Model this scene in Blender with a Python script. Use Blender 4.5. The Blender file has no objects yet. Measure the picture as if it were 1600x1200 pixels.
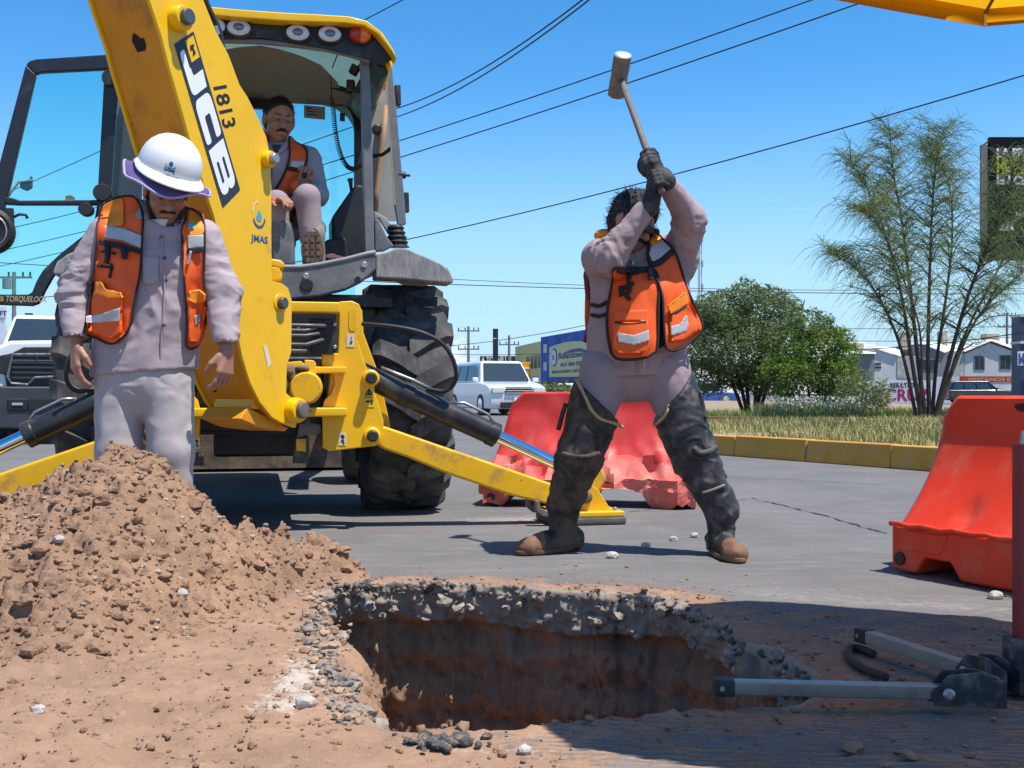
import bpy, bmesh, math, random
import numpy as np
from mathutils import Vector, Matrix, Quaternion

# ------------------------------------------------------------------ camera, sky, sun, exposure
SC = bpy.context.scene
COL = SC.collection
CAM_H = 0.72
FOC = 1800.0            # focal length in photograph pixels (photograph 1600 wide)
HOR = 615.0             # horizon row
cam_d = bpy.data.cameras.new('camera')
cam = bpy.data.objects.new('camera', cam_d)
COL.objects.link(cam)
cam.location = (0, 0, CAM_H)
cam.rotation_euler = (math.radians(90), 0, 0)
cam_d.sensor_width = 36.0
cam_d.lens = FOC / 1600.0 * 36.0
cam_d.shift_y = (HOR - 600.0) / 1600.0
cam_d.clip_start = 0.05
cam_d.clip_end = 4000
SC.camera = cam

SUN_TO = Vector((0.345, -0.22, 1.0)).normalized()
SUN_EL = math.asin(SUN_TO.z)
SUN_AZ = math.atan2(SUN_TO.x, SUN_TO.y)
world = bpy.data.worlds.new('World')
SC.world = world
world.use_nodes = True
wn = world.node_tree
wn.nodes.clear()
def WN(t, **k):
    n = wn.nodes.new(t)
    for a, b in k.items():
        setattr(n, a, b)
    return n
w_out = WN('ShaderNodeOutputWorld')
w_bg = WN('ShaderNodeBackground')
w_sky = WN('ShaderNodeTexSky', sky_type='NISHITA', sun_disc=False)
w_sky.sun_elevation = SUN_EL
w_sky.sun_rotation = SUN_AZ
w_sky.altitude = 1400
w_sky.air_density = 1.0
w_sky.dust_density = 0.15
w_sky.ozone_density = 2.2
w_bg.inputs['Strength'].default_value = 0.148
w_hs = WN('ShaderNodeHueSaturation')
w_hs.inputs['Saturation'].default_value = 1.36
w_hs.inputs['Value'].default_value = 1.07
w_hs.inputs['Hue'].default_value = 0.497
wn.links.new(w_sky.outputs[0], w_hs.inputs['Color'])
w_tc = WN('ShaderNodeTexCoord')
w_sep = WN('ShaderNodeSeparateXYZ')
wn.links.new(w_tc.outputs['Generated'], w_sep.inputs[0])
w_hz = WN('ShaderNodeMapRange', interpolation_type='SMOOTHSTEP')
w_hz.inputs['From Min'].default_value = 0.27
w_hz.inputs['From Max'].default_value = -0.02
w_hz.inputs['To Max'].default_value = 0.97
wn.links.new(w_sep.outputs['Z'], w_hz.inputs['Value'])
w_hm = WN('ShaderNodeMix', data_type='RGBA')
wn.links.new(w_hz.outputs[0], w_hm.inputs['Factor'])
wn.links.new(w_hs.outputs[0], w_hm.inputs['A'])
w_hm.inputs['B'].default_value = (2.45, 3.85, 4.85, 1)
# low fair-weather clouds along the horizon, all round
w_map = WN('ShaderNodeMapping')
w_map.inputs['Scale'].default_value = (1.0, 1.0, 2.0)
w_map.inputs['Location'].default_value = (0.51, 0.07, 0.0)
wn.links.new(w_tc.outputs['Generated'], w_map.inputs[0])
w_no = WN('ShaderNodeTexNoise')
w_no.inputs['Scale'].default_value = 11.0
w_no.inputs['Detail'].default_value = 8.0
w_no.inputs['Roughness'].default_value = 0.58
wn.links.new(w_map.outputs[0], w_no.inputs['Vector'])
w_th = WN('ShaderNodeMath', operation='MULTIPLY_ADD')      # threshold falls off with height
wn.links.new(w_sep.outputs['Z'], w_th.inputs[0])
w_th.inputs[1].default_value = -7.5
wn.links.new(w_no.outputs['Fac'], w_th.inputs[2])
w_rp = WN('ShaderNodeMapRange', interpolation_type='SMOOTHSTEP')
w_rp.inputs['From Min'].default_value = 0.245
w_rp.inputs['From Max'].default_value = 0.29
w_rp.inputs['To Max'].default_value = 0.85
wn.links.new(w_th.outputs[0], w_rp.inputs['Value'])
w_mx = WN('ShaderNodeMix', data_type='RGBA')
wn.links.new(w_rp.outputs[0], w_mx.inputs['Factor'])
wn.links.new(w_hm.outputs['Result'], w_mx.inputs['A'])
w_mx.inputs['B'].default_value = (5.0, 5.15, 5.35, 1)
wn.links.new(w_mx.outputs['Result'], w_bg.inputs['Color'])
wn.links.new(w_bg.outputs[0], w_out.inputs['Surface'])

sun_d = bpy.data.lights.new('sun', 'SUN')
sun_d.energy = 4.9
sun_d.angle = math.radians(0.53)
sun_d.color = (1.0, 0.955, 0.89)
sun = bpy.data.objects.new('sun', sun_d)
COL.objects.link(sun)
sun.rotation_euler = (-SUN_TO).to_track_quat('-Z', 'Y').to_euler()
sun.location = (10, -8, 20)

SC.render.engine = 'CYCLES'
SC.view_settings.view_transform = 'Standard'
SC.view_settings.look = 'None'
SC.view_settings.exposure = 0.40
SC.view_settings.gamma = 1.0
SC.view_settings.use_curve_mapping = False
SC.cycles.max_bounces = 6
SC.cycles.transparent_max_bounces = 16
SC.cycles.use_denoising = True
try:
    SC.cycles.denoiser = 'OPENIMAGEDENOISE'
except Exception:
    pass

# ------------------------------------------------------------------ helpers
def P(px, py, d):
    """point at distance d (metres along the view axis) seen at photograph pixel px, py"""
    return Vector(((px - 800.0) / FOC * d, d, CAM_H + (HOR - py) / FOC * d))
def G(px, py, z=0.0):
    d = (CAM_H - z) * FOC / (py - HOR)
    return Vector(((px - 800.0) / FOC * d, d, z))
V = Vector
def rad(a): return math.radians(a)

def wloc(o):
    v = V((0, 0, 0))
    while o is not None:
        v = v + o.location
        o = o.parent
    return v
def tag(o, label=None, cat=None, group=None, kind=None):
    if label: o['label'] = label
    if cat: o['category'] = cat
    if group: o['group'] = group
    if kind: o['kind'] = kind
    return o
def empty(name, loc, label=None, cat=None, group=None):
    o = bpy.data.objects.new(name, None)
    COL.objects.link(o)
    o.location = loc
    o.empty_display_size = 0.1
    return tag(o, label, cat, group)

class MB:
    """collects shapes in world coordinates; build() links them as one mesh object"""
    def __init__(s):
        s.v = []; s.f = []; s.m = []; s.cm = 0
    def add(s, vs, fs):
        o = len(s.v)
        s.v.extend([tuple(v) for v in vs])
        for f in fs:
            s.f.append(tuple(i + o for i in f)); s.m.append(s.cm)
        return s
    def box(s, c, size, R=None):
        c = V(c); hx, hy, hz = size[0] / 2, size[1] / 2, size[2] / 2
        vs = []
        for z in (-hz, hz):
            for y in (-hy, hy):
                for x in (-hx, hx):
                    p = V((x, y, z))
                    if R is not None: p = R @ p
                    vs.append(c + p)
        return s.add(vs, [(0, 2, 3, 1), (4, 5, 7, 6), (0, 1, 5, 4), (2, 6, 7, 3), (0, 4, 6, 2), (1, 3, 7, 5)])
    def box2(s, a, b):
        a = V(a); b = V(b)
        return s.box((a + b) / 2, (abs(b.x - a.x), abs(b.y - a.y), abs(b.z - a.z)))
    def prism(s, poly, off):
        """polygon (list of 3-D points) swept by the vector off"""
        n = len(poly); off = V(off)
        vs = [V(p) for p in poly] + [V(p) + off for p in poly]
        fs = [tuple(range(n)), tuple(range(2 * n - 1, n - 1, -1))]
        for i in range(n):
            j = (i + 1) % n
            fs.append((i, i + n, j + n, j))
        return s.add(vs, fs)
    def loft(s, rings, closed=True, cap=True):
        n = len(rings[0]); vs = []; fs = []
        for r in rings: vs.extend(r)
        for k in range(len(rings) - 1):
            for i in range(n if closed else n - 1):
                j = (i + 1) % n
                fs.append((k * n + i, k * n + j, (k + 1) * n + j, (k + 1) * n + i))
        if cap and closed:
            fs.append(tuple(range(n - 1, -1, -1)))
            fs.append(tuple(range((len(rings) - 1) * n, len(rings) * n)))
        return s.add(vs, fs)
    def tube(s, pts, r, n=8, cap=True):
        pts = [V(p) for p in pts]; N = len(pts)
        rs = r if isinstance(r, (list, tuple)) else [r] * N
        rings = []; up = None
        for i, p in enumerate(pts):
            t = (pts[min(i + 1, N - 1)] - pts[max(i - 1, 0)])
            if t.length < 1e-9: t = V((0, 0, 1))
            t.normalize()
            if up is None:
                up = V((0, 0, 1)) if abs(t.z) < 0.9 else V((1, 0, 0))
            a = t.cross(up)
            if a.length < 1e-6: a = t.cross(V((1, 0.3, 0.2)))
            a.normalize(); b = a.cross(t); up = b
            rings.append([p + a * (math.cos(2 * math.pi * k / n) * rs[i]) + b * (math.sin(2 * math.pi * k / n) * rs[i]) for k in range(n)])
        return s.loft(rings, True, cap)
    def cyl(s, a, b, r, n=16, r2=None):
        return s.tube([a, b], [r, r if r2 is None else r2], n)
    def lathe(s, prof, c, axis, n=24, cap=True):
        """prof: list of (radius, height along axis)"""
        axis = V(axis).normalized(); c = V(c)
        u = axis.cross(V((0, 0, 1)) if abs(axis.z) < 0.9 else V((1, 0, 0))).normalized()
        w = axis.cross(u)
        rings = [[c + axis * h + u * (math.cos(2 * math.pi * k / n) * r) + w * (math.sin(2 * math.pi * k / n) * r) for k in range(n)] for r, h in prof]
        return s.loft(rings, True, cap)
    def ball(s, c, r, nu=12, nv=8, R=None):
        c = V(c); rr = r if hasattr(r, '__len__') else (r, r, r)
        vs = []; fs = []
        for j in range(nv + 1):
            th = math.pi * j / nv
            for i in range(nu):
                ph = 2 * math.pi * i / nu
                p = V((rr[0] * math.sin(th) * math.cos(ph), rr[1] * math.sin(th) * math.sin(ph), rr[2] * math.cos(th)))
                if R is not None: p = R @ p
                vs.append(c + p)
        for j in range(nv):
            for i in range(nu):
                k = (i + 1) % nu
                fs.append((j * nu + i, (j + 1) * nu + i, (j + 1) * nu + k, j * nu + k))
        return s.add(vs, fs)
    def build(s, name, mats, parent=None, bevel=0, smooth=False, seg=2, sub=0, angle=35, kind=None, fixn=True):
        if not isinstance(mats, (list, tuple)): mats = [mats]
        pw = wloc(parent) if parent is not None else V((0, 0, 0))
        me = bpy.data.meshes.new(name)
        vs = [(v[0] - pw.x, v[1] - pw.y, v[2] - pw.z) for v in s.v]
        me.from_pydata(vs, [], s.f)
        for m in mats: me.materials.append(m)
        if len(mats) > 1:
            me.polygons.foreach_set('material_index', s.m)
        if fixn:
            bm = bmesh.new(); bm.from_mesh(me)
            bmesh.ops.remove_doubles(bm, verts=bm.verts, dist=1e-6)
            bmesh.ops.recalc_face_normals(bm, faces=bm.faces)
            bm.to_mesh(me); bm.free()
        if smooth:
            me.polygons.foreach_set('use_smooth', [True] * len(me.polygons))
        me.update()
        o = bpy.data.objects.new(name, me)
        COL.objects.link(o)
        if parent is not None: o.parent = parent
        if bevel:
            b = o.modifiers.new('bevel', 'BEVEL')
            b.width = bevel; b.segments = seg; b.limit_method = 'ANGLE'; b.angle_limit = rad(angle)
            b.harden_normals = False
            if not smooth:
                me.polygons.foreach_set('use_smooth', [True] * len(me.polygons))
                try: me.set_sharp_from_angle(angle=rad(angle))
                except Exception: pass
                w = o.modifiers.new('wn', 'WEIGHTED_NORMAL'); w.keep_sharp = False
        if sub:
            m = o.modifiers.new('sub', 'SUBSURF'); m.levels = sub; m.render_levels = sub
        if kind: o['kind'] = kind
        return o

def npmesh(name, verts, faces, mats, parent=None, smooth=True, mi=None, attrs=None):
    """fast mesh from numpy arrays (world coordinates)"""
    pw = wloc(parent) if parent is not None else V((0, 0, 0))
    verts = np.asarray(verts, dtype=np.float64) - np.array(pw)[None, :]
    faces = np.asarray(faces, dtype=np.int32)
    me = bpy.data.meshes.new(name)
    nf, k = faces.shape
    me.vertices.add(len(verts)); me.vertices.foreach_set('co', verts.astype(np.float32).ravel())
    me.loops.add(nf * k); me.loops.foreach_set('vertex_index', faces.ravel())
    me.polygons.add(nf)
    me.polygons.foreach_set('loop_start', np.arange(0, nf * k, k, dtype=np.int32))
    if not isinstance(mats, (list, tuple)): mats = [mats]
    for m in mats: me.materials.append(m)
    if mi is not None: me.polygons.foreach_set('material_index', np.asarray(mi, dtype=np.int32))
    me.polygons.foreach_set('use_smooth', np.full(nf, bool(smooth)))
    me.update(calc_edges=True)
    me.validate()
    if attrs:
        for an, av in attrs.items():
            at = me.attributes.new(an, 'FLOAT', 'POINT')
            at.data.foreach_set('value', np.asarray(av, dtype=np.float32))
    o = bpy.data.objects.new(name, me)
    COL.objects.link(o)
    if parent is not None: o.parent = parent
    return o

# numpy noise -------------------------------------------------------
def _hash(ix, iy, iz, seed):
    h = (ix.astype(np.int64) * 374761393 + iy.astype(np.int64) * 668265263 + iz.astype(np.int64) * 2147483647 + seed * 1274126177) & 0xffffffff
    h = ((h ^ (h >> 13)) * 1274126177) & 0xffffffff
    h = ((h ^ (h >> 16)) * 2246822519) & 0xffffffff
    return ((h ^ (h >> 15)) & 0xffff).astype(np.float64) / 32767.5 - 1.0
def vn(x, y, z=0.0, seed=0):
    x, y, z = np.broadcast_arrays(np.asarray(x, float), np.asarray(y, float), np.asarray(z, float))
    ix, iy, iz = np.floor(x), np.floor(y), np.floor(z)
    fx, fy, fz = x - ix, y - iy, z - iz
    ux, uy, uz = fx * fx * (3 - 2 * fx), fy * fy * (3 - 2 * fy), fz * fz * (3 - 2 * fz)
    r = 0
    for a in (0, 1):
        for b in (0, 1):
            for c in (0, 1):
                w = (ux if a else 1 - ux) * (uy if b else 1 - uy) * (uz if c else 1 - uz)
                r = r + w * _hash(ix + a, iy + b, iz + c, seed)
    return r
def fbm(x, y, z=0.0, oct=4, seed=0, gain=0.5, lac=2.1):
    r = 0; a = 1.0; f = 1.0; t = 0
    for o in range(oct):
        r = r + a * vn(np.asarray(x) * f, np.asarray(y) * f, np.asarray(z) * f, seed + o * 17)
        t += a; a *= gain; f *= lac
    return r / t
def worley(x, y, seed=0):
    ix, iy = np.floor(x), np.floor(y); best = np.full(np.shape(x), 9.0)
    for a in (-1, 0, 1):
        for b in (-1, 0, 1):
            cx, cy = ix + a, iy + b; z0 = np.zeros_like(cx)
            px = cx + 0.5 + 0.46 * _hash(cx, cy, z0, seed); py = cy + 0.5 + 0.46 * _hash(cx, cy, z0, seed + 7)
            best = np.minimum(best, (x - px) ** 2 + (y - py) ** 2)
    return np.sqrt(best)
def sstep(a, b, x):
    t = np.clip((np.asarray(x, float) - a) / (b - a), 0, 1)
    return t * t * (3 - 2 * t)

# surface nets ------------------------------------------------------
def sdf_mesh(fn, lo, hi, h):
    lo = np.array(lo, float); hi = np.array(hi, float)
    n = np.maximum(np.ceil((hi - lo) / h).astype(int) + 1, 3)
    xs = [lo[i] + h * np.arange(n[i]) for i in range(3)]
    X, Y, Z = np.meshgrid(*xs, indexing='ij')
    D = fn(X, Y, Z).astype(np.float64)
    D = np.where(np.abs(D) < 1e-9, 1e-9, D)
    s = D < 0
    c = np.zeros(tuple(n - 1), dtype=np.int8)
    for a in (0, 1):
        for b in (0, 1):
            for d in (0, 1):
                c += s[a:n[0] - 1 + a, b:n[1] - 1 + b, d:n[2] - 1 + d]
    act = (c > 0) & (c < 8)
    idx = -np.ones(tuple(n - 1), dtype=np.int64)
    cells = np.argwhere(act)
    idx[act] = np.arange(len(cells))
    acc = np.zeros((len(cells), 3)); cnt = np.zeros(len(cells))
    corners = [(a, b, d) for a in (0, 1) for b in (0, 1) for d in (0, 1)]
    for p in corners:
        for ax in range(3):
            if p[ax] == 0:
                q = list(p); q[ax] = 1
                va = D[cells[:, 0] + p[0], cells[:, 1] + p[1], cells[:, 2] + p[2]]
                vb = D[cells[:, 0] + q[0], cells[:, 1] + q[1], cells[:, 2] + q[2]]
                m = (va < 0) != (vb < 0)
                t = np.where(m, va / np.where(m, va - vb, 1), 0)
                pos = np.tile(np.array(p, float), (len(cells), 1)); pos[:, ax] += t
                acc[m] += pos[m]; cnt[m] += 1
    verts = lo + h * (cells + acc / cnt[:, None])
    faces = []
    for ax in range(3):
        u, w = [(1, 2), (2, 0), (0, 1)][ax]
        sl0 = [slice(None)] * 3; sl1 = [slice(None)] * 3
        sl0[ax] = slice(0, n[ax] - 1); sl1[ax] = slice(1, n[ax])
        ch = s[tuple(sl0)] != s[tuple(sl1)]
        e = np.argwhere(ch)
        ok = (e[:, u] > 0) & (e[:, w] > 0) & (e[:, u] < n[u] - 1) & (e[:, w] < n[w] - 1)
        e = e[ok]
        def cid(du, dw):
            q = e.copy(); q[:, u] -= du; q[:, w] -= dw
            return idx[q[:, 0], q[:, 1], q[:, 2]]
        f = np.stack([cid(1, 1), cid(0, 1), cid(0, 0), cid(1, 0)], 1)
        ins = s[e[:, 0], e[:, 1], e[:, 2]]
        f[~ins] = f[~ins][:, ::-1]
        faces.append(f)
    return verts, np.concatenate(faces)
def smin(a, b, k):
    h = np.clip(0.5 + 0.5 * (b - a) / k, 0, 1)
    return b + (a - b) * h - k * h * (1 - h)
def smax(a, b, k): return -smin(-a, -b, k)
def sd_cone(X, Y, Z, a, b, ra, rb):
    a = np.array(a, float); b = np.array(b, float); d = b - a
    L = max(float(d @ d), 1e-12)
    t = np.clip(((X - a[0]) * d[0] + (Y - a[1]) * d[1] + (Z - a[2]) * d[2]) / L, 0, 1)
    return np.sqrt((X - a[0] - t * d[0]) ** 2 + (Y - a[1] - t * d[1]) ** 2 + (Z - a[2] - t * d[2]) ** 2) - (ra + (rb - ra) * t)
def sd_ell(X, Y, Z, c, r, R=None):
    x, y, z = X - c[0], Y - c[1], Z - c[2]
    if R is not None:
        R = np.array(R); x, y, z = (R[0, 0] * x + R[1, 0] * y + R[2, 0] * z, R[0, 1] * x + R[1, 1] * y + R[2, 1] * z, R[0, 2] * x + R[1, 2] * y + R[2, 2] * z)
    k0 = np.sqrt((x / r[0]) ** 2 + (y / r[1]) ** 2 + (z / r[2]) ** 2)
    k1 = np.sqrt((x / r[0] ** 2) ** 2 + (y / r[1] ** 2) ** 2 + (z / r[2] ** 2) ** 2)
    return k0 * (k0 - 1) / np.maximum(k1, 1e-9)

# ------------------------------------------------------------------ materials
MATS = {}
def mat(name, col, rough=0.6, metal=0.0, var=0.12, vscale=6.0, bump=0.0, bscale=60.0, bdist=0.01, spec=0.5, coat=0.0,
        dirt=None, dirt_amt=0.0, dirt_scale=8.0, dirt_edge=0.08, trans=0.0, ior=1.45, alpha=1.0, fleck=None, fleck_amt=0.0, fleck_scale=40.0, stretch=None, sss=0.0, rvar=0.1):
    if name in MATS: return MATS[name]
    m = bpy.data.materials.new(name); m.use_nodes = True
    nt = m.node_tree; N = nt.nodes; L = nt.links
    b = N['Principled BSDF']
    tc = N.new('ShaderNodeTexCoord')
    vec = tc.outputs['Object']
    if stretch:
        mp = N.new('ShaderNodeMapping'); mp.inputs['Scale'].default_value = stretch
        L.new(vec, mp.inputs[0]); vec = mp.outputs[0]
    def noise(scale, detail=6.0, rough_=0.6):
        n = N.new('ShaderNodeTexNoise'); n.inputs['Scale'].default_value = scale
        n.inputs['Detail'].default_value = detail; n.inputs['Roughness'].default_value = rough_
        L.new(vec, n.inputs['Vector']); return n.outputs['Fac']
    col4 = (col[0], col[1], col[2], 1)
    n1 = noise(vscale)
    mr = N.new('ShaderNodeMapRange'); mr.inputs['From Min'].default_value = 0.25; mr.inputs['From Max'].default_value = 0.75
    mr.inputs['To Min'].default_value = 1 - var; mr.inputs['To Max'].default_value = 1 + var
    L.new(n1, mr.inputs['Value'])
    vm = N.new('ShaderNodeVectorMath'); vm.operation = 'SCALE'
    vm.inputs[0].default_value = col[:3]; L.new(mr.outputs[0], vm.inputs['Scale'])
    cur = vm.outputs[0]
    def over(c, color, amt, scale, edge, seed):
        nn = noise(scale, 8.0, 0.65)
        r = N.new('ShaderNodeMapRange'); r.interpolation_type = 'SMOOTHSTEP'
        th = 0.5 + (0.5 - amt) * 0.62
        r.inputs['From Min'].default_value = th - edge; r.inputs['From Max'].default_value = th + edge
        L.new(nn, r.inputs['Value'])
        mx = N.new('ShaderNodeMix'); mx.data_type = 'RGBA'
        L.new(r.outputs[0], mx.inputs['Factor']); L.new(c, mx.inputs['A'])
        mx.inputs['B'].default_value = (color[0], color[1], color[2], 1)
        return mx.outputs['Result'], r.outputs[0]
    dm = None
    if dirt is not None: cur, dm = over(cur, dirt, dirt_amt, dirt_scale, dirt_edge, 1)
    if fleck is not None: cur, _ = over(cur, fleck, fleck_amt, fleck_scale, 0.02, 2)
    L.new(cur, b.inputs['Base Color'])
    rr = N.new('ShaderNodeMapRange'); rr.inputs['From Min'].default_value = 0.3; rr.inputs['From Max'].default_value = 0.7
    rr.inputs['To Min'].default_value = max(0.0, rough - rvar); rr.inputs['To Max'].default_value = min(1.0, rough + rvar)
    L.new(noise(vscale * 3), rr.inputs['Value'])
    if dm is not None:
        ad = N.new('ShaderNodeMath'); ad.operation = 'MULTIPLY_ADD'; ad.use_clamp = True
        L.new(dm, ad.inputs[0]); ad.inputs[1].default_value = 0.35; L.new(rr.outputs[0], ad.inputs[2])
        L.new(ad.outputs[0], b.inputs['Roughness'])
    else:
        L.new(rr.outputs[0], b.inputs['Roughness'])
    b.inputs['Metallic'].default_value = metal
    b.inputs['Specular IOR Level'].default_value = spec
    b.inputs['Coat Weight'].default_value = coat
    b.inputs['Transmission Weight'].default_value = trans
    b.inputs['IOR'].default_value = ior
    b.inputs['Alpha'].default_value = alpha
    if sss:
        b.inputs['Subsurface Weight'].default_value = sss
        b.inputs['Subsurface Radius'].default_value = (0.012, 0.005, 0.003)
        b.inputs['Subsurface Scale'].default_value = 1.0
    if bump:
        bp = N.new('ShaderNodeBump'); bp.inputs['Strength'].default_value = bump; bp.inputs['Distance'].default_value = bdist
        L.new(noise(bscale, 8.0, 0.62), bp.inputs['Height'])
        L.new(bp.outputs[0], b.inputs['Normal'])
    MATS[name] = m
    return m

def glass_mat(name, tint, opac=0.25, rough=0.02):
    """tinted pane: mostly see-through, some gloss"""
    if name in MATS: return MATS[name]
    m = bpy.data.materials.new(name); m.use_nodes = True
    nt = m.node_tree; N = nt.nodes; L = nt.links
    N.clear()
    out = N.new('ShaderNodeOutputMaterial')
    tr = N.new('ShaderNodeBsdfTransparent'); tr.inputs[0].default_value = (tint[0], tint[1], tint[2], 1)
    gl = N.new('ShaderNodeBsdfGlossy'); gl.inputs['Roughness'].default_value = rough
    fr = N.new('ShaderNodeFresnel'); fr.inputs['IOR'].default_value = 1.45
    ma = N.new('ShaderNodeMath'); ma.operation = 'MULTIPLY_ADD'; ma.use_clamp = True
    L.new(fr.outputs[0], ma.inputs[0]); ma.inputs[1].default_value = 0.9; ma.inputs[2].default_value = opac * 0.1
    mx = N.new('ShaderNodeMixShader')
    L.new(ma.outputs[0], mx.inputs[0]); L.new(tr.outputs[0], mx.inputs[1]); L.new(gl.outputs[0], mx.inputs[2])
    L.new(mx.outputs[0], out.inputs['Surface'])
    MATS[name] = m
    return m

def text_mesh(s, size, mat_, name, parent, origin, xdir, ydir, depth=0.002, align='LEFT', stretch=1.0, bold=0.0, shear=0.0):
    """flat lettering standing on a surface: xdir = reading direction, ydir = up of letters"""
    cu = bpy.data.curves.new(name, 'FONT')
    cu.body = s; cu.size = size; cu.align_x = align; cu.extrude = depth; cu.offset = bold; cu.shear = shear
    cu.resolution_u = 3
    t = bpy.data.objects.new(name, cu)
    me = bpy.data.meshes.new_from_object(t)
    bpy.data.objects.remove(t); bpy.data.curves.remove(cu)
    x = V(xdir).normalized(); y = V(ydir).normalized(); z = x.cross(y).normalized(); y = z.cross(x)
    pw = wloc(parent) if parent is not None else V((0, 0, 0))
    M = Matrix(((x.x, y.x, z.x), (x.y, y.y, z.y), (x.z, y.z, z.z)))
    o0 = V(origin)
    for v in me.vertices:
        c = V((v.co.x * stretch, v.co.y, v.co.z))
        v.co = M @ c + o0 - pw
    me.materials.clear(); me.materials.append(mat_)
    me.name = name
    o = bpy.data.objects.new(name, me); COL.objects.link(o)
    if parent is not None: o.parent = parent
    return o
# ------------------------------------------------------------------ ground, pit, soil heap
UPZ = V((0, 0, 1))
rng = np.random.default_rng(7)
random.seed(11)

def ground_mat(name, base=(0.168, 0.159, 0.152), soil=(0.335, 0.205, 0.132), bdist=0.008):
    m = bpy.data.materials.new(name); m.use_nodes = True
    nt = m.node_tree; N = nt.nodes; L = nt.links
    b = N['Principled BSDF']
    tc = N.new('ShaderNodeTexCoord'); vec = tc.outputs['Object']
    def noise(scale, detail=8.0, r=0.6, st=None):
        n = N.new('ShaderNodeTexNoise'); n.inputs['Scale'].default_value = scale
        n.inputs['Detail'].default_value = detail; n.inputs['Roughness'].default_value = r
        if st:
            mp = N.new('ShaderNodeMapping'); mp.inputs['Scale'].default_value = st
            L.new(vec, mp.inputs[0]); L.new(mp.outputs[0], n.inputs['Vector'])
        else: L.new(vec, n.inputs['Vector'])
        return n.outputs['Fac']
    def mrange(v, a, c, t0=0.0, t1=1.0, smooth=True):
        r = N.new('ShaderNodeMapRange')
        if smooth: r.interpolation_type = 'SMOOTHSTEP'
        r.inputs['From Min'].default_value = a; r.inputs['From Max'].default_value = c
        r.inputs['To Min'].default_value = t0; r.inputs['To Max'].default_value = t1
        L.new(v, r.inputs['Value']); return r.outputs[0]
    def mix(f, a, c):
        x = N.new('ShaderNodeMix'); x.data_type = 'RGBA'
        L.new(f, x.inputs['Factor'])
        for s_, k in ((a, 'A'), (c, 'B')):
            if isinstance(s_, tuple): x.inputs[k].default_value = (*s_, 1)
            else: L.new(s_, x.inputs[k])
        return x.outputs['Result']
    def math_(op, a, c, d=None):
        x = N.new('ShaderNodeMath'); x.operation = op
        for i, s_ in enumerate((a, c, d)):
            if s_ is None: continue
            if isinstance(s_, (int, float)): x.inputs[i].default_value = s_
            else: L.new(s_, x.inputs[i])
        return x.outputs[0]
    def attr(n):
        a = N.new('ShaderNodeAttribute'); a.attribute_name = n; return a.outputs['Fac']
    # asphalt: aggregate speckle, stains, faded traffic streaks
    asp = mix(mrange(noise(420, 2.0), 0.35, 0.7), tuple(c * 0.80 for c in base), tuple(c * 1.22 for c in base))
    asp = mix(mrange(noise(0.9, 8.0, 0.65), 0.36, 0.66, 0, 0.8), asp, tuple(c * 0.76 for c in base))
    asp = mix(mrange(noise(130, 3.0), 0.60, 0.72, 0, 0.55), asp, (0.30, 0.285, 0.27))
    asp = mix(mrange(noise(3.5, 9.0, 0.75), 0.58, 0.72, 0, 0.45), asp, (0.255, 0.232, 0.21))
    asp = mix(math_('MULTIPLY', mrange(noise(9.0, 8.0, 0.7, (0.25, 1.0, 1.0)), 0.48, 0.72), 0.75), asp, (0.225, 0.208, 0.195))
    dust = attr('dust')
    asp = mix(mrange(math_('ADD', dust, math_('MULTIPLY_ADD', noise(26, 8, 0.7), 0.9, -0.45)), 0.35, 0.95, 0.0, 0.85), asp, (0.40, 0.36, 0.32))
    # soil in two tones with pale grit
    so = mix(mrange(noise(3.2, 8), 0.33, 0.68), tuple(c * 0.86 for c in soil), tuple(c * 1.12 for c in soil))
    so = mix(mrange(noise(38, 6, 0.7), 0.52, 0.72, 0, 0.65), so, (0.42, 0.285, 0.19))
    so = mix(mrange(noise(110, 3), 0.66, 0.74, 0, 0.7), so, (0.46, 0.37, 0.285))
    so = mix(mrange(noise(55, 5), 0.30, 0.40, 0.6, 0.0), so, (0.17, 0.098, 0.06))
    da = attr('dirt')
    f = math_('ADD', da, math_('MULTIPLY_ADD', noise(7, 10, 0.72), 1.5, -0.75))
    f = math_('ADD', f, math_('MULTIPLY_ADD', noise(60, 6, 0.7), 0.6, -0.30))
    fac = mrange(f, 0.34, 0.68)
    col = mix(fac, asp, so)
    ch = attr('chalk')
    col = mix(mrange(math_('ADD', ch, math_('MULTIPLY_ADD', noise(30, 8, 0.7), 1.2, -0.6)), 0.42, 0.72, 0, 0.85), col, (0.52, 0.47, 0.40))
    L.new(col, b.inputs['Base Color'])
    b.inputs['Roughness'].default_value = 0.92
    b.inputs['Specular IOR Level'].default_value = 0.25
    bp = N.new('ShaderNodeBump'); bp.inputs['Strength'].default_value = 0.55; bp.inputs['Distance'].default_value = bdist
    hh = math_('ADD', math_('MULTIPLY', noise(300, 3), 0.35), math_('MULTIPLY', math_('MULTIPLY', noise(70, 8, 0.7), fac), 1.6))
    L.new(hh, bp.inputs['Height']); L.new(bp.outputs[0], b.inputs['Normal'])
    MATS[name] = m
    return m
M_ground = ground_mat('asphalt_and_soil')

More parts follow.
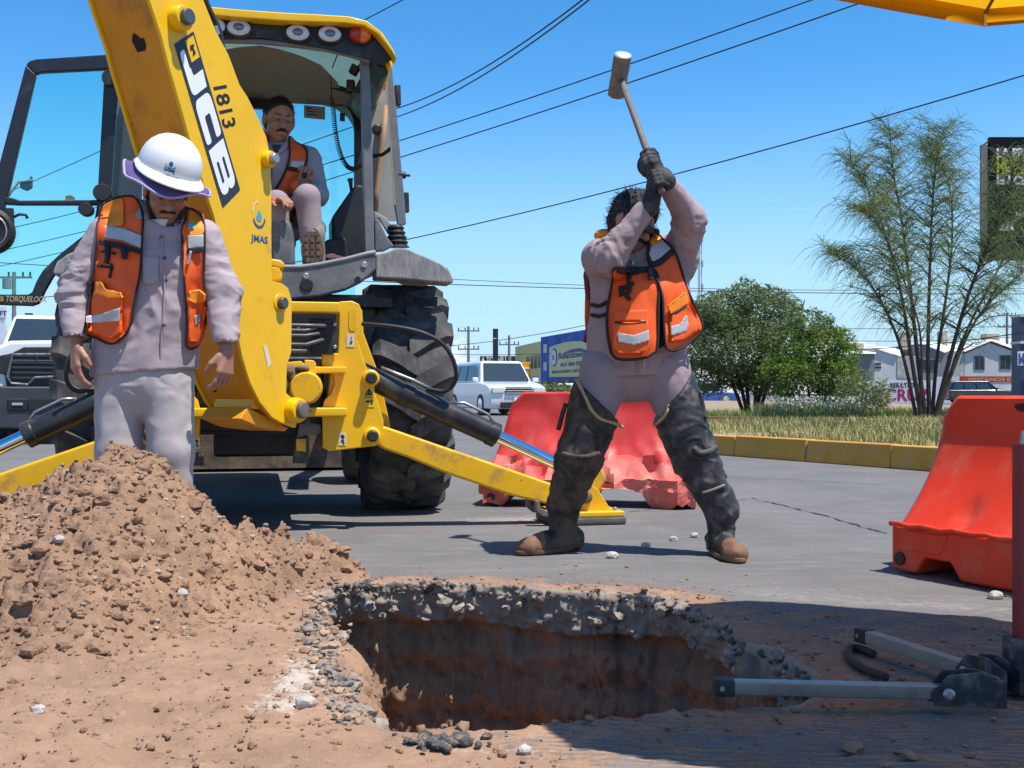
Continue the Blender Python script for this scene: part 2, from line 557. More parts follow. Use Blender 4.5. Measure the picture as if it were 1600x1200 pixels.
# outline of the pit on the road surface, read off the photograph and turned into metres
rim_px = [(478, 950), (492, 932), (512, 920), (560, 915), (644, 911), (730, 912), (816, 917), (870, 922), (930, 926), (977, 927), (1030, 931), (1074, 937), (1120, 962),
          (1165, 999), (1219, 1020), (1278, 1052), (1296, 1078), (1268, 1097), (1180, 1106), (1085, 1116), (924, 1129), (816, 1142), (720, 1148), (640, 1148), (575, 1138), (557, 1101), (530, 1075), (504, 1045), (484, 990)]
rim0 = np.array([[G(*p).x, G(*p).y] for p in rim_px])
def resample(poly, n):
    q = np.vstack([poly, poly[:1]])
    seg = np.linalg.norm(np.diff(q, axis=0), axis=1); s = np.concatenate([[0], np.cumsum(seg)])
    t = np.linspace(0, s[-1], n, endpoint=False)
    return np.stack([np.interp(t, s, q[:, 0]), np.interp(t, s, q[:, 1])], 1)
NR = 760
rim = resample(rim0, NR)
def nrm2(poly):
    t = np.roll(poly, -2, 0) - np.roll(poly, 2, 0)
    n = np.stack([t[:, 1], -t[:, 0]], 1); n /= np.linalg.norm(n, axis=1)[:, None] + 1e-9
    c = poly.mean(0)
    if ((poly - c) * n).sum() < 0: n = -n
    return n
rn = nrm2(rim)
for _ in range(3): rn = (rn + np.roll(rn, 1, 0) + np.roll(rn, -1, 0)); rn /= np.linalg.norm(rn, axis=1)[:, None]
jag = fbm(rim[:, 0] * 7, rim[:, 1] * 7, 0.3, 5, 3, 0.62) * 0.075
rim = rim + rn * jag[:, None]

def inside(px_, py_, poly):
    r = np.zeros(px_.shape, bool)
    x1, y1 = poly[:, 0], poly[:, 1]; x2, y2 = np.roll(x1, -1), np.roll(y1, -1)
    for a, b, c, d in zip(x1, y1, x2, y2):
        m = ((b > py_) != (d > py_))
        if b != d:
            r ^= m & (px_ < (c - a) * (py_ - b) / (d - b) + a)
    return r

GX0, GX1, GY0, GY1 = -3.4, 3.2, 1.5, 5.8
gx = np.arange(GX0, GX1 + 1e-6, 0.02)
gy = np.concatenate([np.arange(GY0, 4.4, 0.008), np.arange(4.4, GY1 + 1e-6, 0.02)])
gx[-1] = GX1; gy[-1] = GY1
XX, YY = np.meshgrid(gx, gy, indexing='ij')
def rim_dist(x, y):
    d = np.full(x.shape, 9.0)
    for i in range(0, NR, 4):
        d = np.minimum(d, (x - rim[i, 0]) ** 2 + (y - rim[i, 1]) ** 2)
    return np.sqrt(d)
RD = rim_dist(XX, YY)
# soil cover: thick on the left, thinning out around the pit
left_edge = -0.62 + 0.30 * sstep(3.6, 2.4, YY) - 0.10 * sstep(3.9, 4.4, YY)
dirt = sstep(0.22, -0.18, XX - left_edge) * sstep(5.3, 4.5, YY)
near_side = sstep(2.75, 2.45, YY)
dirt = np.maximum(dirt, (0.50 * np.exp(-(RD / 0.20) ** 2) + 0.18 * np.exp(-(RD / 0.5) ** 2)))
dirt = np.maximum(dirt, near_side * (0.85 - 0.42 * sstep(-0.35, 0.35, XX)))
dirt = np.maximum(dirt, 0.36 * sstep(4.95, 4.35, YY) * sstep(1.4, 0.5, XX) * sstep(-1.5, -0.8, XX))
dirt = np.maximum(dirt, 0.36 * sstep(4.1, 3.6, YY) * sstep(0.4, 0.8, XX))
chalk = 0.62 * np.exp(-((XX + 0.52) / 0.13) ** 2) * sstep(2.35, 2.6, YY) * sstep(4.1, 3.6, YY) + 0.45 * np.exp(-((XX + 0.05) / 0.3) ** 2 - ((YY - 2.3) / 0.08) ** 2)
chalk += 0.12 * np.exp(-((YY - 4.30) / 0.12) ** 2) * sstep(-0.7, -0.4, XX) * sstep(1.1, 0.4, XX)
dust = 0.30 * np.exp(-(((YY - 4.15 + 0.42 * (XX - 0.9)) / 0.22) ** 2)) * sstep(0.6, 0.9, XX) + 0.20 * sstep(5.0, 4.4, YY)
ZZ = fbm(XX * 5, YY * 5, 0, 3, 2) * 0.004 + fbm(XX * 60, YY * 60, 0, 2, 5) * 0.0012
lump = np.clip(dirt + fbm(XX * 7, YY * 7, 0, 5, 21, 0.65) * 0.7 - 0.35, 0, 1)
ZZ += lump * (0.012 + 0.014 * np.abs(fbm(XX * 16, YY * 16, 0, 4, 9, 0.6)) + 0.010 * fbm(XX * 45, YY * 45, 0, 3, 29))
# trodden soil on the left: flaky relief
tl = sstep(0.1, -0.3, XX - left_edge)
wq = 0.04 * fbm(XX * 9, YY * 9, 0, 2, 38)
ZZ += tl * sstep(-0.2, 0.5, fbm(XX * 2.2, YY * 2.6, 0, 3, 36)) * (0.036 * (0.55 - worley((XX + wq) * 15, (YY + wq) * 15, 3)) + 0.018 * (0.5 - worley((XX + wq) * 38, (YY + wq) * 38, 5)))
ZZ += tl * (0.02 * fbm(XX * 9, YY * 12, 0, 5, 33, 0.62) + 0.016 * np.abs(fbm(XX * 30, YY * 34, 0, 3, 35)))
# milled grooves to the right and on the near side of the pit
gm = np.maximum(sstep(0.35, 0.75, XX) * sstep(4.02 - 0.30 * (XX - 0.7), 3.86 - 0.30 * (XX - 0.7), YY), sstep(2.62, 2.5, YY) * sstep(-0.15, 0.25, XX))
ph = (YY + 0.10 * XX + 0.006 * fbm(XX * 4, YY * 4, 0, 3, 41)) / 0.026
groove = np.abs(((ph % 1) - 0.5) * 2)
gdep = 0.015 * (0.55 + 0.45 * fbm(XX * 6, YY * 9, 0, 4, 44))
ZZ -= gm * np.clip(gdep, 0.001, 1) * (1 - sstep(0.25, 0.8, groove))
ZZ += gm * 0.004 * fbm(XX * 14, YY * 90, 0, 3, 47)
dirt = dirt + gm * (0.55 * (sstep(0.3, 0.85, groove) - 0.42) + 0.25 * fbm(XX * 3, YY * 5, 0, 4, 53))
# a sunken saw-cut joint in the grooved part
jl = np.abs((YY - (3.62 + 0.06 * (XX - 1.0)))) + 0.004 * fbm(XX * 20, YY * 20, 0, 2, 49)
ZZ -= 0.014 * sstep(0.016, 0.004, jl) * sstep(0.9, 1.0, XX) * sstep(1.55, 1.45, XX)
edge = np.minimum.reduce([XX - GX0, GX1 - XX, YY - GY0, GY1 - YY])
fade = sstep(0.0, 0.35, edge)
ZZ *= fade; dirt_b = dirt * np.where(XX < -2.9, 1, 1)
nx, ny = XX.shape
vid = np.arange(nx * ny).reshape(nx, ny)
gv = np.stack([XX.ravel(), YY.ravel(), ZZ.ravel()], 1)
ins = inside(XX.ravel(), YY.ravel(), rim)
q = np.stack([vid[:-1, :-1], vid[1:, :-1], vid[1:, 1:], vid[:-1, 1:]], -1).reshape(-1, 4)
ni = ins[q].sum(1)
keep = ni < 4
qb = q[keep]
bidx = np.unique(qb[(ni[keep] > 0)].ravel()); bidx = bidx[ins[bidx]]
D2 = ((gv[bidx, None, :2] - rim[None]) ** 2).sum(-1)
gv[bidx, :2] = rim[D2.argmin(1)]; gv[bidx, 2] = 0.0
near = npmesh('ground', gv, qb, M_ground, attrs={'dirt': dirt.ravel(), 'dust': dust.ravel(), 'chalk': chalk.ravel()})
near['kind'] = 'structure'

# the rest of the road out to the horizon (a frame round the detailed patch)
def far_sheet():
    xs = sorted(set([-900, -300, -120, -60, -30, -15] + list(np.arange(-8, GX0, 0.5)) + list(np.arange(GX0, GX1, 0.3)) + [GX1] + list(np.arange(GX1, 8.1, 0.4)) + [12, 20, 40, 80, 160, 400, 900]))
    ys = sorted(set([-200, -40, -10, -2, 0.5] + list(np.arange(GY0, GY1, 0.43)) + [GY1] + list(np.arange(GY1, 14, 0.2)) + [15, 17, 20, 25, 32, 40, 55, 80, 120, 200, 400, 900, 2200]))
    xs = np.array(xs, float); ys = np.array(ys, float)
    A, B = np.meshgrid(xs, ys, indexing='ij')
    idg = np.arange(A.size).reshape(A.shape)
    qq = np.stack([idg[:-1, :-1], idg[1:, :-1], idg[1:, 1:], idg[:-1, 1:]], -1).reshape(-1, 4)
    cx, cy = A.ravel()[qq].mean(1), B.ravel()[qq].mean(1)
    k = ~((cx > GX0) & (cx < GX1) & (cy > GY0) & (cy < GY1))
    du = 0.75 * np.exp(-(((A - 0.15) / 0.75) ** 2 + ((B - 6.55) / 0.35) ** 2)) + 0.5 * np.exp(-(((A - 0.75) / 0.3) ** 2 + ((B - 6.1) / 0.2) ** 2))
    di = 0.5 * sstep(-1.2, -2.2, A) * sstep(6.2, 5.6, B)
    o = npmesh('road', np.stack([A.ravel(), B.ravel(), np.zeros(A.size)], 1), qq[k], M_ground, attrs={'dust': du.ravel(), 'dirt': di.ravel()})
    o['kind'] = 'structure'
far_sheet()
# cracks in the road surface: thin irregular dark seams
M_crack = mat('crack_tar', (0.035, 0.033, 0.032), 0.95, var=0.3)
for px0, py0, px1, py1, w_, sd in ((1175, 778, 1392, 834, 0.006, 3), (1480, 905, 1600, 942, 0.006, 5), (980, 800, 1180, 779, 0.004, 7), (1130, 745, 1420, 760, 0.005, 9)):
    a_, b_ = G(px0, py0), G(px1, py1); vs = []; N_ = 60
    t_ = np.linspace(0, 1, N_); d_ = (b_ - a_); n_ = V((-d_.y, d_.x, 0)).normalized()
    off = 0.05 * fbm(t_ * 9, 0 * t_ + sd, 0, 4, sd); ww = w_ * (0.25 + np.abs(fbm(t_ * 20, 0 * t_, 0, 2, sd + 1)) * 2.2)
    for k in range(N_):
        c_ = a_ + d_ * float(t_[k]) + n_ * float(off[k]); vs += [c_ + n_ * float(ww[k]) + UPZ * 0.004, c_ - n_ * float(ww[k]) + UPZ * 0.004]
    m = MB(); m.add(vs, [(2 * k, 2 * k + 1, 2 * k + 3, 2 * k + 2) for k in range(N_ - 1)]); o = m.build('road_crack', M_crack); o['kind'] = 'structure'

# ---- the pit: broken slab edge, undercut soil walls, floor
def pit_mat():
    m = ground_mat('pit_soil', base=(0.33, 0.27, 0.215), soil=(0.36, 0.215, 0.135))
    return m
M_pit = pit_mat()
NS = 26
prof = [(-0.020, 0.03), (0.002, 0.0)] + [(-0.006 - 0.136 * (k / (NS - 3.0)), -0.006 + 0.030 * (k / (NS - 3.0)) ** 3) for k in range(NS - 2)]
prof += [(-0.155, 0.07)] + [(-0.155 - 0.016 * k, 0.075 + 0.012 * math.sin(k * 0.6)) for k in range(1, 58)]
K = len(prof)
c0 = rim.mean(0)
arc_s = np.concatenate([[0], np.cumsum(np.linalg.norm(np.diff(rim, axis=0), axis=1))])
wl = sstep(-0.14, -0.33, rim[:, 0]) * sstep(4.08, 3.92, rim[:, 1])           # the sunlit left bank
wf = sstep(3.3, 3.8, rim[:, 1])
pv = np.zeros((NR, K, 3)); dat = np.zeros((NR, K)); cht = np.zeros((NR, K)); dut = np.zeros((NR, K))
thick = 1.0 + 0.35 * fbm(rim[:, 0] * 4, rim[:, 1] * 4, 0.7, 3, 51) - 0.35 * wl
for k, (z, off) in enumerate(prof):
    slab = k < NS
    zz = z * (thick if slab else 1.0) if k > 1 else np.full(NR, z)
    if not slab: zz = np.minimum(zz, -0.155 * thick - 0.0005 * (k - NS + 1))
    r3 = fbm(rim[:, 0] * 10, rim[:, 1] * 10, zz * 10, 5, 61, 0.6)
    r4 = fbm(rim[:, 0] * 34, rim[:, 1] * 34, zz * 34, 4, 63, 0.6)
    if slab:
        amp = min(1.0, max(0, (k - 1) / 4.0))
        ck = worley(arc_s * 13, zz * 16 + r3 * 0.6, 9)
        o_ = off + amp * (r3 * 0.034 + r4 * 0.020 - (0.5 - ck) * 0.030)
    else:
        o_ = off + r3 * 0.055 + r4 * 0.026 - (0.5 - worley(arc_s * 17, zz * 17 + r3, 12)) * 0.022
    inw = wl * (0.24 * sstep(0.0, -0.22, zz) + 0.09 * sstep(-0.2, -0.6, zz)) * (1 + 0.25 * r3)
    o_ = o_ * (1 - 0.3 * wl) - inw
    if k == 0: o_ = np.full(NR, off)
    if k == 1: o_ = np.zeros(NR)
    pv[:, k, 0] = rim[:, 0] + rn[:, 0] * o_; pv[:, k, 1] = rim[:, 1] + rn[:, 1] * o_; pv[:, k, 2] = zz
    dat[:, k] = np.where(slab, 0.22 + 0.35 * wl + 0.25 * r3, 1.1)
    cht[:, k] = np.where(slab and k > 3, 0.24 + 0.55 * fbm(rim[:, 0] * 5, rim[:, 1] * 5, zz * 9, 4, 71) * (zz < -0.02), 0.04)
pf = []
ii = np.arange(NR); jj = (ii + 1) % NR
for k in range(K - 1):
    pf.append(np.stack([ii * K + k, jj * K + k, jj * K + k + 1, ii * K + k + 1], 1))
pvv = pv.reshape(-1, 3)
cen = np.array([[c0[0], c0[1], pv[:, -1, 2].mean() - 0.02]])
pvv = np.vstack([pvv, cen]); ci = len(pvv) - 1
pfq = np.concatenate(pf)
floor = np.stack([ii * K + K - 1, jj * K + K - 1, np.full(NR, ci), np.full(NR, ci)], 1)
pit = npmesh('pit_wall', pvv, pfq, M_pit, attrs={'dirt': np.append(dat.ravel(), 1.1), 'chalk': np.append(cht.ravel(), 0), 'dust': np.zeros(len(pvv))})
pit['kind'] = 'structure'
fl = MB(); fl.add([tuple(v) for v in pv[:, -1, :]] + [tuple(cen[0])], [(i, (i + 1) % NR, NR) for i in range(NR)])
fo = fl.build('pit_floor', MATS['asphalt_and_soil'], smooth=True); fo['kind'] = 'structure'
at = fo.data.attributes.new('dirt', 'FLOAT', 'POINT'); at.data.foreach_set('value', [1.2] * len(fo.data.vertices))

# ---- soil heap
def soil_mat(name, soil=(0.345, 0.208, 0.130)):
    m = ground_mat(name, soil=soil, bdist=0.02); return m
M_soil = soil_mat('heap_soil')
rx = np.array([-3.3, -2.7, -2.3, -2.0, -1.82, -1.59, -1.46, -1.36, -1.26, -1.16, -1.06, -0.98, -0.87, -0.75, -0.66, -0.59, -0.53])
rz = np.array([-0.01, 0.08, 0.19, 0.28, 0.325, 0.42, 0.505, 0.515, 0.49, 0.405, 0.305, 0.235, 0.170, 0.125, 0.085, 0.04, -0.01])
hx = np.concatenate([np.arange(-3.3, -2.1, 0.016), np.arange(-2.1, -0.38, 0.0072)]); hy = np.concatenate([np.arange(2.75, 4.6, 0.0078), np.arange(4.6, 5.35, 0.02)])
HX, HY = np.meshgrid(hx, hy, indexing='ij')
def heap_h(x, y):
    base = np.interp(x + 0.03 * fbm(x * 3, y * 3, 0, 3, 81), rx, rz)
    yr = 4.12 + 0.10 * np.sin(x * 2.3) + 0.40 * sstep(-1.10, -0.68, x)
    t = y - yr
    wf_ = 0.36 + 0.94 * sstep(0.0, 0.4, base) + 0.08 * fbm(x * 4, 0 * x, 0.2, 3, 83)
    f = np.where(t < 0, 1 - sstep(0, 1, -t / wf_), 1 - sstep(0, 1, t / (0.30 + 0.55 * base / 0.5)))
    # a low apron of spilled soil in front
    apron = 0.05 * sstep(-0.72, -1.0, x) * sstep(3.0, 3.5, y) * sstep(4.6, 4.2, y)
    return np.maximum(base * f, apron * 0.9) , f
HZ, HF = heap_h(HX, HY)
RDh = rim_dist(HX, HY); RDh = np.where(inside(HX, HY, rim), 0.0, RDh)
HZ = HZ * sstep(0.0, 0.16, RDh)
act = sstep(0.01, 0.12, HZ)
n1 = fbm(HX * 5, HY * 5, HZ * 5, 4, 91, 0.55)
bil = np.abs(fbm(HX * 15, HY * 15, HZ * 15, 3, 93, 0.6))
bil2 = np.abs(fbm(HX * 38, HY * 38, HZ * 38, 3, 95, 0.6))
wx = 0.05 * fbm(HX * 8, HY * 8, 0, 3, 111); wy = 0.05 * fbm(HX * 8 + 9, HY * 8, 0, 3, 113)
SX, SY = HX + wx, (HY + wy) * 0.85 + HZ * 0.55
cw1 = worley(SX * 9, SY * 9, 1); cw2 = worley(SX * 19, SY * 19, 2); cw3 = worley(SX * 42, SY * 42, 3)
cm = sstep(-0.35, 0.35, fbm(HX * 3, HY * 3, 0, 3, 115))
HZ = HZ + act * (n1 * 0.045 + cm * (0.5 - cw1) * 0.10 + (0.35 + 0.65 * cm) * (0.5 - cw2) * 0.075 + (0.4 + 0.6 * cm) * (0.5 - cw3) * 0.038 + (0.25 - bil2) * 0.018 + fbm(HX * 90, HY * 90, 0, 2, 97) * 0.008) - 0.012
HXd = HX + act * 0.02 * fbm(HX * 25, HY * 25, HZ * 25, 3, 99); HYd = HY + act * 0.02 * fbm(HX * 25, HY * 25, HZ * 25, 3, 101)
hv = np.stack([HXd.ravel(), HYd.ravel(), HZ.ravel()], 1)
hid = np.arange(HX.size).reshape(HX.shape)
hq = np.stack([hid[:-1, :-1], hid[1:, :-1], hid[1:, 1:], hid[:-1, 1:]], -1).reshape(-1, 4)
hk = (HZ.ravel()[hq] > -0.006).any(1) & (RDh.ravel()[hq] > 0.012).all(1)
heap = npmesh('soil_heap', hv, hq[hk], M_soil, smooth=True, attrs={'dirt': np.full(hv.shape[0], 1.2)})
tag(heap, 'brown heap of loose excavated soil in front of the white-helmeted man', 'soil heap')

# ---- clods scattered over heap and ground: one mass
def ico(sub=1):
    bm = bmesh.new(); bmesh.ops.create_icosphere(bm, subdivisions=sub, radius=1.0)
    v = np.array([x.co[:] for x in bm.verts]); f = np.array([[y.index for y in x.verts] for x in bm.faces]); bm.free()
    return v, f
IV, IF = ico(1); IV2, IF2 = ico(2)
def clods(name, pts, sizes, mat_, seed=1, flat=0.75, dirtval=1.2):
    r = np.random.default_rng(seed); vs = []; fs = []; o = 0
    for p, s in zip(pts, sizes):
        iv, if_ = (IV2, IF2) if s > 0.02 else (IV, IF)
        w = iv * (1 + 0.55 * fbm(iv[:, 0] * 1.7 + p[0] * 31, iv[:, 1] * 1.7 + p[1] * 37, iv[:, 2] * 1.7, 2, seed))[:, None]
        a = r.uniform(0, 6.28, 3); ca, sa = np.cos(a), np.sin(a)
        R = np.array([[ca[0], -sa[0], 0], [sa[0], ca[0], 0], [0, 0, 1]]) @ np.array([[1, 0, 0], [0, ca[1], -sa[1]], [0, sa[1], ca[1]]])
        w = (w * np.array([1, r.uniform(0.6, 1), r.uniform(0.55, 0.95)])) @ R.T
        w = w * s; w[:, 2] *= flat
        vs.append(w + np.array(p)); fs.append(if_ + o); o += len(iv)
    ob = npmesh(name, np.vstack(vs), np.vstack(fs), mat_, smooth=False, attrs={'dirt': np.full(o, dirtval)})
    return ob
pts = []; szs = []
hzf = HZ
while len(pts) < 5200:
    i = int(np.searchsorted(hx, rng.uniform(-2.3, -0.42))); j = rng.integers(0, HX.shape[1])
    i = min(i, HX.shape[0] - 1)
    if HZ[i, j] > 0.015:
        if HY[i, j] > 4.9 or (HX[i, j] > -0.76 and HY[i, j] < 4.15): continue
        s = 0.004 + 0.011 * rng.random() ** 2.0 + (0.022 * rng.random() if rng.random() < 0.10 else 0)
        pts.append((HXd[i, j], HYd[i, j], HZ[i, j] + 0.05 * s)); szs.append(s)
M_damp = soil_mat('damp_soil', (0.245, 0.142, 0.088))
kd_ = int(len(pts) * 0.18)
o = clods('damp_clods', pts[:kd_], szs[:kd_], M_damp, 4); tag(o, 'darker damp clods among the loose soil of the heap', 'soil', kind='stuff')
o = clods('soil_clods', pts[kd_:], szs[kd_:], M_soil, 5); tag(o, 'loose clods of brown soil over the heap', 'soil', kind='stuff')
M_grit = mat('pale_grit', (0.40, 0.315, 0.24), 0.9, var=0.35, vscale=9, bump=0.4, bscale=60)
pts = []; szs = []
while len(pts) < 520:
    i = rng.integers(0, HX.shape[0]); j = rng.integers(0, HX.shape[1])
    if HZ[i, j] > 0.01 and HY[i, j] < 4.5:
        if vn(HX[i, j] * 3, HY[i, j] * 3, 0, 77) < -0.1: continue
        s = 0.0035 + 0.010 * rng.random() ** 2.5
        pts.append((HXd[i, j], HYd[i, j], HZ[i, j] + 0.3 * s)); szs.append(s)
o = clods('pale_grit', pts, szs, M_grit, 6); tag(o, 'pale gravel bits mixed into the soil heap', 'gravel', kind='stuff')
# crumbs on the ground around the pit
def ground_z(x, y):
    i = np.clip(np.searchsorted(gx, x), 0, nx - 1); j = np.clip(np.searchsorted(gy, y), 0, ny - 1)
    return ZZ[i, j]
pts = []; szs = []
while len(pts) < 4600:
    x = rng.uniform(-2.2, 1.8); y = rng.uniform(1.95, 4.9)
    i = min(np.searchsorted(gx, x), nx - 1); j = min(np.searchsorted(gy, y), ny - 1)
    if ins[i * ny + j]: continue
    w = dirt[i, j] + 0.10
    if rng.random() > w ** 1.5: continue
    if vn(x * 5, y * 5, 0, 3) < -0.1 and rng.random() < 0.8: continue
    s = 0.0025 + 0.009 * rng.random() ** 3.0 + (0.014 * rng.random() if rng.random() < 0.03 else 0)
    pts.append((x, y, ZZ[i, j] + 0.25 * s)); szs.append(s)
o = clods('soil_crumbs', pts, szs, M_soil, 8); tag(o, 'crumbs of soil strewn round the pit', 'soil', kind='stuff')
# broken pavement rubble along the left lip of the pit
M_rub = mat('rubble', (0.24, 0.205, 0.175), 0.9, var=0.5, vscale=14, bump=0.6, bscale=40, dirt=(0.42, 0.27, 0.17), dirt_amt=0.45, dirt_scale=20)
M_tar = mat('tar_rubble', (0.075, 0.072, 0.07), 0.85, var=0.5, vscale=20, bump=0.6, bscale=50, dirt=(0.34, 0.25, 0.18), dirt_amt=0.35, dirt_scale=26)
pts = []; szs = []
for i in range(300):
    t = rng.random(); px = 500 + 60 * t + rng.normal(0, 20); py = 925 + 210 * t ** 1.1 + rng.normal(0, 8)
    g = G(px, py); s = 0.004 + 0.017 * rng.random() ** 2.6
    pts.append((g.x - 0.03, g.y, 0.01 + 0.3 * s)); szs.append(s)
o = clods('pavement_rubble', pts, szs, M_rub, 9, dirtval=0); tag(o, 'grey pavement crumbs along the left lip of the pit', 'rubble', kind='stuff')
pts = []; szs = []
for i in range(46):
    px = rng.normal(690, 32); py = rng.normal(1166, 6); g = G(px, py); s = 0.006 + 0.014 * rng.random() ** 1.5
    pts.append((g.x, g.y, 0.008 + 0.3 * s)); szs.append(s)
for i in range(70):
    px = rng.uniform(510, 700); py = 922 + rng.normal(0, 5) - 8 * rng.random(); g = G(px, py); s = 0.006 + 0.014 * rng.random() ** 1.6
    pts.append((g.x, g.y + 0.02, 0.004 + 0.3 * s)); szs.append(s)
o = clods('asphalt_rubble', pts, szs, M_tar, 10, dirtval=0); tag(o, 'dark asphalt crumbs lying by the pit edge', 'rubble', kind='stuff')
# stones and gravel showing in the pit walls, broken chunks along the slab edge
def wall_pts(n, k0, k1, cond=None):
    out = []
    while len(out) < n:
        i = rng.integers(0, NR); k = rng.integers(k0, k1)
        if cond is not None and not cond(i): continue
        out.append(tuple(pv[i, k]))
    return out
q_ = wall_pts(620, NS + 2, K - 8); o = clods('wall_gravel', q_, [0.004 + 0.016 * rng.random() ** 2.5 for _ in q_], M_soil, 14, flat=0.9); tag(o, 'soil lumps and gravel showing in the pit walls', 'gravel', kind='stuff')
q_ = wall_pts(110, NS, K - 20); o = clods('wall_pebbles', q_, [0.004 + 0.012 * rng.random() ** 2 for _ in q_], M_grit, 15, flat=0.9); tag(o, 'pale pebbles showing in the pit walls', 'gravel', kind='stuff')
M_slabc = mat('slab_chunk', (0.29, 0.245, 0.20), 0.92, var=0.5, vscale=22, bump=0.7, bscale=60, fleck=(0.55, 0.51, 0.46), fleck_amt=0.14, fleck_scale=18)
far_side = lambda i: rim[i, 1] > 2.95 or rim[i, 0] < -0.3
q_ = wall_pts(330, 3, NS + 1, far_side); o = clods('slab_rubble', q_, [0.004 + 0.032 * rng.random() ** 2.6 for _ in q_], M_slabc, 16, flat=0.85, dirtval=0); tag(o, 'broken pavement chunks along the pit edge', 'rubble', kind='stuff')
q_ = wall_pts(240, 2, 9, far_side); o = clods('slab_tar', q_, [0.005 + 0.016 * rng.random() ** 1.8 for _ in q_], M_tar, 17, flat=0.7, dirtval=0); tag(o, 'black asphalt layer crumbs along the pit edge', 'rubble', kind='stuff')
q_ = wall_pts(520, 4, K - 14, lambda i: wl[i] > 0.4); o = clods('bank_clods', q_, [0.005 + 0.020 * rng.random() ** 2 for _ in q_], M_soil, 18, flat=0.9); tag(o, 'tan soil clods on the sunlit left bank of the pit', 'soil', kind='stuff')
# single stones one can point to
M_stone = mat('stone', (0.44, 0.40, 0.35), 0.85, var=0.3, vscale=14, bump=0.5, bscale=40)
for px, py, w, lab in [(1009, 856, 0.022, 'small grey stone on the asphalt, leftmost of three between the boots'), (1052, 845, 0.022, 'small tan stone on the asphalt, middle of three between the boots'),
                       (1085, 840, 0.022, 'small pale stone on the asphalt nearest the right boot'), (957, 872, 0.028, 'flat grey stone in the shadow between the boots'),
                       (1557, 936, 0.027, 'pale stone beside the near orange barrier'), (820, 1180, 0.016, 'whitish stone at the shadow edge in front of the pit'),
                       (478, 1112, 0.024, 'whitish broken stone on the soil left of the pit'), (284, 934, 0.022, 'pale grey stone lodged low on the soil heap'),
                       (92, 856, 0.019, 'white stone on the left slope of the soil heap'), (60, 1125, 0.016, 'small stone on the trodden soil at lower left')]:
    g = G(px, py)
    z = 0.0
    if px < 400 and py < 1000:                       # lies on the heap: walk the sight line to its surface
        for d in np.arange(2.8, 4.6, 0.01):
            q_ = P(px, py, d); i = min(max(np.searchsorted(hx, q_.x), 0), HX.shape[0] - 1); j = min(max(np.searchsorted(hy, q_.y), 0), HX.shape[1] - 1)
            if q_.z < HZ[i, j]: g = q_; z = HZ[i, j]; break
    else: z = float(ground_z(g.x, g.y))
    iv = IV2 * (1 + 0.4 * fbm(IV2[:, 0] * 1.4 + px, IV2[:, 1] * 1.4, IV2[:, 2] * 1.4, 3, px))[:, None] * np.array([1, 0.8, 0.68]) * w
    o = npmesh('stone', iv + np.array([g.x, g.y, z + 0.45 * w]), IF2, M_stone, smooth=False)
    tag(o, lab, 'stone', 'single stones around the pit')
# ------------------------------------------------------------------ backhoe loader (seen from behind, axis turned a little)
M_yel = mat('yellow_paint', (0.84, 0.47, 0.004), 0.36, var=0.07, vscale=4, spec=0.45, coat=0.15, dirt=(0.33, 0.17, 0.05), dirt_amt=0.15, dirt_scale=5, dirt_edge=0.14, fleck=(0.10, 0.06, 0.03), fleck_amt=0.075, fleck_scale=34, bump=0.06, bscale=8)
M_yelworn = mat('yellow_paint_worn', (0.80, 0.43, 0.006), 0.45, var=0.10, vscale=4, dirt=(0.30, 0.17, 0.07), dirt_amt=0.30, dirt_scale=6, dirt_edge=0.13, fleck=(0.055, 0.04, 0.03), fleck_amt=0.20, fleck_scale=30, bump=0.10, bscale=14)
M_belly = mat('yellow_paint_scraped_shaded', (0.66, 0.26, 0.004), 0.55, var=0.16, vscale=3, dirt=(0.26, 0.12, 0.05), dirt_amt=0.30, dirt_scale=4.5, dirt_edge=0.14, fleck=(0.05, 0.035, 0.025), fleck_amt=0.15, fleck_scale=22, bump=0.10, bscale=20)  # darker orange base puts the belly's shade into the colour; scrapes are wear
M_blk = mat('black_plastic', (0.022, 0.022, 0.024), 0.5, var=0.25, dirt=(0.13, 0.11, 0.09), dirt_amt=0.15, dirt_scale=7, dirt_edge=0.2)
M_blkpaint = mat('black_paint', (0.02, 0.022, 0.03), 0.35, var=0.2, dirt=(0.12, 0.10, 0.085), dirt_amt=0.12, dirt_scale=9, dirt_edge=0.2)
M_rub_t = mat('tyre_rubber', (0.042, 0.042, 0.044), 0.82, var=0.22, vscale=7, dirt=(0.20, 0.18, 0.155), dirt_amt=0.34, dirt_scale=6, dirt_edge=0.25, bump=0.2, bscale=60)
M_hose = mat('hose_rubber', (0.028, 0.028, 0.03), 0.55, var=0.2)
M_grey = mat('grey_moulding', (0.115, 0.12, 0.13), 0.55, var=0.16, vscale=5, dirt=(0.27, 0.25, 0.225), dirt_amt=0.30, dirt_scale=5, dirt_edge=0.2, bump=0.1, bscale=50)
M_steel = mat('bare_steel', (0.42, 0.41, 0.40), 0.4, 0.8, var=0.2, vscale=10)
M_chrome = mat('chrome_rod', (0.80, 0.81, 0.83), 0.10, 1.0, var=0.04, rvar=0.04)
M_ramp = mat('ram_black', (0.026, 0.026, 0.028), 0.34, var=0.25, vscale=6, dirt=(0.16, 0.13, 0.10), dirt_amt=0.20, dirt_scale=7, dirt_edge=0.2)
M_trim = mat('cab_trim', (0.22, 0.19, 0.155), 0.8, var=0.08)
M_trimg = mat('cab_side_trim', (0.30, 0.31, 0.285), 0.75, var=0.1)
M_post = mat('pillar_paint', (0.165, 0.165, 0.17), 0.42, var=0.2, vscale=8, fleck=(0.42, 0.40, 0.38), fleck_amt=0.09, fleck_scale=38)
M_seat = mat('seat_fabric', (0.018, 0.018, 0.02), 0.8, var=0.2, bump=0.2)
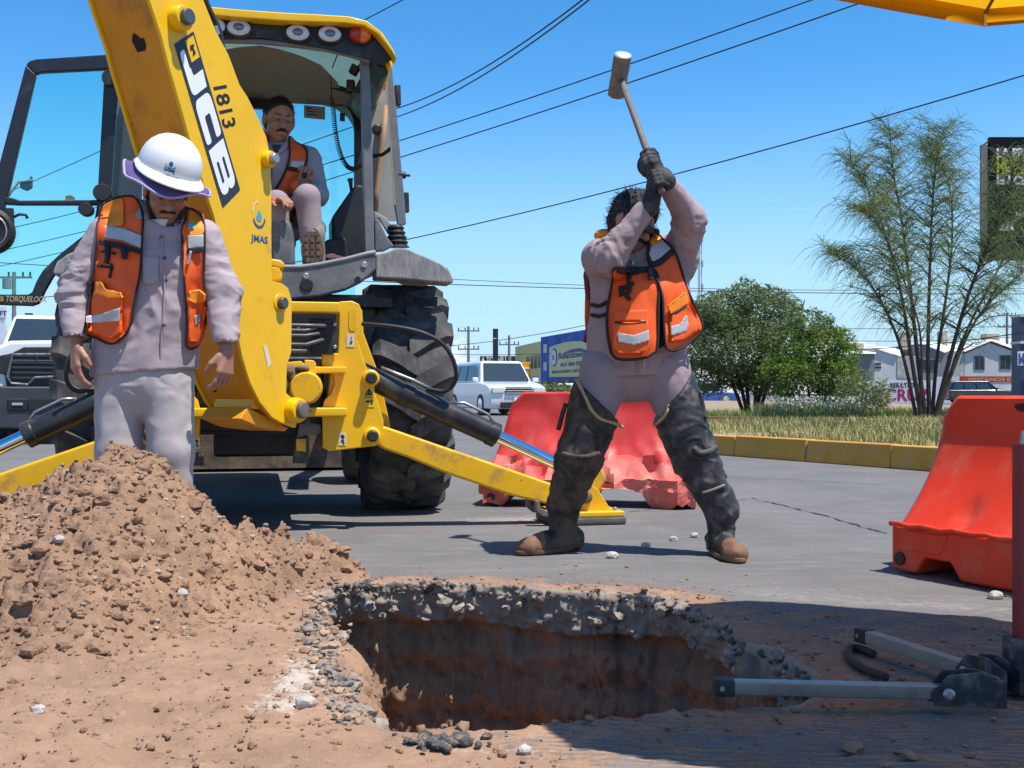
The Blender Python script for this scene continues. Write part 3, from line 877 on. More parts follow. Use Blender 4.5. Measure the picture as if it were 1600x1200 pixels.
M_sticker = mat('sticker_cream', (0.72, 0.60, 0.44), 0.55, var=0.05)
M_stick_y = mat('sticker_yellow', (0.80, 0.52, 0.02), 0.5, var=0.04)
M_ink = mat('ink_black', (0.015, 0.015, 0.018), 0.6, var=0.1)
M_inkblue = mat('ink_blue', (0.02, 0.10, 0.22), 0.5, var=0.1)
M_inkcyan = mat('ink_cyan', (0.05, 0.36, 0.55), 0.5, var=0.1)
M_decal = mat('decal_slate', (0.028, 0.032, 0.05), 0.4, var=0.1)
M_white = mat('white_vinyl', (0.80, 0.80, 0.80), 0.4, var=0.04, dirt=(0.45, 0.42, 0.38), dirt_amt=0.12, dirt_scale=9)
M_lens = mat('lamp_lens', (0.62, 0.66, 0.70), 0.12, var=0.15, vscale=60, coat=0.6)
M_lensin = mat('lamp_core', (0.16, 0.20, 0.26), 0.15, 0.6, var=0.2, vscale=80)
M_red = mat('lamp_red', (0.42, 0.012, 0.012), 0.15, var=0.1, coat=0.6)
M_amber = mat('lamp_amber', (0.85, 0.17, 0.01), 0.15, var=0.1, coat=0.6)
M_soilm = mat('caked_mud', (0.20, 0.135, 0.085), 0.95, var=0.35, vscale=12, bump=0.6, bscale=30)
M_glass = glass_mat('cab_glass', (0.52, 0.97, 0.90), 0.5)
M_glassg = glass_mat('cab_glass_green', (0.42, 0.62, 0.52), 0.9)

MO = V((-1.307, 6.0, 0.0)); MF = V((-0.218, 0.976, 0)).normalized(); MR = V((MF.y, -MF.x, 0)); UP = V((0, 0, 1))
CAMP = V((0, 0, CAM_H))
def ray(px, py): return V(((px - 800) / FOC, 1.0, (HOR - py) / FOC))
def mp(px, py, v=0.0):
    d = ray(px, py); t = (v - (CAMP - MO).dot(MF)) / d.dot(MF)
    return CAMP + d * t
def ml(u, v, w): return MO + MR * u + MF * v + UP * w
def plane_pt(px, py, p0, n):
    d = ray(px, py); return CAMP + d * ((V(p0) - CAMP).dot(n) / d.dot(n))

BH = empty('backhoe_loader', ml(0, 1.2, 0), 'yellow backhoe loader standing on its stabilisers, boom raised beside the cab', 'backhoe loader')
def pl(pts, v): return [mp(x, y, v) for x, y in pts]

# ---- wheels
def wheel(u0, v0, dia, wid, lugs, lugged=True, name='rear_wheel', hubmat=M_yelworn):
    R = dia / 2; c = ml(u0, v0, R - 0.012); ax = MR
    prof = []
    hw = wid / 2
    for r_, h_ in [(0.52 * R, -hw * 0.62), (0.60 * R, -hw * 0.86), (0.76 * R, -hw * 0.99), (0.87 * R, -hw * 0.99), (0.935 * R, -hw * 0.88), (0.952 * R, -hw * 0.45), (0.957 * R, 0),
                   (0.952 * R, hw * 0.45), (0.935 * R, hw * 0.88), (0.87 * R, hw * 0.99), (0.76 * R, hw * 0.99), (0.60 * R, hw * 0.86), (0.52 * R, hw * 0.62)]:
        prof.append((r_, h_))
    t = MB().lathe(prof, c, ax, 56, cap=False).build(name, M_rub_t, BH, smooth=True)
    rim_ = MB().lathe([(0.02, -hw * .2), (0.2 * R, -hw * 0.2), (0.22 * R, -hw * 0.1), (0.48 * R, 0.1 * hw), (0.50 * R, -hw * 0.6), (0.54 * R, -hw * 0.66), (0.54 * R, hw * 0.66), (0.50 * R, hw * 0.6), (0.46 * R, hw * 0.25), (0.24 * R, hw * 0.2), (0.2 * R, hw * 0.35), (0.02, hw * 0.38)], c, ax, 40).build('wheel_rim', hubmat, t, smooth=False, bevel=0)
    if not lugged: return t
    # one lug, built at the wheel's top, shared by all
    def lug(sgn):
        m = MB(); rings = []
        a0 = 2 * math.pi / lugs
        for k in range(7):
            s = k / 6.0                                   # centre of tread -> shoulder
            x = sgn * (-0.06 * wid + s * 0.575 * wid)
            ang = (-0.10 + 0.62 * s * (1.15 - 0.35 * s)) * a0 * 1.15
            ha = a0 * (0.205 + 0.05 * (1 - s) * (s > 0.0)) * (1.0 if s < 0.85 else 1.05)
            top = R * (1.0 if s < 0.84 else 0.985 - 0.028 * (s - 0.84) / 0.16)
            bot = R * (0.93 if s < 0.84 else 0.90 - 0.06 * (s - 0.84) / 0.16)
            ring = []
            for r_, da in ((bot, -ha * 1.22), (top, -ha * 0.92), (top, ha * 0.92), (bot, ha * 1.22)):
                a = ang + da
                ring.append(V((x, math.sin(a) * r_, math.cos(a) * r_)))
            rings.append(ring)
        m.loft(rings, True, True)
        me = m.build('tread_lug', M_rub_t, None)
        d = me.data; bpy.data.objects.remove(me)
        return d
    Bm = Matrix((MR, MF, UP)).transposed().to_4x4()
    off = c - wloc(t)
    for sgn in (1, -1):
        d = lug(sgn)
        for k in range(lugs):
            o = bpy.data.objects.new('tread_lug', d); COL.objects.link(o); o.parent = t
            a = 2 * math.pi * (k + (0.5 if sgn < 0 else 0)) / lugs
            o.matrix_local = Matrix.Translation(off) @ Bm @ Matrix.Rotation(a, 4, 'X')
    return t
wheel(0.875, 1.16, 1.42, 0.47, 17)
wheel(-0.875, 1.16, 1.42, 0.47, 17)
wheel(0.84, 3.35, 0.95, 0.32, 14, lugged=False, name='front_wheel')
wheel(-0.84, 3.35, 0.95, 0.32, 14, lugged=False, name='front_wheel')

# ---- chassis, axle, bonnet, loader bucket (mostly hidden behind)
def lbox(m, u0, u1, v0, v1, w0, w1):
    c = ml((u0 + u1) / 2, (v0 + v1) / 2, (w0 + w1) / 2)
    R = Matrix((MR, MF, UP)).transposed()
    return m.box(c, (abs(u1 - u0), abs(v1 - v0), abs(w1 - w0)), R)
m = MB(); lbox(m, -0.33, 0.33, 0.1, 4.3, 0.52, 0.92); lbox(m, -0.26, 0.26, 0.6, 2.2, 0.36, 0.52)
m.build('chassis', M_blkpaint, BH, bevel=0.02)
m = MB(); m.lathe([(0.1, -0.75), (0.11, -0.35), (0.19, -0.2), (0.22, 0), (0.19, 0.2), (0.11, 0.35), (0.1, 0.75)], ml(0, 1.16, 0.70), MR, 20)
m.build('rear_axle', M_blkpaint, BH, smooth=True)
m = MB(); lbox(m, -0.75, 0.75, 3.29, 3.41, 0.40, 0.54); m.build('front_axle', M_blkpaint, BH, bevel=0.02)
m = MB(); lbox(m, -0.40, 0.40, 2.25, 4.2, 0.95, 1.50); m.build('bonnet', M_yel, BH, bevel=0.08)
m = MB()
bk = [(4.75, 0.03), (4.72, 0.45), (4.80, 0.75), (5.05, 0.90), (5.02, 0.84), (4.86, 0.70), (4.80, 0.44), (4.82, 0.08), (5.55, 0.03), (5.55, 0.005)]
m.prism([ml(-1.12, v_, w_) for v_, w_ in bk], MR * 2.24)
for u in (-1.13, 1.10): m.prism([ml(u, v_, w_) for v_, w_ in [(4.75, 0.03), (4.72, 0.45), (4.80, 0.75), (5.05, 0.90), (5.55, 0.03)]], MR * 0.03)
m.build('loader_bucket', mat('bucket_steel', (0.06, 0.05, 0.042), 0.7, var=0.4, dirt=(0.26, 0.19, 0.13), dirt_amt=0.5, dirt_scale=4, dirt_edge=0.2), BH)
for u in (-0.62, 0.62):
    m = MB(); m.prism([ml(u - 0.05, 2.3, 1.05), ml(u - 0.05, 2.3, 1.3), ml(u - 0.05, 3.6, 1.1), ml(u - 0.05, 4.75, 0.45), ml(u - 0.05, 4.7, 0.25), ml(u - 0.05, 3.5, 0.85)], MR * 0.10)
    m.build('loader_arm', M_yel, BH, bevel=0.015)

# ---- rear frame: bracket plates each side, rails across
def bracket(sgn):
    def q(pts, v):
        r = []
        for x, y in pts:
            r.append(mp(x if sgn > 0 else 816 - x, y, v))
        return r
    front = [(531, 471), (550, 470), (561, 475), (566, 487), (564, 520), (559, 532), (599, 655), (600, 684), (595, 693), (586, 697), (515, 705), (505, 700), (503, 640), (507, 625), (517, 615), (523, 600), (521, 585), (513, 575), (503, 571), (503, 552), (528, 552)]
    m = MB(); m.prism(q(front, -0.05), MF * 0.035); m.build('bracket_plate', M_yel, BH, bevel=0.006)
    rear = [(552, 475), (566, 484), (568, 520), (592, 585), (610, 665), (608, 690), (520, 700), (508, 560), (540, 552)]
    m = MB(); m.prism(q(rear, 0.16), MF * 0.03); m.build('bracket_plate', M_yel, BH, bevel=0.006)
    if sgn > 0:
        # slotted lifting eye: raised lip and dark slot with a hose through it
        m = MB(); m.prism(q([(545, 486), (549, 481), (554, 481), (557, 486), (557, 511), (554, 517), (548, 517), (545, 512)], -0.0535), MF * 0.003); m.build('slot', M_yelworn, BH)
    for x, y, r_ in ((579, 591, 0.030), (581, 681, 0.030)):
        c = q([(x, y)], -0.05)[0]
        b_ = MB().lathe([(r_ * 1.55, 0), (r_ * 1.55, -0.012), (r_ * 1.2, -0.02)], c, MF, 24).build('pin_boss', M_yel, BH, smooth=False, bevel=0.003)
        MB().lathe([(r_, -0.0), (r_, -0.062), (r_ * 0.8, -0.07)], c, MF, 20).build('pin', M_blk, b_, bevel=0.003)
    # tie web between the two plates
    m = MB(); m.prism([*q([(531, 471), (503, 700), (510, 700), (538, 471)], -0.014)], MF * 0.172); m.build('web', M_yel, BH)
bracket(1); bracket(-1)
cs = mp(546, 531, -0.052)
def sticker(px0, py0, px1, py1, v, mat_, marks=True, kindname='sticker', skew=0):
    m = MB(); a = [mp(px0, py0, v), mp(px1, py0 + skew, v), mp(px1, py1 + skew, v), mp(px0, py1, v)]
    m.prism(a, MF * 0.001); o = m.build(kindname, mat_, BH)
    return o, a
def in_sticker(o, a, polys, v_off=-0.0012):
    for poly in polys:
        pts = []
        for s, t in poly:
            pts.append(a[0] * (1 - s) * (1 - t) + a[1] * s * (1 - t) + a[2] * s * t + a[3] * (1 - s) * t - MF * 0.0025)
        MB().prism(pts, MF * 0.001).build('sticker_mark', M_ink, o)
o, a = sticker(541.5, 522, 554, 542, -0.053, M_sticker)
in_sticker(o, a, [[(.35, .75), (.7, .72), (.75, .6), (.6, .45), (.62, .62), (.45, .62)], [(.55, .2), (.65, .2), (.62, .45), (.56, .45)]])
o, a = sticker(568, 604, 585, 636, -0.053, M_stick_y)
in_sticker(o, a, [[(.1, .42), (.5, .08), (.9, .42), (.78, .42), (.5, .17), (.22, .42)], [(.22, .36), (.78, .36), (.78, .42), (.22, .42)], [(.44, .2), (.56, .2), (.58, .36), (.42, .36)],
               [(.05, .5), (.95, .5), (.95, .53), (.05, .53)], [(.2, .68), (.6, .68), (.6, .78), (.2, .78)], [(.68, .85), (.68, .7), (.6, .7), (.76, .58), (.92, .7), (.84, .7), (.84, .85)]])
o, a = sticker(529, 676, 541, 696, -0.053, M_sticker)
in_sticker(o, a, [[(.2, .25), (.5, .12), (.8, .3), (.7, .5), (.4, .42), (.35, .3)], [(.3, .6), (.65, .55), (.8, .85), (.6, .9), (.55, .7), (.35, .75)]])
o, a = sticker(303, 684, 312, 701, -0.053, M_sticker)
in_sticker(o, a, [[(.2, .25), (.5, .12), (.8, .3), (.7, .5), (.4, .42), (.35, .3)], [(.3, .6), (.65, .55), (.8, .85), (.6, .9), (.55, .7), (.35, .75)]])
# rails
for (y0, y1), v0, v1 in (((472, 489), -0.17, -0.05), ((637, 651), -0.16, -0.05)):
    a = mp(532 if y0 < 500 else 543, y0, v0); b = mp(532, y1, v0)
    uR = (a - MO).dot(MR); m = MB(); lbox(m, -uR, uR, v0, v1 - 0.001, b.z, a.z)
    m.build('frame_rail', M_yel, BH, bevel=0.008)
m = MB(); a = mp(541, 573, -0.12); b = mp(480, 583, -0.12); uR = (a - MO).dot(MR); uL = (b - MO).dot(MR); lbox(m, uL, uR, -0.12, -0.051, b.z, a.z); m.build('frame_ledge', M_yel, BH, bevel=0.006)
m = MB(); a = mp(541, 480, 0.25); uR = (a - MO).dot(MR) * 0.98; lbox(m, -uR, uR, 0.24, 0.28, 0.50, 1.20); m.build('frame_backing', M_blkpaint, BH)
# valve block with pipes
m = MB(); m.prism(pl([(484, 497), (519, 498), (527, 507), (528, 548), (518, 554), (486, 553)], -0.10), MF * 0.04); vb = m.build('valve_block', M_blk, BH, bevel=0.006)
for x, y in ((523, 507), (523, 542)): MB().lathe([(0.010, 0), (0.010, -0.012), (0.006, -0.016)], mp(x, y, -0.10), MF, 8).build('bolt', M_steel, vb)
for k, (y0, y1, xe) in enumerate(((508, 509, 507), (524, 521, 497), (538, 531, 503), (548, 546, 478), (516, 513, 492))):
    m = MB(); m.tube([mp(436, y0, -0.17), mp(455, y0, -0.17), mp(478, y0 + 0.5, -0.165), mp(xe, y1, -0.15), mp(xe + 4, y1, -0.08)], 0.0095, 8); m.build('hydraulic_pipe', mat('pipe_grey', (0.10, 0.10, 0.105), 0.4, var=0.2), BH, smooth=True)
m = MB(); m.tube([mp(466, 500, -0.14), mp(466, 525, -0.145), mp(470, 552, -0.13)], 0.008, 6); m.build('hydraulic_pipe', MATS['pipe_grey'], BH, smooth=True)
# slide clamps and mud between boom foot and frame
m = MB(); m.prism(pl([(449, 566), (470, 564), (478, 571), (478, 576), (449, 577)], -0.22), MF * 0.12); m.prism(pl([(476, 562), (490, 563), (494, 568), (494, 588), (477, 590)], -0.18), MF * 0.08); m.build('slide_clamp', M_yel, BH, bevel=0.005)
m = MB(); m.lathe([(0.075, -0.16), (0.085, -0.14), (0.085, -0.02), (0.06, 0.0)], mp(476, 606, -0.08), MF, 24); m.build('slew_ram_end', M_yelworn, BH, bevel=0.004)
mv, mf_ = None, None
def mudlump(c, r, seed, parent, name='mud'):
    iv = IV2 * (1 + 0.5 * fbm(IV2[:, 0] * 2 + seed, IV2[:, 1] * 2, IV2[:, 2] * 2, 3, seed))[:, None] * np.array(r)
    return npmesh(name, iv + np.array(c), IF2, M_soilm, parent, smooth=True)
for k, (x, y, r_) in enumerate(((451, 579, (0.05, 0.04, 0.035)), (459, 590, (0.03, 0.04, 0.06)), (447, 600, (0.02, 0.03, 0.05)), (462, 615, (0.02, 0.03, 0.06)), (470, 575, (0.05, 0.04, 0.02)), (468, 642, (0.06, 0.015, 0.012)))):
    mudlump(mp(x, y, -0.2), r_, k + 3, BH)
m = MB(); m.prism(pl([(469, 662), (484, 660), (502, 664), (502, 678), (480, 680), (464, 684)], 0.0), MF * 0.1); m.build('frame_shim', M_grey, BH, bevel=0.004)
m = MB(); m.prism(pl([(462, 684), (483, 682), (483, 724), (458, 724)], 0.0), MF * 0.12); m.build('parking_stop', mat('stop_steel', (0.055, 0.05, 0.045), 0.6, var=0.3, dirt=(0.2, 0.17, 0.14), dirt_amt=0.4), BH, bevel=0.004)
m = MB(); m.prism(pl([(463, 686), (478, 686), (478, 706), (463, 704)], -0.006), MF * 0.004); m.build('decal', M_yelworn, BH)
m = MB(); m.prism(pl([(296, 708), (318, 708), (318, 728), (300, 728)], 0.02), MF * 0.1); m.build('parking_stop', MATS['stop_steel'], BH)

# ---- stabilisers: leg, ram, foot on each side
def stab(sgn):
    def q(x, y, v):
        return mp(x if sgn > 0 else 816 - x, y, v)
    top = [(590, 664), (604, 667), (700, 700), (800, 734), (866, 757), (905, 742), (935, 728), (943, 735), (948, 748), (940, 764)]
    bot = [(925, 778), (900, 806), (860, 789), (800, 775), (700, 741), (640, 716), (600, 702), (588, 694)]
    m = MB(); m.prism([q(x, y, -0.005) for x, y in top + bot], MF * 0.14)
    leg = m.build('stabiliser_leg', M_yelworn, BH, bevel=0.014)
    # lower hinge cheeks and pin on the foot
    for v0 in (-0.045, 0.145):
        m = MB(); m.prism([q(x, y, v0) for x, y in ((893, 806), (908, 762), (922, 757), (934, 764), (962, 808))], MF * 0.03); f_ = m.build('foot_cheek', M_yelworn, BH, bevel=0.005)
    MB().lathe([(0.034, 0), (0.034, -0.02), (0.022, -0.025), (0.022, -0.045), (0.012, -0.05)], q(915, 777, -0.045), MF, 18).build('foot_pin', mat('rusty_pin', (0.16, 0.10, 0.06), 0.6, 0.3, var=0.4, vscale=20), BH, bevel=0.003)
    # foot: steel plate over a rubber block with a hook end
    c = q(905, 812, 0.07); zt = 0.062
    uc = (c - MO).dot(MR); u0, u1 = (uc - 0.20, uc + 0.21) if sgn > 0 else (uc - 0.21, uc + 0.20)
    m = MB(); lbox(m, u0, u1, -0.10, 0.26, 0.045, 0.075); ft = m.build('foot_plate', M_yelworn, BH, bevel=0.006)
    m = MB(); lbox(m, u0 - 0.005, u1 + 0.012, -0.105, 0.265, 0.002, 0.045); m.build('foot_rubber', mat('foot_rubber', (0.11, 0.10, 0.092), 0.85, var=0.3, vscale=10, bump=0.4, bscale=40), ft, bevel=0.012)
    ue = u0 if sgn > 0 else u1; k = -1 if sgn > 0 else 1
    for v0 in (-0.09, 0.12):
        m = MB()
        m.prism([ml(ue + k * a_, v0, b_) for a_, b_ in ((-0.02, 0.05), (0.05, 0.055), (0.085, 0.085), (0.088, 0.14), (0.07, 0.14), (0.062, 0.10), (0.03, 0.085), (-0.02, 0.082))], MF * 0.06)
        m.build('foot_claw', mat('claw_steel', (0.20, 0.17, 0.14), 0.6, 0.3, var=0.4, vscale=16), ft, bevel=0.004)
    for du, dv in ((0.17, -0.05), (0.17, 0.2)):
        MB().lathe([(0.014, 0), (0.014, 0.014), (0.008, 0.018)], ml(uc + (du if sgn > 0 else -du), dv, 0.075), UP, 8).build('bolt', M_steel, ft)
    # hydraulic ram
    a = q(560, 582, 0.055); b_ = q(776, 681, 0.055); e = q(905, 741, 0.055)
    ax = (b_ - a).normalized()
    b = MB().lathe([(0.055, 0), (0.063, 0.01), (0.063, (b_ - a).length - 0.05), (0.068, (b_ - a).length - 0.045), (0.068, (b_ - a).length), (0.05, (b_ - a).length + 0.008)], a, ax, 28).build('ram_barrel', M_ramp, BH, bevel=0.002)
    MB().cyl(b_, e, 0.034, 24).build('ram_rod', M_chrome, BH, smooth=False, bevel=0.001)
    MB().lathe([(0.05, -0.05), (0.05, 0.05)], e, MF, 20).build('ram_eye', M_yelworn, BH, bevel=0.004)
    # hose clip, steel pipe and hose
    cc = a + ax * ((b_ - a).length * 0.34)
    m = MB(); m.lathe([(0.066, -0.03), (0.068, -0.03), (0.068, 0.03), (0.066, 0.03)], cc, ax, 24); m.build('hose_clip', M_blk, b)
    n_ = ax.cross(MF).normalized()
    if n_.z < 0: n_ = -n_
    m = MB(); m.tube([a + ax * 0.10 + n_ * 0.075, cc - ax * 0.05 + n_ * 0.082, cc + n_ * 0.085, cc + ax * 0.14 + n_ * 0.08], 0.010, 8); m.build('ram_pipe', M_steel, b, smooth=True)
    m = MB(); m.tube([b_ - ax * 0.30 + n_ * 0.062, b_ - ax * 0.24 + n_ * 0.09, b_ - ax * 0.09 + n_ * 0.088, b_ - ax * 0.05 + n_ * 0.06], 0.008, 8); m.build('ram_pipe', M_steel, b, smooth=True)
    pts = [q(x, y, v) for x, y, v in ((552, 505, 0.05), (580, 507, -0.02), (620, 511, -0.06), (660, 520, -0.08), (690, 536, -0.08), (707, 560, -0.07), (713, 585, -0.05), (708, 602, -0.02), (695, 611, 0.0), (680, 610, 0.02), (667, 607, 0.04))]
    def smooth_path(p, n=6):
        out = []
        for i in range(len(p) - 1):
            p0 = p[max(i - 1, 0)]; p1 = p[i]; p2 = p[i + 1]; p3 = p[min(i + 2, len(p) - 1)]
            for k_ in range(n):
                t = k_ / n
                out.append(0.5 * ((2 * p1) + (p2 - p0) * t + (2 * p0 - 5 * p1 + 4 * p2 - p3) * t * t + (3 * p1 - p0 - 3 * p2 + p3) * t ** 3))
        out.append(p[-1]); return out
    globals()['smooth_path'] = smooth_path
    MB().tube(smooth_path(pts), 0.0115, 8).build('hydraulic_hose', M_hose, BH, smooth=True)
stab(1); stab(-1)

# ---- boom, slewed and raised
K0 = mp(440, 640, -0.62)
th = rad(30); BN = V((math.cos(th), -math.sin(th), 0)); BW = 0.31
def bp_(px, py, off=0.0): return plane_pt(px, py, K0, BN) + BN * off
left = [(205, -80), (228, 0), (247, 57), (257, 97), (283, 187), (290, 213), (320, 310), (330, 340), (350, 430), (362, 500), (374, 560), (386, 598), (402, 630), (420, 652), (436, 661)]
right = [(457, 669), (462, 655), (460, 632), (452, 622), (443, 614), (444, 572), (451, 550), (452, 470), (446, 450), (436, 443), (421, 440), (420, 380), (420, 300), (418, 245), (412, 215), (400, 187), (383, 153), (370, 133), (353, 87), (333, 50), (313, 0), (290, -80)]
# beyond the frame the boom goes on to its knuckle
tl_ = bp_(205, -80); tr_ = bp_(290, -80); dirb = (bp_(205, -80) - bp_(257, 97)).normalized()
ext = [tr_ + dirb * 0.10 + (tl_ - tr_) * 0.05, tr_ + dirb * 0.24 + (tl_ - tr_) * 0.3, tl_ + dirb * 0.24 + (tr_ - tl_) * 0.3, tl_ + dirb * 0.10]
side = [bp_(x, y) for x, y in left] + [bp_(x, y) for x, y in right] + ext
m = MB(); m.prism(side, BN * 0.018); m.build('boom_plate', M_yel, BH, bevel=0.004)
m = MB(); m.prism([p - BN * (BW + 0.018) for p in side], BN * 0.018); m.build('boom_plate', M_yel, BH, bevel=0.004)
# belly skin (recessed a little) and back skin
def skin(pp, inset, nm, mt):
    m = MB(); rings = []
    for p, q_ in pp:
        rings.append([p - BN * 0.0005, p - BN * (BW - 0.0005)])
    vs = []; fs = []
    for r_ in rings: vs += r_
    for k in range(len(rings) - 1): fs.append((2 * k, 2 * k + 1, 2 * k + 3, 2 * k + 2))
    m.add(vs, fs)
    o = m.build(nm, mt, BH, smooth=False)
    s_ = o.modifiers.new('solid', 'SOLIDIFY'); s_.thickness = 0.012; s_.offset = 0
    return o
inw = V((0.35, 0.25, 0)).normalized() * 0.012
bl = [(bp_(x, y) + (bp_(x + 6, y) - bp_(x, y)).normalized() * 0.02, 0) for x, y in left]
bl = [(ext[3] + (tr_ - tl_).normalized() * 0.02, 0)] + bl
skin(bl, 0, 'boom_belly', M_belly)
br = [(bp_(x, y) - (bp_(x + 6, y) - bp_(x, y)).normalized() * 0.02, 0) for x, y in right[10:]]
br = br + [(ext[0] + (tl_ - tr_).normalized() * 0.02, 0)]
skin(br, 0, 'boom_back', M_yel)
# scraped foot of the belly: bent lip
m = MB(); m.prism([bp_(392, 636, -0.02), bp_(436, 658, -0.02), bp_(456, 669, -0.02), bp_(452, 674, -0.02), bp_(410, 668, -0.02), bp_(380, 655, -0.02)], -BN * (BW - 0.06)); m.build('boom_foot', M_belly, BH, bevel=0.006)
# dark drain hole with torn edge in the belly, and a small one low down
for (x0, y0, x1, y1, rr_, hh_) in ((207, 66, 0, 0, 0.032, 0.058), (347, 607, 0, 0, 0.014, 0.014)):
    edge_p = None
    yy = y0
    # belly point: on the belly surface at mid width
    lp = np.array(left, float); xl = np.interp(yy, lp[:, 1], lp[:, 0])
    base = bp_(xl, yy) + (bp_(xl + 6, yy) - bp_(xl, yy)).normalized() * 0.02
    p = base - BN * (BW * (0.42 if yy < 300 else 0.75))
    hn = (V((-math.sin(th), -math.cos(th), 0))); tv = (bp_(np.interp(yy - 30, lp[:, 1], lp[:, 0]), yy - 30) - bp_(xl, yy)).normalized(); nn = BN.cross(tv).normalized()
    if nn.dot(hn) < 0: nn = -nn
    ring = []
    for k in range(14):
        a = 2 * math.pi * k / 14; w_ = 1 + 0.22 * math.sin(3 * a + 1) + 0.12 * math.sin(5 * a)
        ring.append(p + nn * 0.0075 + BN * (rr_ * w_ * math.cos(a)) + tv * (hh_ * w_ * math.sin(a)))
    MB().prism(ring, -nn * 0.004).build('drain_hole', mat('hole_black', (0.02, 0.014, 0.01), 0.9), BH)
# bosses on the boom side
def boss(px, py, r_, h_, pinmat, off=0.018):
    c = bp_(px, py, off); b = MB().lathe([(r_, 0), (r_ * 0.97, h_ * 0.7), (r_ * 0.86, h_)], c, BN, 24).build('pin_boss', M_yel, BH, bevel=0.003)
    MB().lathe([(r_ * 0.62, h_), (r_ * 0.62, h_ + 0.022), (r_ * 0.5, h_ + 0.026)], c, BN, 20).build('pin', pinmat, b, bevel=0.002)
M_pin = mat('pin_grey', (0.10, 0.10, 0.11), 0.4, 0.4, var=0.2)
boss(272, 31, 0.055, 0.05, M_pin); boss(412, 250, 0.04, 0.035, mat('pin_light', (0.35, 0.36, 0.38), 0.35, 0.6))
boss(433, 474, 0.045, 0.006, M_pin); boss(453, 641, 0.062, 0.05, mat('pin_dirty', (0.16, 0.14, 0.12), 0.6, 0.3, var=0.4, vscale=18))
# decal band and letters
band = [(267, 70), (297, 50), (370, 297), (343, 325)]        # TL, TR, BR, BL (reads downwards, letter tops to the right)
def bd(s, t, off):      # s along the reading direction (down), t letter height (0 left, 1 right)
    x = (band[0][0] * (1 - t) + band[1][0] * t) * (1 - s) + (band[3][0] * (1 - t) + band[2][0] * t) * s
    y = (band[0][1] * (1 - t) + band[1][1] * t) * (1 - s) + (band[3][1] * (1 - t) + band[2][1] * t) * s
    return bp_(x, y, off)
dec = MB().prism([bd(0, 0, 0.0195), bd(0, 1, 0.0195), bd(1, 1, 0.0195), bd(1, 0, 0.0195)], BN * 0.001).build('decal_band', M_decal, BH)
def rnd(poly, r=0.08, n=4):
    out = []
    N_ = len(poly)
    for i in range(N_):
        p0 = np.array(poly[i - 1][:2], float); p1 = np.array(poly[i][:2], float); p2 = np.array(poly[(i + 1) % N_][:2], float)
        rr = poly[i][2] if len(poly[i]) > 2 else 0
        if rr <= 0: out.append(tuple(p1)); continue
        a = p1 + (p0 - p1) / max(np.linalg.norm(p0 - p1), 1e-9) * rr; b = p1 + (p2 - p1) / max(np.linalg.norm(p2 - p1), 1e-9) * rr
        for k in range(n + 1):
            t = k / n; out.append(tuple((1 - t) ** 2 * a + 2 * t * (1 - t) * p1 + t * t * b))
    return out
def glyph(poly, s0, s1, matl, name, t0=0.10, t1=0.90, off=0.0215):
    pts = [bd(s0 + (s1 - s0) * x, t0 + (t1 - t0) * y, off) for x, y in rnd(poly)]
    return MB().prism(pts, BN * 0.001).build(name, matl, dec)
J = [(0.0, 0.30, .05), (0.0, 0.0, .12), (0.62, 0.0, .0), (1.0, 0.0, .22), (1.0, 0.94, 0), (0.62, 1.0, 0), (0.62, 0.38, .08), (0.42, 0.36, .05), (0.42, 0.30, 0)]
Cg = [(0.0, 0.0, .25), (1.0, 0.0, .12), (1.0, 0.32, .08), (0.42, 0.32, .08), (0.42, 0.68, .08), (1.0, 0.66, .08), (1.0, 1.0, .12), (0.0, 1.0, .25)]
Bg = [(0.0, 0.0, .02), (1.0, 0.0, .25), (1.0, 0.50, .16), (0.93, 0.52, 0), (1.0, 0.54, .16), (1.0, 1.0, .25), (0.0, 1.0, .02)]
glyph(J, 0.06, 0.335, M_white, 'letter'); glyph(Cg, 0.365, 0.635, M_white, 'letter'); glyph(Bg, 0.665, 0.95, M_white, 'letter')
for t0, t1 in ((0.24, 0.36), (0.62, 0.74)): glyph([(0.32, 0, .03), (0.76, 0, .05), (0.76, 1, .05), (0.32, 1, .03)], 0.665, 0.95, M_decal, 'letter_slot', 0.10 + 0.8 * t0, 0.10 + 0.8 * t1, 0.0232)
glyph([(0, 0), (1, 0), (1, 1), (0, 1)], 0.02, 0.155, M_yel, 'decal_patch', 0.50, 0.92)
glyph([(0.3, 0.35), (0.5, 0.2), (0.55, 0.5), (0.8, 0.3), (0.75, 0.7), (0.5, 0.6), (0.35, 0.8)], 0.02, 0.155, M_ink, 'decal_glyph', 0.50, 0.92, 0.0235)
# fleet number and the water board emblem
a = bp_(332, 131, 0.019); b = bp_(354, 220, 0.019); xd = (b - a).normalized(); yd = BN.cross(xd)
text_mesh('1813', 0.118, M_ink, 'fleet_number', BH, bp_(327, 130, 0.0188), xd, yd, 0.0006, stretch=(b - a).length / 0.285, bold=0.002)
lc = bp_(400, 338, 0.0192); vx = BN.cross(UP).normalized() * -1; vx = UP.cross(BN).normalized()
def on_boom(pts, c, sc, off=0.0): return [c + vx * (x * sc) + UP * (y * sc) + BN * off for x, y in pts]
drop = [(0, 1)] + [(0.62 * math.sin(t) * (1 if True else 0), -0.25 - 0.6 * math.cos(t)) for t in np.linspace(2.35, -2.35, 15)]
em = MB().prism(on_boom(drop, lc, 0.030), BN * 0.0008).build('emblem', M_inkcyan, BH)
arc = [(1.05 * math.cos(t), -0.15 + 1.25 * math.sin(t)) for t in np.linspace(-2.9, -0.1, 16)] + [(0.85 * math.cos(t), -0.1 + 1.0 * math.sin(t)) for t in np.linspace(-0.1, -2.9, 16)]
MB().prism(on_boom(arc, lc, 0.040), BN * 0.0008).build('emblem_arc', M_inkblue, em)
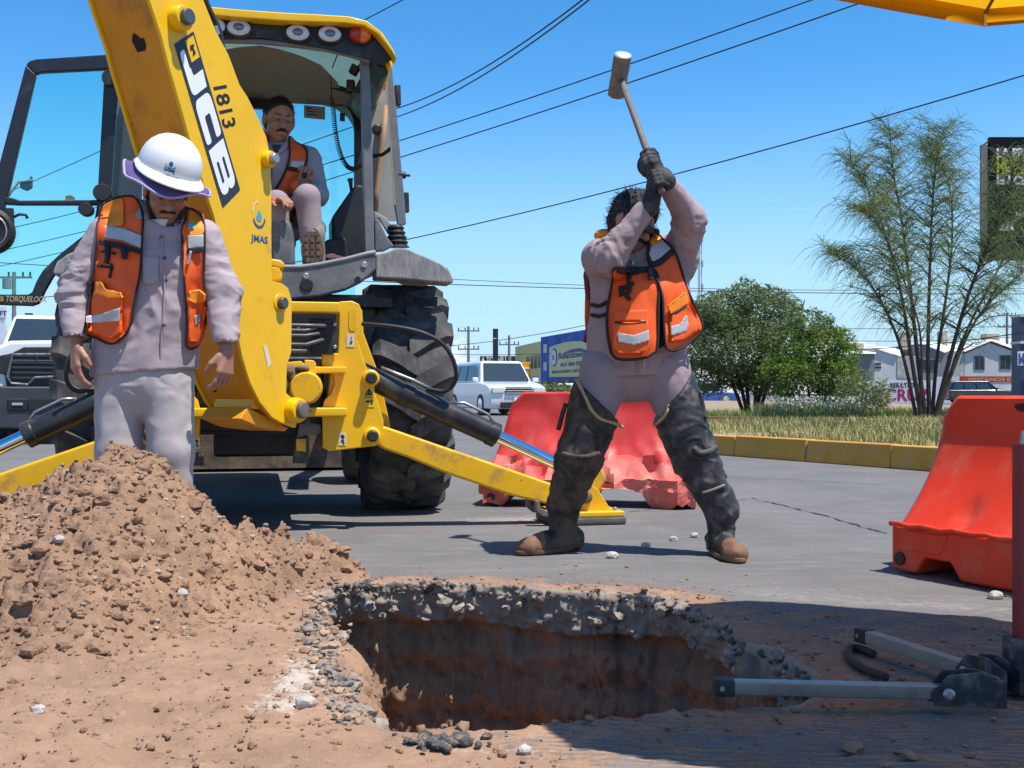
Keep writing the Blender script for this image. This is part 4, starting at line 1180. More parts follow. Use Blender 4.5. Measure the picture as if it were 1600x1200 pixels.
arc2 = [(1.15 * math.cos(t), 0.15 + 1.6 * math.sin(t)) for t in np.linspace(3.0, 1.75, 10)] + [(0.98 * math.cos(t), 0.15 + 1.4 * math.sin(t)) for t in np.linspace(1.75, 3.0, 10)]
MB().prism(on_boom(arc2, lc, 0.040), BN * 0.0008).build('emblem_arc', M_sticker, em)
text_mesh('JMAS', 0.044, M_inkblue, 'emblem_text', em, bp_(401, 379, 0.0192), vx, UP, 0.0005, align='CENTER', bold=0.0008, stretch=1.15)
o, a = sticker(0, 0, 1, 1, 0, M_sticker)
bpy.data.objects.remove(o)
st = MB().prism([bp_(406, 540, 0.019), bp_(412, 540, 0.019), bp_(419, 568, 0.019), bp_(414, 576, 0.019)], BN * 0.001).build('sticker', M_sticker, BH)
# boom foot casting at the king post
m = MB(); m.prism([bp_(423, 446, -0.02), bp_(448, 448, -0.02), bp_(458, 470, -0.02), bp_(456, 560, -0.02), bp_(446, 640, -0.02), bp_(400, 640, -0.02)], -BN * (BW - 0.06)); m.build('kingpost', M_yel, BH, bevel=0.012)
m = MB(); m.prism(pl([(418, 403), (438, 406), (445, 412), (443, 420), (418, 416)], -0.55), MF * 0.20); m.prism(pl([(420, 417), (436, 416), (441, 428), (440, 438), (420, 440)], -0.55), MF * 0.18); m.build('boom_latch', M_yel, BH, bevel=0.008)
# hoses up the back of the boom
for dx, r_ in ((6, 0.014), (16, 0.016)):
    m = MB(); m.tube(smooth_path([bp_(302 + dx, -60, -0.05), bp_(318 + dx, 0, -0.05), bp_(338 + dx, 45, -0.05), bp_(352 + dx * 0.6, 85, -0.06), bp_(358 + dx * 0.3, 120, -0.12)]), r_, 8); m.build('hydraulic_hose', M_hose, BH, smooth=True)
m = MB(); m.tube([bp_(346, 38, -0.05), bp_(350, 52, -0.05)], 0.021, 10); m.build('hose_fitting', M_steel, BH)
# ---- cab
def luw(px, py, v):
    p = mp(px, py, v) - MO
    return p.dot(MR), p.z
def mirror_ring(right_pts):
    """right-hand (u,w) points, outermost last -> closed ring with the mirrored left half"""
    return right_pts
def prof_prism(name, pts_uw, v0, v1, mt, bevel=0, shrink=0.0, parent=BH):
    m = MB(); m.prism([ml(u, v0, w) for u, w in pts_uw], MF * (v1 - v0)); return m.build(name, mt, parent, bevel=bevel)
vr = 0.32
topR = [luw(x, y, vr) for x, y in ((440, 19), (500, 22), (545, 25), (573, 32), (597, 50), (615, 78), (620, 92))]
lowR = [luw(x, y, vr) for x, y in ((604, 70), (590, 53), (569, 40), (538, 36), (450, 33))]
ring = topR + lowR + [(-u, w) for u, w in reversed(lowR)] + [(-u, w) for u, w in reversed(topR)]
rf = prof_prism('roof', ring, vr, vr + 0.14, M_yel, 0.012)
full = topR
lo_ = [(u - 0.03 * (i > 2), w - 0.045) for i, (u, w) in enumerate(topR)]
ring2 = full + list(reversed(lo_)) + [(-u, w) for u, w in lo_] + [(-u, w) for u, w in reversed(full)]
m = MB(); m.prism([ml(u, vr + 0.141, w) for u, w in ring2], MF * 1.62); m.build('roof_panel', M_yel, BH, bevel=0.02)
liner = [(u - 0.035, w - 0.052) for u, w in topR]; liner2 = [(u - 0.06, w - 0.075) for u, w in topR]
rl = liner + list(reversed(liner2)) + [(-u, w) for u, w in liner2] + [(-u, w) for u, w in reversed(liner)]
m = MB(); m.prism([ml(u, vr + 0.15, w) for u, w in rl], MF * 1.58); m.build('roof_lining', M_blk, BH)
# black visor panel under the roof lip
visR = [luw(x, y, 0.40) for x, y in ((450, 31), (538, 34), (569, 38), (590, 51), (606, 72), (612, 92), (600, 100), (575, 92), (510, 76), (440, 66))]
ring = visR[:-1] + [(0, visR[-1][1] + 0.02)] + [(-u, w) for u, w in reversed(visR[:-1])]
prof_prism('roof_visor', ring, 0.405, 0.445, M_blk, 0.006)
# work lamps, tail lamp
def lamp(px, py, rx, ry, kind):
    c = mp(px, py, 0.404); n = 22
    def ell(k, dv): return [c + MR * (rx * k * math.cos(2 * math.pi * i / n)) + UP * (ry * k * math.sin(2 * math.pi * i / n)) + MF * dv for i in range(n)]
    b = MB().loft([ell(1.12, 0.0), ell(1.12, -0.02), ell(1.0, -0.028), ell(0.97, -0.018)], True, True).build('work_lamp' if kind == 'w' else 'tail_lamp', M_blk, BH, smooth=False)
    if kind == 'w':
        MB().loft([ell(0.97, -0.018), ell(0.8, -0.03), ell(0.45, -0.037), ell(0.05, -0.039)], True, True).build('lamp_lens', M_lens, b, smooth=True)
        MB().loft([ell(0.42, -0.036), ell(0.40, -0.0415), ell(0.1, -0.043)], True, True).build('lamp_core', M_lensin, b, smooth=True)
    else:
        for s_, mt in ((-1, M_red), (1, M_amber)):
            rings = []
            for k, dv in ((0.99, -0.016), (0.9, -0.04), (0.6, -0.058), (0.05, -0.064)):
                r_ = []
                for i in range(n // 2 + 1):
                    a = math.pi * i / (n // 2) + (math.pi / 2 if s_ < 0 else -math.pi / 2)
                    r_.append(c + MR * (rx * k * math.cos(a)) + UP * (ry * k * math.sin(a)) + MF * dv)
                rings.append(r_)
            MB().loft(rings, True, False).build('lamp_lens', mt, b, smooth=True)
for px, py in ((373, 45), (465, 53), (515, 55)): lamp(px, py, 0.072, 0.050, 'w')
u_ = luw(373, 45, 0.404)
lamp(334, 42, 0.072, 0.050, 'w')
lamp(562, 56, 0.066, 0.050, 't')
# pillars
def post(pts, v, th_, name, mt, bev=0.006, mirror=True):
    uw = [luw(x, y, v) for x, y in pts]
    prof_prism(name, uw, v, v + th_, mt, bev)
    if mirror: prof_prism(name, [(-u, w) for u, w in reversed(uw)], v, v + th_, mt, bev)
post([(562, 78), (576, 76), (578, 113), (582, 240), (585, 403), (571, 404), (567, 240), (564, 113)], 0.47, 0.07, 'rear_pillar', M_post)
post([(600, 68), (608, 66), (615, 128), (622, 196), (627, 258), (631, 297), (635, 350), (622, 352), (617, 320), (613, 258), (608, 187), (604, 119)], 0.95, 0.05, 'quarter_frame', M_post)
post([(599, 69), (601, 69), (605, 119), (609, 187), (614, 258), (619, 320), (616, 320), (612, 258), (607, 187), (603, 119)], 0.945, 0.004, 'frame_seal', mat('seal_tan', (0.34, 0.25, 0.16), 0.7), 0)
# inner side trim, floor, headliner, front header
post([(578, 96), (603, 74), (613, 250), (619, 345), (584, 345)], 1.25, 0.02, 'side_trim', M_trimg, 0)
m = MB(); lbox(m, -0.74, 0.74, 0.50, 1.85, 1.22, 1.27); m.build('cab_floor', M_blk, BH)
m = MB(); lbox(m, -0.70, 0.70, 0.46, 1.80, 2.685, 2.70); m.build('headliner', M_trim, BH)
hdr = [luw(x, y, 1.70) for x, y in ((560, 150), (540, 156), (500, 158), (440, 155))]
wtop = luw(440, 108, 1.70)[1]
ring = [(0.80, wtop), (0.80, hdr[0][1] + 0.03)] + hdr + [(-u, w) for u, w in reversed(hdr)] + [(-0.80, hdr[0][1] + 0.03), (-0.80, wtop)]
prof_prism('front_header', ring, 1.70, 1.74, M_trim, 0.008)
m = MB(); m.lathe([(0.09, 0), (0.085, -0.012), (0.02, -0.006)], mp(529, 152, 1.70), (MF * 0.4 + UP).normalized(), 24); m.build('speaker', M_blk, BH)
m = MB(); lbox(m, -0.75, 0.06, 1.68, 1.73, luw(440, 172, 1.7)[1], luw(440, 157, 1.7)[1]); m.build('sun_visor', M_blk, BH, bevel=0.008)
# windscreen with its dark frame
zb = 1.27; 
fr = [luw(x, y, 1.80) for x, y in ((500, 158), (535, 162), (546, 172), (552, 186), (554, 205), (554, 300), (554, 400), (580, 400), (580, 120), (500, 120))]
prof_prism('windscreen_pillar', fr, 1.80, 1.86, M_blk, 0)
prof_prism('windscreen_pillar', [(-u, w) for u, w in reversed(fr)], 1.80, 1.86, M_blk, 0)
m = MB(); uu = fr[5][0] + 0.01; m.add([ml(-uu, 1.87, 1.27), ml(uu, 1.87, 1.27), ml(uu, 1.87, wtop), ml(-uu, 1.87, wtop)], [(0, 1, 2, 3)]); m.build('windscreen', M_glass, BH)
o_ = MB().prism([mp(475, 164, 1.79), mp(508, 167, 1.79), mp(508, 187, 1.79), mp(475, 184, 1.79)], MF * 0.003).build('notice_sheet', mat('paper_grey', (0.42, 0.42, 0.40), 0.8), BH)
for k in range(3): MB().prism([mp(479, 168 + 5 * k, 1.787), mp(487 + 4 * k, 169 + 5 * k, 1.787), mp(487 + 4 * k, 170.5 + 5 * k, 1.787), mp(479, 169.5 + 5 * k, 1.787)], MF * 0.001).build('notice_print', M_ink, o_)
MB().prism([mp(531, 176, 1.79), mp(539, 177, 1.79), mp(539, 190, 1.79), mp(531, 189, 1.79)], MF * 0.003).build('window_tag', mat('tag_dark', (0.09, 0.11, 0.11), 0.7), BH)
# raised rear window, stowed under the roof: curved lower frame and green pane
cv = [luw(x, y, 0.45) for x, y in ((408, 67), (440, 70), (475, 74), (510, 79), (545, 87), (577, 97))]
curve = [(-u, w) for u, w in reversed(cv[1:])] + cv
m = MB(); m.tube([ml(u, 0.43, w) for u, w in curve], 0.016, 8); m.build('rear_window_frame', M_post, BH, smooth=True)
m = MB(); vs = [ml(u, 0.44, w) for u, w in curve] + [ml(u * 0.96, 1.35, w + 0.055) for u, w in curve]; n_ = len(curve)
m.add(vs, [(i, i + 1, n_ + i + 1, n_ + i) for i in range(n_ - 1)]); m.build('rear_window_pane', M_glassg, BH, smooth=True)
m = MB(); m.tube([ml(u * 0.96, 1.35, w + 0.05) for u, w in curve], 0.014, 6); m.build('rear_window_frame', M_blk, BH, smooth=True)
# radio microphone cord
base = smooth_path([mp(517, 118, 0.95), mp(518, 148, 0.95), mp(521, 175, 0.95), mp(524, 205, 0.95), mp(530, 235, 0.95), mp(540, 257, 0.95), mp(552, 264, 0.95), mp(566, 258, 0.95)], 60)
pts = []
for i, p in enumerate(base):
    if i < 70: 
        if i % 8 == 0: pts.append(p)
        continue
    a = i * 0.95
    d = (base[min(i + 1, len(base) - 1)] - base[i - 1]).normalized(); s1 = d.cross(MF).normalized()
    pts.append(p + s1 * (0.013 * math.cos(a)) + MF * (0.013 * math.sin(a)))
MB().tube(pts, 0.0035, 5).build('radio_cord', M_blk, BH, smooth=True)
m = MB(); m.box(mp(548, 133, 0.95), (0.05, 0.05, 0.06)); m.box(mp(558, 142, 0.95), (0.06, 0.05, 0.035)); m.build('radio_bracket', M_blk, BH, bevel=0.008)
# odds and ends by the right-hand quarter window
MB().tube([mp(604, 165, 1.2), mp(597, 225, 1.2), mp(588, 300, 1.2), mp(586, 330, 1.2)], 0.02, 8).build('wooden_handle', mat('tool_wood', (0.36, 0.22, 0.12), 0.7, var=0.2, stretch=(8, 8, 1)), BH, smooth=True)
m = MB(); m.lathe([(0.032, 0), (0.032, -0.05), (0.02, -0.055)], mp(588, 204, 1.18), MF, 16); m.build('grab_knob', M_blk, BH)
m = MB(); m.tube([mp(580, 244, 1.1), mp(597, 242, 1.1), mp(606, 236, 1.05), mp(610, 232, 1.0)], 0.012, 6); m.build('window_latch', M_blk, BH, smooth=True)
m = MB(); m.tube([mp(598, 112, 1.15), mp(601, 128, 1.15), mp(598, 140, 1.15)], 0.014, 6); m.build('red_strap', mat('red_tape', (0.35, 0.02, 0.03), 0.6), BH)
for (x0, y0, x1, y1) in ((617, 132, 627, 164), (630, 300, 640, 331)):
    m = MB(); m.prism(pl([(x0, y0), (x1 - 1, y0), (x1, y1), (x0 + 3, y1)], 0.96), MF * 0.06); m.build('window_hinge', M_blk, BH, bevel=0.006)
m = MB(); m.cyl(mp(622, 273, 0.97), mp(634, 274, 0.97), 0.022, 12); m.cyl(mp(634, 274, 0.97), mp(641, 274, 0.97), 0.009, 8); m.build('window_stop', M_blk, BH, bevel=0.002)
# boot panel, bellows, apron, mudguards
post([(585, 342), (592, 342), (606, 372), (616, 384), (600, 392), (585, 393)], 0.60, 0.05, 'boot_panel', M_grey, 0.01)
post([(585, 330), (603, 340), (620, 360), (607, 366), (592, 341), (585, 343)], 0.80, 0.03, 'side_sill', M_trimg, 0.006)
for sgn in (1, -1):
    m = MB(); rings = []
    for k in range(10):
        t = k / 9.0; r_ = (0.062 if k % 2 else 0.048) * (0.8 + 0.35 * t); p = mp(618 + 4 * t, 352 + 34 * t, 0.78)
        if sgn < 0: p = p - MR * (2 * (p - MO).dot(MR))
        rings.append([p + MR * (r_ * math.cos(2 * math.pi * i / 16)) + MF * (r_ * math.sin(2 * math.pi * i / 16)) for i in range(16)])
    m.loft(rings); m.build('bellows', M_grey if False else M_blk, BH, smooth=False)
apR = [luw(x, y, 0.42) for x, y in ((440, 418), (470, 418), (500, 414), (540, 406), (575, 397), (587, 395))]
apB = [luw(x, y, 0.42) for x, y in ((587, 422), (578, 430), (565, 441), (540, 453), (500, 463), (455, 468))]
ring = apR + apB + [(-u, w) for u, w in reversed(apB)] + [(-u, w) for u, w in reversed(apR)]
ap = prof_prism('rear_apron', ring, 0.42, 0.50, M_grey, 0.014)
lip = [(u, w) for u, w in apR]
m = MB(); allr = [(-u, w) for u, w in reversed(lip)] + lip
m.tube([ml(u, 0.425, w + 0.004) for u, w in allr], 0.014, 6); m.build('apron_lip', mat('grey_lip', (0.26, 0.26, 0.26), 0.5, var=0.15), ap, smooth=True)
for x, y, r_, mt in ((479, 445, 0.032, M_ink), (478, 431.5, 0.015, M_steel), (569, 414, 0.015, M_steel), (559, 436, 0.014, M_ink)):
    MB().lathe([(r_ * 1.15, 0), (r_ * 1.15, -0.006), (r_, -0.008)], mp(x, y, 0.42), MF, 18).build('apron_hole' if mt is M_ink else 'bolt', mt, ap)
fe = [(587, 397), (604, 394), (620, 387), (637, 389), (663, 400), (688, 411), (703, 423), (709, 438), (707, 443), (670, 440), (633, 436), (587, 434)]
feU = [luw(x, y, 0.44) for x, y in fe]
M_fend = mat('grey_mudguard', (0.17, 0.17, 0.175), 0.7, var=0.2, vscale=6, dirt=(0.36, 0.335, 0.30), dirt_amt=0.5, dirt_scale=14, dirt_edge=0.2, stretch=(2.2, 1, 0.7), bump=0.3, bscale=60)
for sgn in (1, -1):
    uw = [(sgn * u, w) for u, w in feU]
    m = MB(); m.prism([ml(u, 0.44, w) for u, w in uw], MF * 0.20); g_ = m.build('mudguard', M_fend, BH, bevel=0.025, seg=3)
    top = uw[1:8]; rings = [[ml(u, 0.645, max(w, 1.47)) for u, w in top] + [ml(u, 0.645, max(w, 1.47) - 0.03) for u, w in reversed(top)]]
    rings.append([ml(u, 1.75, max(w, 1.47)) for u, w in top] + [ml(u, 1.75, max(w, 1.47) - 0.03) for u, w in reversed(top)])
    MB().loft(rings).build('mudguard_top', M_fend, BH)
m = MB(); lbox(m, -0.66, 0.66, 0.66, 0.70, 0.98, 1.30); m.build('mudguard_lining', M_blkpaint, BH)
# consoles and backhoe levers inside
m = MB(); m.prism(pl([(518, 340), (548, 297), (556, 288), (566, 288), (572, 300), (573, 402), (520, 402)], 0.85), MF * 0.3); m.build('side_console', M_blk, BH, bevel=0.03, seg=3)
m = MB(); m.prism(pl([(505, 379), (512, 374), (538, 370), (543, 376), (545, 404), (505, 404)], 0.68), MF * 0.15); m.build('step_box', M_blk, BH, bevel=0.015)
MB().tube([mp(549, 300, 0.9), mp(548, 287, 0.9), mp(547, 279, 0.9)], [0.008, 0.012, 0.018], 8).build('side_lever', M_blk, BH, smooth=True)
m = MB(); m.prism(pl([(420, 345), (440, 338), (455, 345), (460, 365), (462, 418), (420, 420)], 0.56), MF * 0.22); m.build('lever_console', M_grey, BH, bevel=0.045, seg=3)
a0 = mp(440, 342, 0.66); a1 = mp(461, 306, 0.66); a2 = mp(474, 282, 0.66)
rings = []; ax_ = (a1 - a0).normalized(); s1 = ax_.cross(MF).normalized()
for k in range(11):
    t = k / 10.0; r_ = (0.075 - 0.043 * t) * (1.0 if k % 2 else 0.86)
    c = a0.lerp(a1, t); rings.append([c + s1 * (r_ * math.cos(2 * math.pi * i / 18)) + MF * (r_ * math.sin(2 * math.pi * i / 18)) for i in range(18)])
MB().loft(rings).build('lever_gaiter', M_blk, BH, smooth=False)
lv = MB().tube([a1, a2], [0.028, 0.010], 12).build('lever_shaft', mat('lever_grey', (0.20, 0.20, 0.19), 0.5), BH, smooth=True)
MB().ball(mp(477, 275, 0.66), (0.024, 0.024, 0.028)).build('lever_knob', M_blk, BH, smooth=True)
m = MB(); lbox(m, -0.34, 0.10, 1.10, 1.30, 1.55, 2.05); lbox(m, -0.34, 0.10, 0.80, 1.25, 1.45, 1.58); m.build('operator_seat', M_seat, BH, bevel=0.05, seg=3)
# crumpled purple rag on the floor
mudl = mudlump(mp(520, 404, 0.6), (0.06, 0.05, 0.025), 77, BH, 'rag'); mudl.data.materials[0] = mat('rag_cloth', (0.10, 0.045, 0.055), 0.9, var=0.3)

# ---- left-hand door swung wide open
DV = 0.50
door = MB(); dq = lambda pts: [mp(x, y, DV) for x, y in pts]
bars = [[(40, 101), (46, 95), (56, 92), (178, 84), (190, 86), (190, 106), (160, 108), (62, 113), (56, 116)],
        [(40, 101), (56, 116), (14, 296), (-30, 470), (-50, 470), (-8, 280)],
        [(163, 107.5), (186, 106), (180, 200), (173, 305), (152, 305), (158, 200)],
        [(6, 307), (20, 309), (30, 313), (158, 312), (158, 320), (30, 320), (8, 319)],
        [(118, 377), (93, 397), (78, 411), (67, 422), (60, 433), (55, 443), (50, 456), (44, 460), (-30, 460), (-34, 475), (50, 478), (61, 474), (70, 455), (83, 432), (95, 419), (107, 408), (150, 380), (160, 350), (172, 300), (155, 300), (148, 340), (138, 362)]]
for b in bars:
    MB().prism(dq(b), MF * 0.045).build('door_frame', M_blkpaint, BH, bevel=0.008)
MB().add([mp(x, y, DV + 0.022) for x, y in ((50, 104), (175, 98), (160, 310), (140, 362), (90, 402), (58, 440), (46, 465), (-36, 465), (10, 290))], [tuple(range(9))]).build('door_pane', M_glass, BH)
for x, y, rx_, ry_ in ((171, 122, 0.040, 0.045), (160, 301, 0.05, 0.048), (134, 327, 0.04, 0.035)):
    n = 18; c = mp(x, y, DV - 0.02)
    MB().loft([[c + MR * (rx_ * k * math.cos(2 * math.pi * i / n)) + UP * (ry_ * k * math.sin(2 * math.pi * i / n)) + MF * dv for i in range(n)] for k, dv in ((0.9, -0.02), (1.0, -0.008), (1.0, 0.05))]).build('door_hinge', M_blk, BH)
m = MB(); m.prism(dq([(9, 326), (22, 326), (23, 352), (18, 358), (10, 356)]), -MF * 0.03); dh = m.build('door_latch', M_blk, BH, bevel=0.004)
MB().tube([mp(22, 339, DV - 0.04), mp(30, 335, DV - 0.05), mp(40, 335.5, DV - 0.05), mp(43, 341, DV - 0.05)], 0.008, 8).build('door_handle', M_blk, dh, smooth=True)
c = mp(-14, 362, DV - 0.02); MB().lathe([(0.122, 0.02), (0.125, -0.02), (0.105, -0.045), (0.085, -0.035), (0.08, -0.028), (0.078, -0.04), (0.05, -0.03), (0.01, -0.028)], c, MF, 30).build('door_speaker', M_blk, BH, smooth=False)
MB().lathe([(0.088, -0.030), (0.090, -0.040), (0.082, -0.042), (0.080, -0.030)], c, MF, 30).build('speaker_ring', M_steel, BH, smooth=True)
tx = text_mesh('TORQUELOCK', 0.043, mat('lettering_gold', (0.42, 0.36, 0.22), 0.5), 'door_lettering', BH, mp(8.5, 471, DV - 0.0095), MR, UP, 0.0008, stretch=0.72, shear=0.25, bold=0.0008)
MB().prism(dq([(0.5, 463), (6, 463), (6, 471), (0.5, 471)]), -MF * 0.001).build('door_badge', mat('badge_olive', (0.30, 0.22, 0.05), 0.5), BH)
for b_ in [o for o in BH.children if o.name.startswith(('door_lettering', 'door_badge'))]: b_.location = -MF * 0.004
# outside mirror beyond the door glass
mm = MB().prism(pl([(31, 285), (40, 281), (47, 279), (47.5, 275), (49, 275), (49, 292), (40, 297), (31, 293)], 1.5), MF * 0.05).build('mirror', M_blk, BH, bevel=0.004)
MB().tube([mp(4, 320, 1.5), mp(17, 300, 1.5), mp(29, 284, 1.5), mp(45, 282, 1.5), mp(60, 281, 1.5)], [0.009, 0.009, 0.009, 0.006, 0.003], 6).build('mirror_arm', mat('arm_cream', (0.36, 0.33, 0.25), 0.5), mm, smooth=True)
MB().prism(pl([(102, 306), (111, 305), (117, 309), (117, 312), (102, 312)], DV + 0.01), MF * 0.004).build('window_label', mat('label_green', (0.12, 0.17, 0.08), 0.7), BH)
# ------------------------------------------------------------------ median strip, street, buildings, vehicles
M_soilmed = mat('median_soil', (0.30, 0.22, 0.13), 0.95, var=0.3, vscale=2.5, bump=0.4, bscale=20)
M_kerb = mat('kerb_paint', (0.62, 0.30, 0.045), 0.8, var=0.15, vscale=5, dirt=(0.33, 0.27, 0.20), dirt_amt=0.28, dirt_scale=5, dirt_edge=0.12, bump=0.3, bscale=30)
ka, kb = V((2.45, 13.4, 0)), V((3.78, 10.8, 0)); kd = (kb - ka).normalized(); KH = 0.23
kpts = []
for t in np.arange(-1.0, 9.0, 0.02): kpts.append(ka + kd * t)
# at the far end the kerb bends round to run up the street
head_ = []
for t in np.arange(0, 60, 0.5):
    p = kpts[0]; ang = math.atan2(kd.y, kd.x) + math.pi
    a = ang - min(1.0, t / 3.0) * 0.56
    head_.append((t, a))
cur = V(kpts[0]); back_ = []
for t, a in head_:
    cur = cur + V((math.cos(a), math.sin(a), 0)) * 0.5; back_.append(V(cur))
line = list(reversed(back_)) + kpts
# resample into kerb stones about 1.2 m long
acc = [0.0]
for i in range(1, len(line)): acc.append(acc[-1] + (line[i] - line[i - 1]).length)
def on_line(s):
    i = min(max(np.searchsorted(acc, s), 1), len(acc) - 1); t = (s - acc[i - 1]) / max(acc[i] - acc[i - 1], 1e-9)
    return line[i - 1].lerp(line[i], t)
kerb = empty('kerb', V((2.45, 13.4, 0))); kerb['kind'] = 'structure'
s = 0.0; inn = []
while s < acc[-1] - 1.2:
    l_ = 1.2; a = on_line(s + 0.006); b = on_line(s + l_ - 0.006); d = (b - a).normalized(); nrm_ = V((d.y, -d.x, 0))
    if nrm_.x < 0: nrm_ = -nrm_                         # towards the grass
    jz = random.uniform(-0.008, 0.006); tl = random.uniform(-0.01, 0.01)
    m = MB(); prof_ = [(0.0, 0.0), (0.025 + tl, KH + jz), (0.05, KH + jz + 0.004), (0.17, KH + jz), (0.17, 0.0)]
    m.prism([a + nrm_ * u + UP * w for u, w in prof_], b - a)
    m.build('kerb_stone', M_kerb, kerb, bevel=0.012)
    s += l_
inner = [on_line(x) for x in np.arange(0, acc[-1] - 1.0, 0.6)]
m = MB(); vs = []; fs = []
for i, p in enumerate(inner):
    q = inner[min(i + 1, len(inner) - 1)]; r = inner[max(i - 1, 0)]; d = (q - r).normalized(); nn = V((d.y, -d.x, 0)); nn = -nn if nn.x < 0 else nn
    vs += [p + nn * 0.165 + UP * (KH - 0.05), p + nn * 1.2 + UP * (KH - 0.02), p + nn * 6.0 + UP * (KH + 0.04), p + nn * 14 + UP * (KH + 0.0), p + nn * 14.5 - UP * 0.02]
n5 = 5
for i in range(len(inner) - 1):
    for k in range(n5 - 1): fs.append((i * n5 + k, i * n5 + k + 1, (i + 1) * n5 + k + 1, (i + 1) * n5 + k))
m.add(vs, fs); o = m.build('median_ground', M_soilmed, smooth=True); o['kind'] = 'structure'
med_bvh = BVHTree.FromPolygons([V(v) for v in m.v], m.f) if 'BVHTree' in globals() else None
from mathutils.bvhtree import BVHTree
med_bvh = BVHTree.FromPolygons([V(v) for v in m.v], m.f)
def med_z(x, y):
    h = med_bvh.ray_cast(V((x, y, 5)), V((0, 0, -1))); return None if h[0] is None else h[0].z

# grass: blades
def blades(name, samples, hmin, hmax, wid, mt, seed, lean=0.5, label='', cat='grass'):
    r = np.random.default_rng(seed); vs = []; fs = []; o = 0
    for x, y, z in samples:
        h = r.uniform(hmin, hmax); a = r.uniform(0, 6.283); l = r.normal(0, lean) * h; w = wid * r.uniform(0.6, 1.4)
        dx, dy = math.cos(a), math.sin(a); ux, uy = math.cos(a + 1.57 + r.normal(0, .4)), math.sin(a + 1.57)
        vs += [(x - ux * w, y - uy * w, z), (x + ux * w, y + uy * w, z), (x + dx * l * .4 + ux * w * .7, y + dy * l * .4 + uy * w * .7, z + h * .6), (x + dx * l * .4 - ux * w * .7, y + dy * l * .4 - uy * w * .7, z + h * .6), (x + dx * l, y + dy * l, z + h * 0.98), (x + dx * l * 1.02, y + dy * l * 1.02, z + h)]
        fs += [(o, o + 1, o + 2, o + 3), (o + 3, o + 2, o + 5, o + 4)]; o += 6
    ob = npmesh(name, np.array(vs), np.array(fs), mt, smooth=False)
    tag(ob, label, cat, kind='stuff'); return ob
M_gdry = mat('grass_dry', (0.34, 0.31, 0.12), 0.85, var=0.35, vscale=1.5)
M_ggreen = mat('grass_green', (0.14, 0.19, 0.04), 0.8, var=0.4, vscale=1.2)
M_gweed = mat('weed_green', (0.14, 0.175, 0.065), 0.85, var=0.4, vscale=1.6)
M_flower = mat('weed_flower', (0.55, 0.53, 0.40), 0.85, var=0.2)
r_ = np.random.default_rng(3)
def med_samples(n, pxr, dr, cond=None):
    out = []; k = 0
    while len(out) < n and k < n * 30:
        k += 1
        d = r_.uniform(*dr); px = r_.uniform(*pxr); x = (px - 800) / FOC * d
        if cond and not cond(px, d, x): continue
        z = med_z(x, d)
        if z is None: continue
        out.append((x, d, z - 0.01))
    return out
blades('dry_grass', med_samples(12000, (1040, 1700), (10.8, 18.8), lambda p, d, x: vn(x * 0.9, d * 0.9, 0, 4) + 0.5 > r_.random() * 0.9), 0.05, 0.17, 0.006, M_gdry, 1, 0.5, 'short dry yellowish grass behind the yellow kerb')
blades('green_grass', med_samples(2600, (1040, 1700), (11.5, 18.8), lambda p, d, x: vn(x * 0.7, d * 0.7, 0, 9) > 0.05), 0.06, 0.16, 0.006, M_ggreen, 2, 0.4, 'scattered green grass behind the yellow kerb')
blades('tall_grass', med_samples(8000, (1060, 1640), (19.6, 24), None), 0.07, 0.24, 0.008, M_ggreen, 3, 0.4, 'tall green grass under the median trees')
blades('weeds', med_samples(5200, (1180, 1350), (20.2, 25), lambda p, d, x: vn(x * .6, d * .6, 0, 14) > -0.25), 0.12, 0.36, 0.009, M_gweed, 5, 0.35, 'tall pale weeds in front of the round tree', 'weeds')
wl_ = [(x, y, z + r_.uniform(0.2, 0.42)) for x, y, z in med_samples(700, (1215, 1345), (20.2, 24.5), lambda p, d, x: vn(x * .6, d * .6, 0, 14) > -0.1)]
blades('weed_flowers', wl_, 0.02, 0.05, 0.016, M_flower, 6, 0.6, 'pale weed flowers on the median', 'flowers')
# low brown edging across the median
e0 = P(1105, 658, 19.3); e1 = P(1460, 662, 18.9)
me_ = MB(); dv = (e1 - e0).normalized()
edg = empty('planting_edge', V((e0.x, e0.y, 0.2)), 'low brown concrete edging along the grass in front of the trees', 'edging')
for k in range(7):
    a = e0.lerp(e1, k / 7.0) + dv * 0.02; b = e0.lerp(e1, (k + 1) / 7.0)
    MB().prism([V((a.x, a.y, 0.18)), V((a.x, a.y, 0.33 + random.uniform(-.01, .01))), V((a.x, a.y + 0.15, 0.33)), V((a.x, a.y + 0.15, 0.18))], V((b.x - a.x, b.y - a.y, 0))).build('edging_block', mat('edging_brown', (0.20, 0.105, 0.055), 0.9, var=0.3, vscale=3), edg, bevel=0.01)

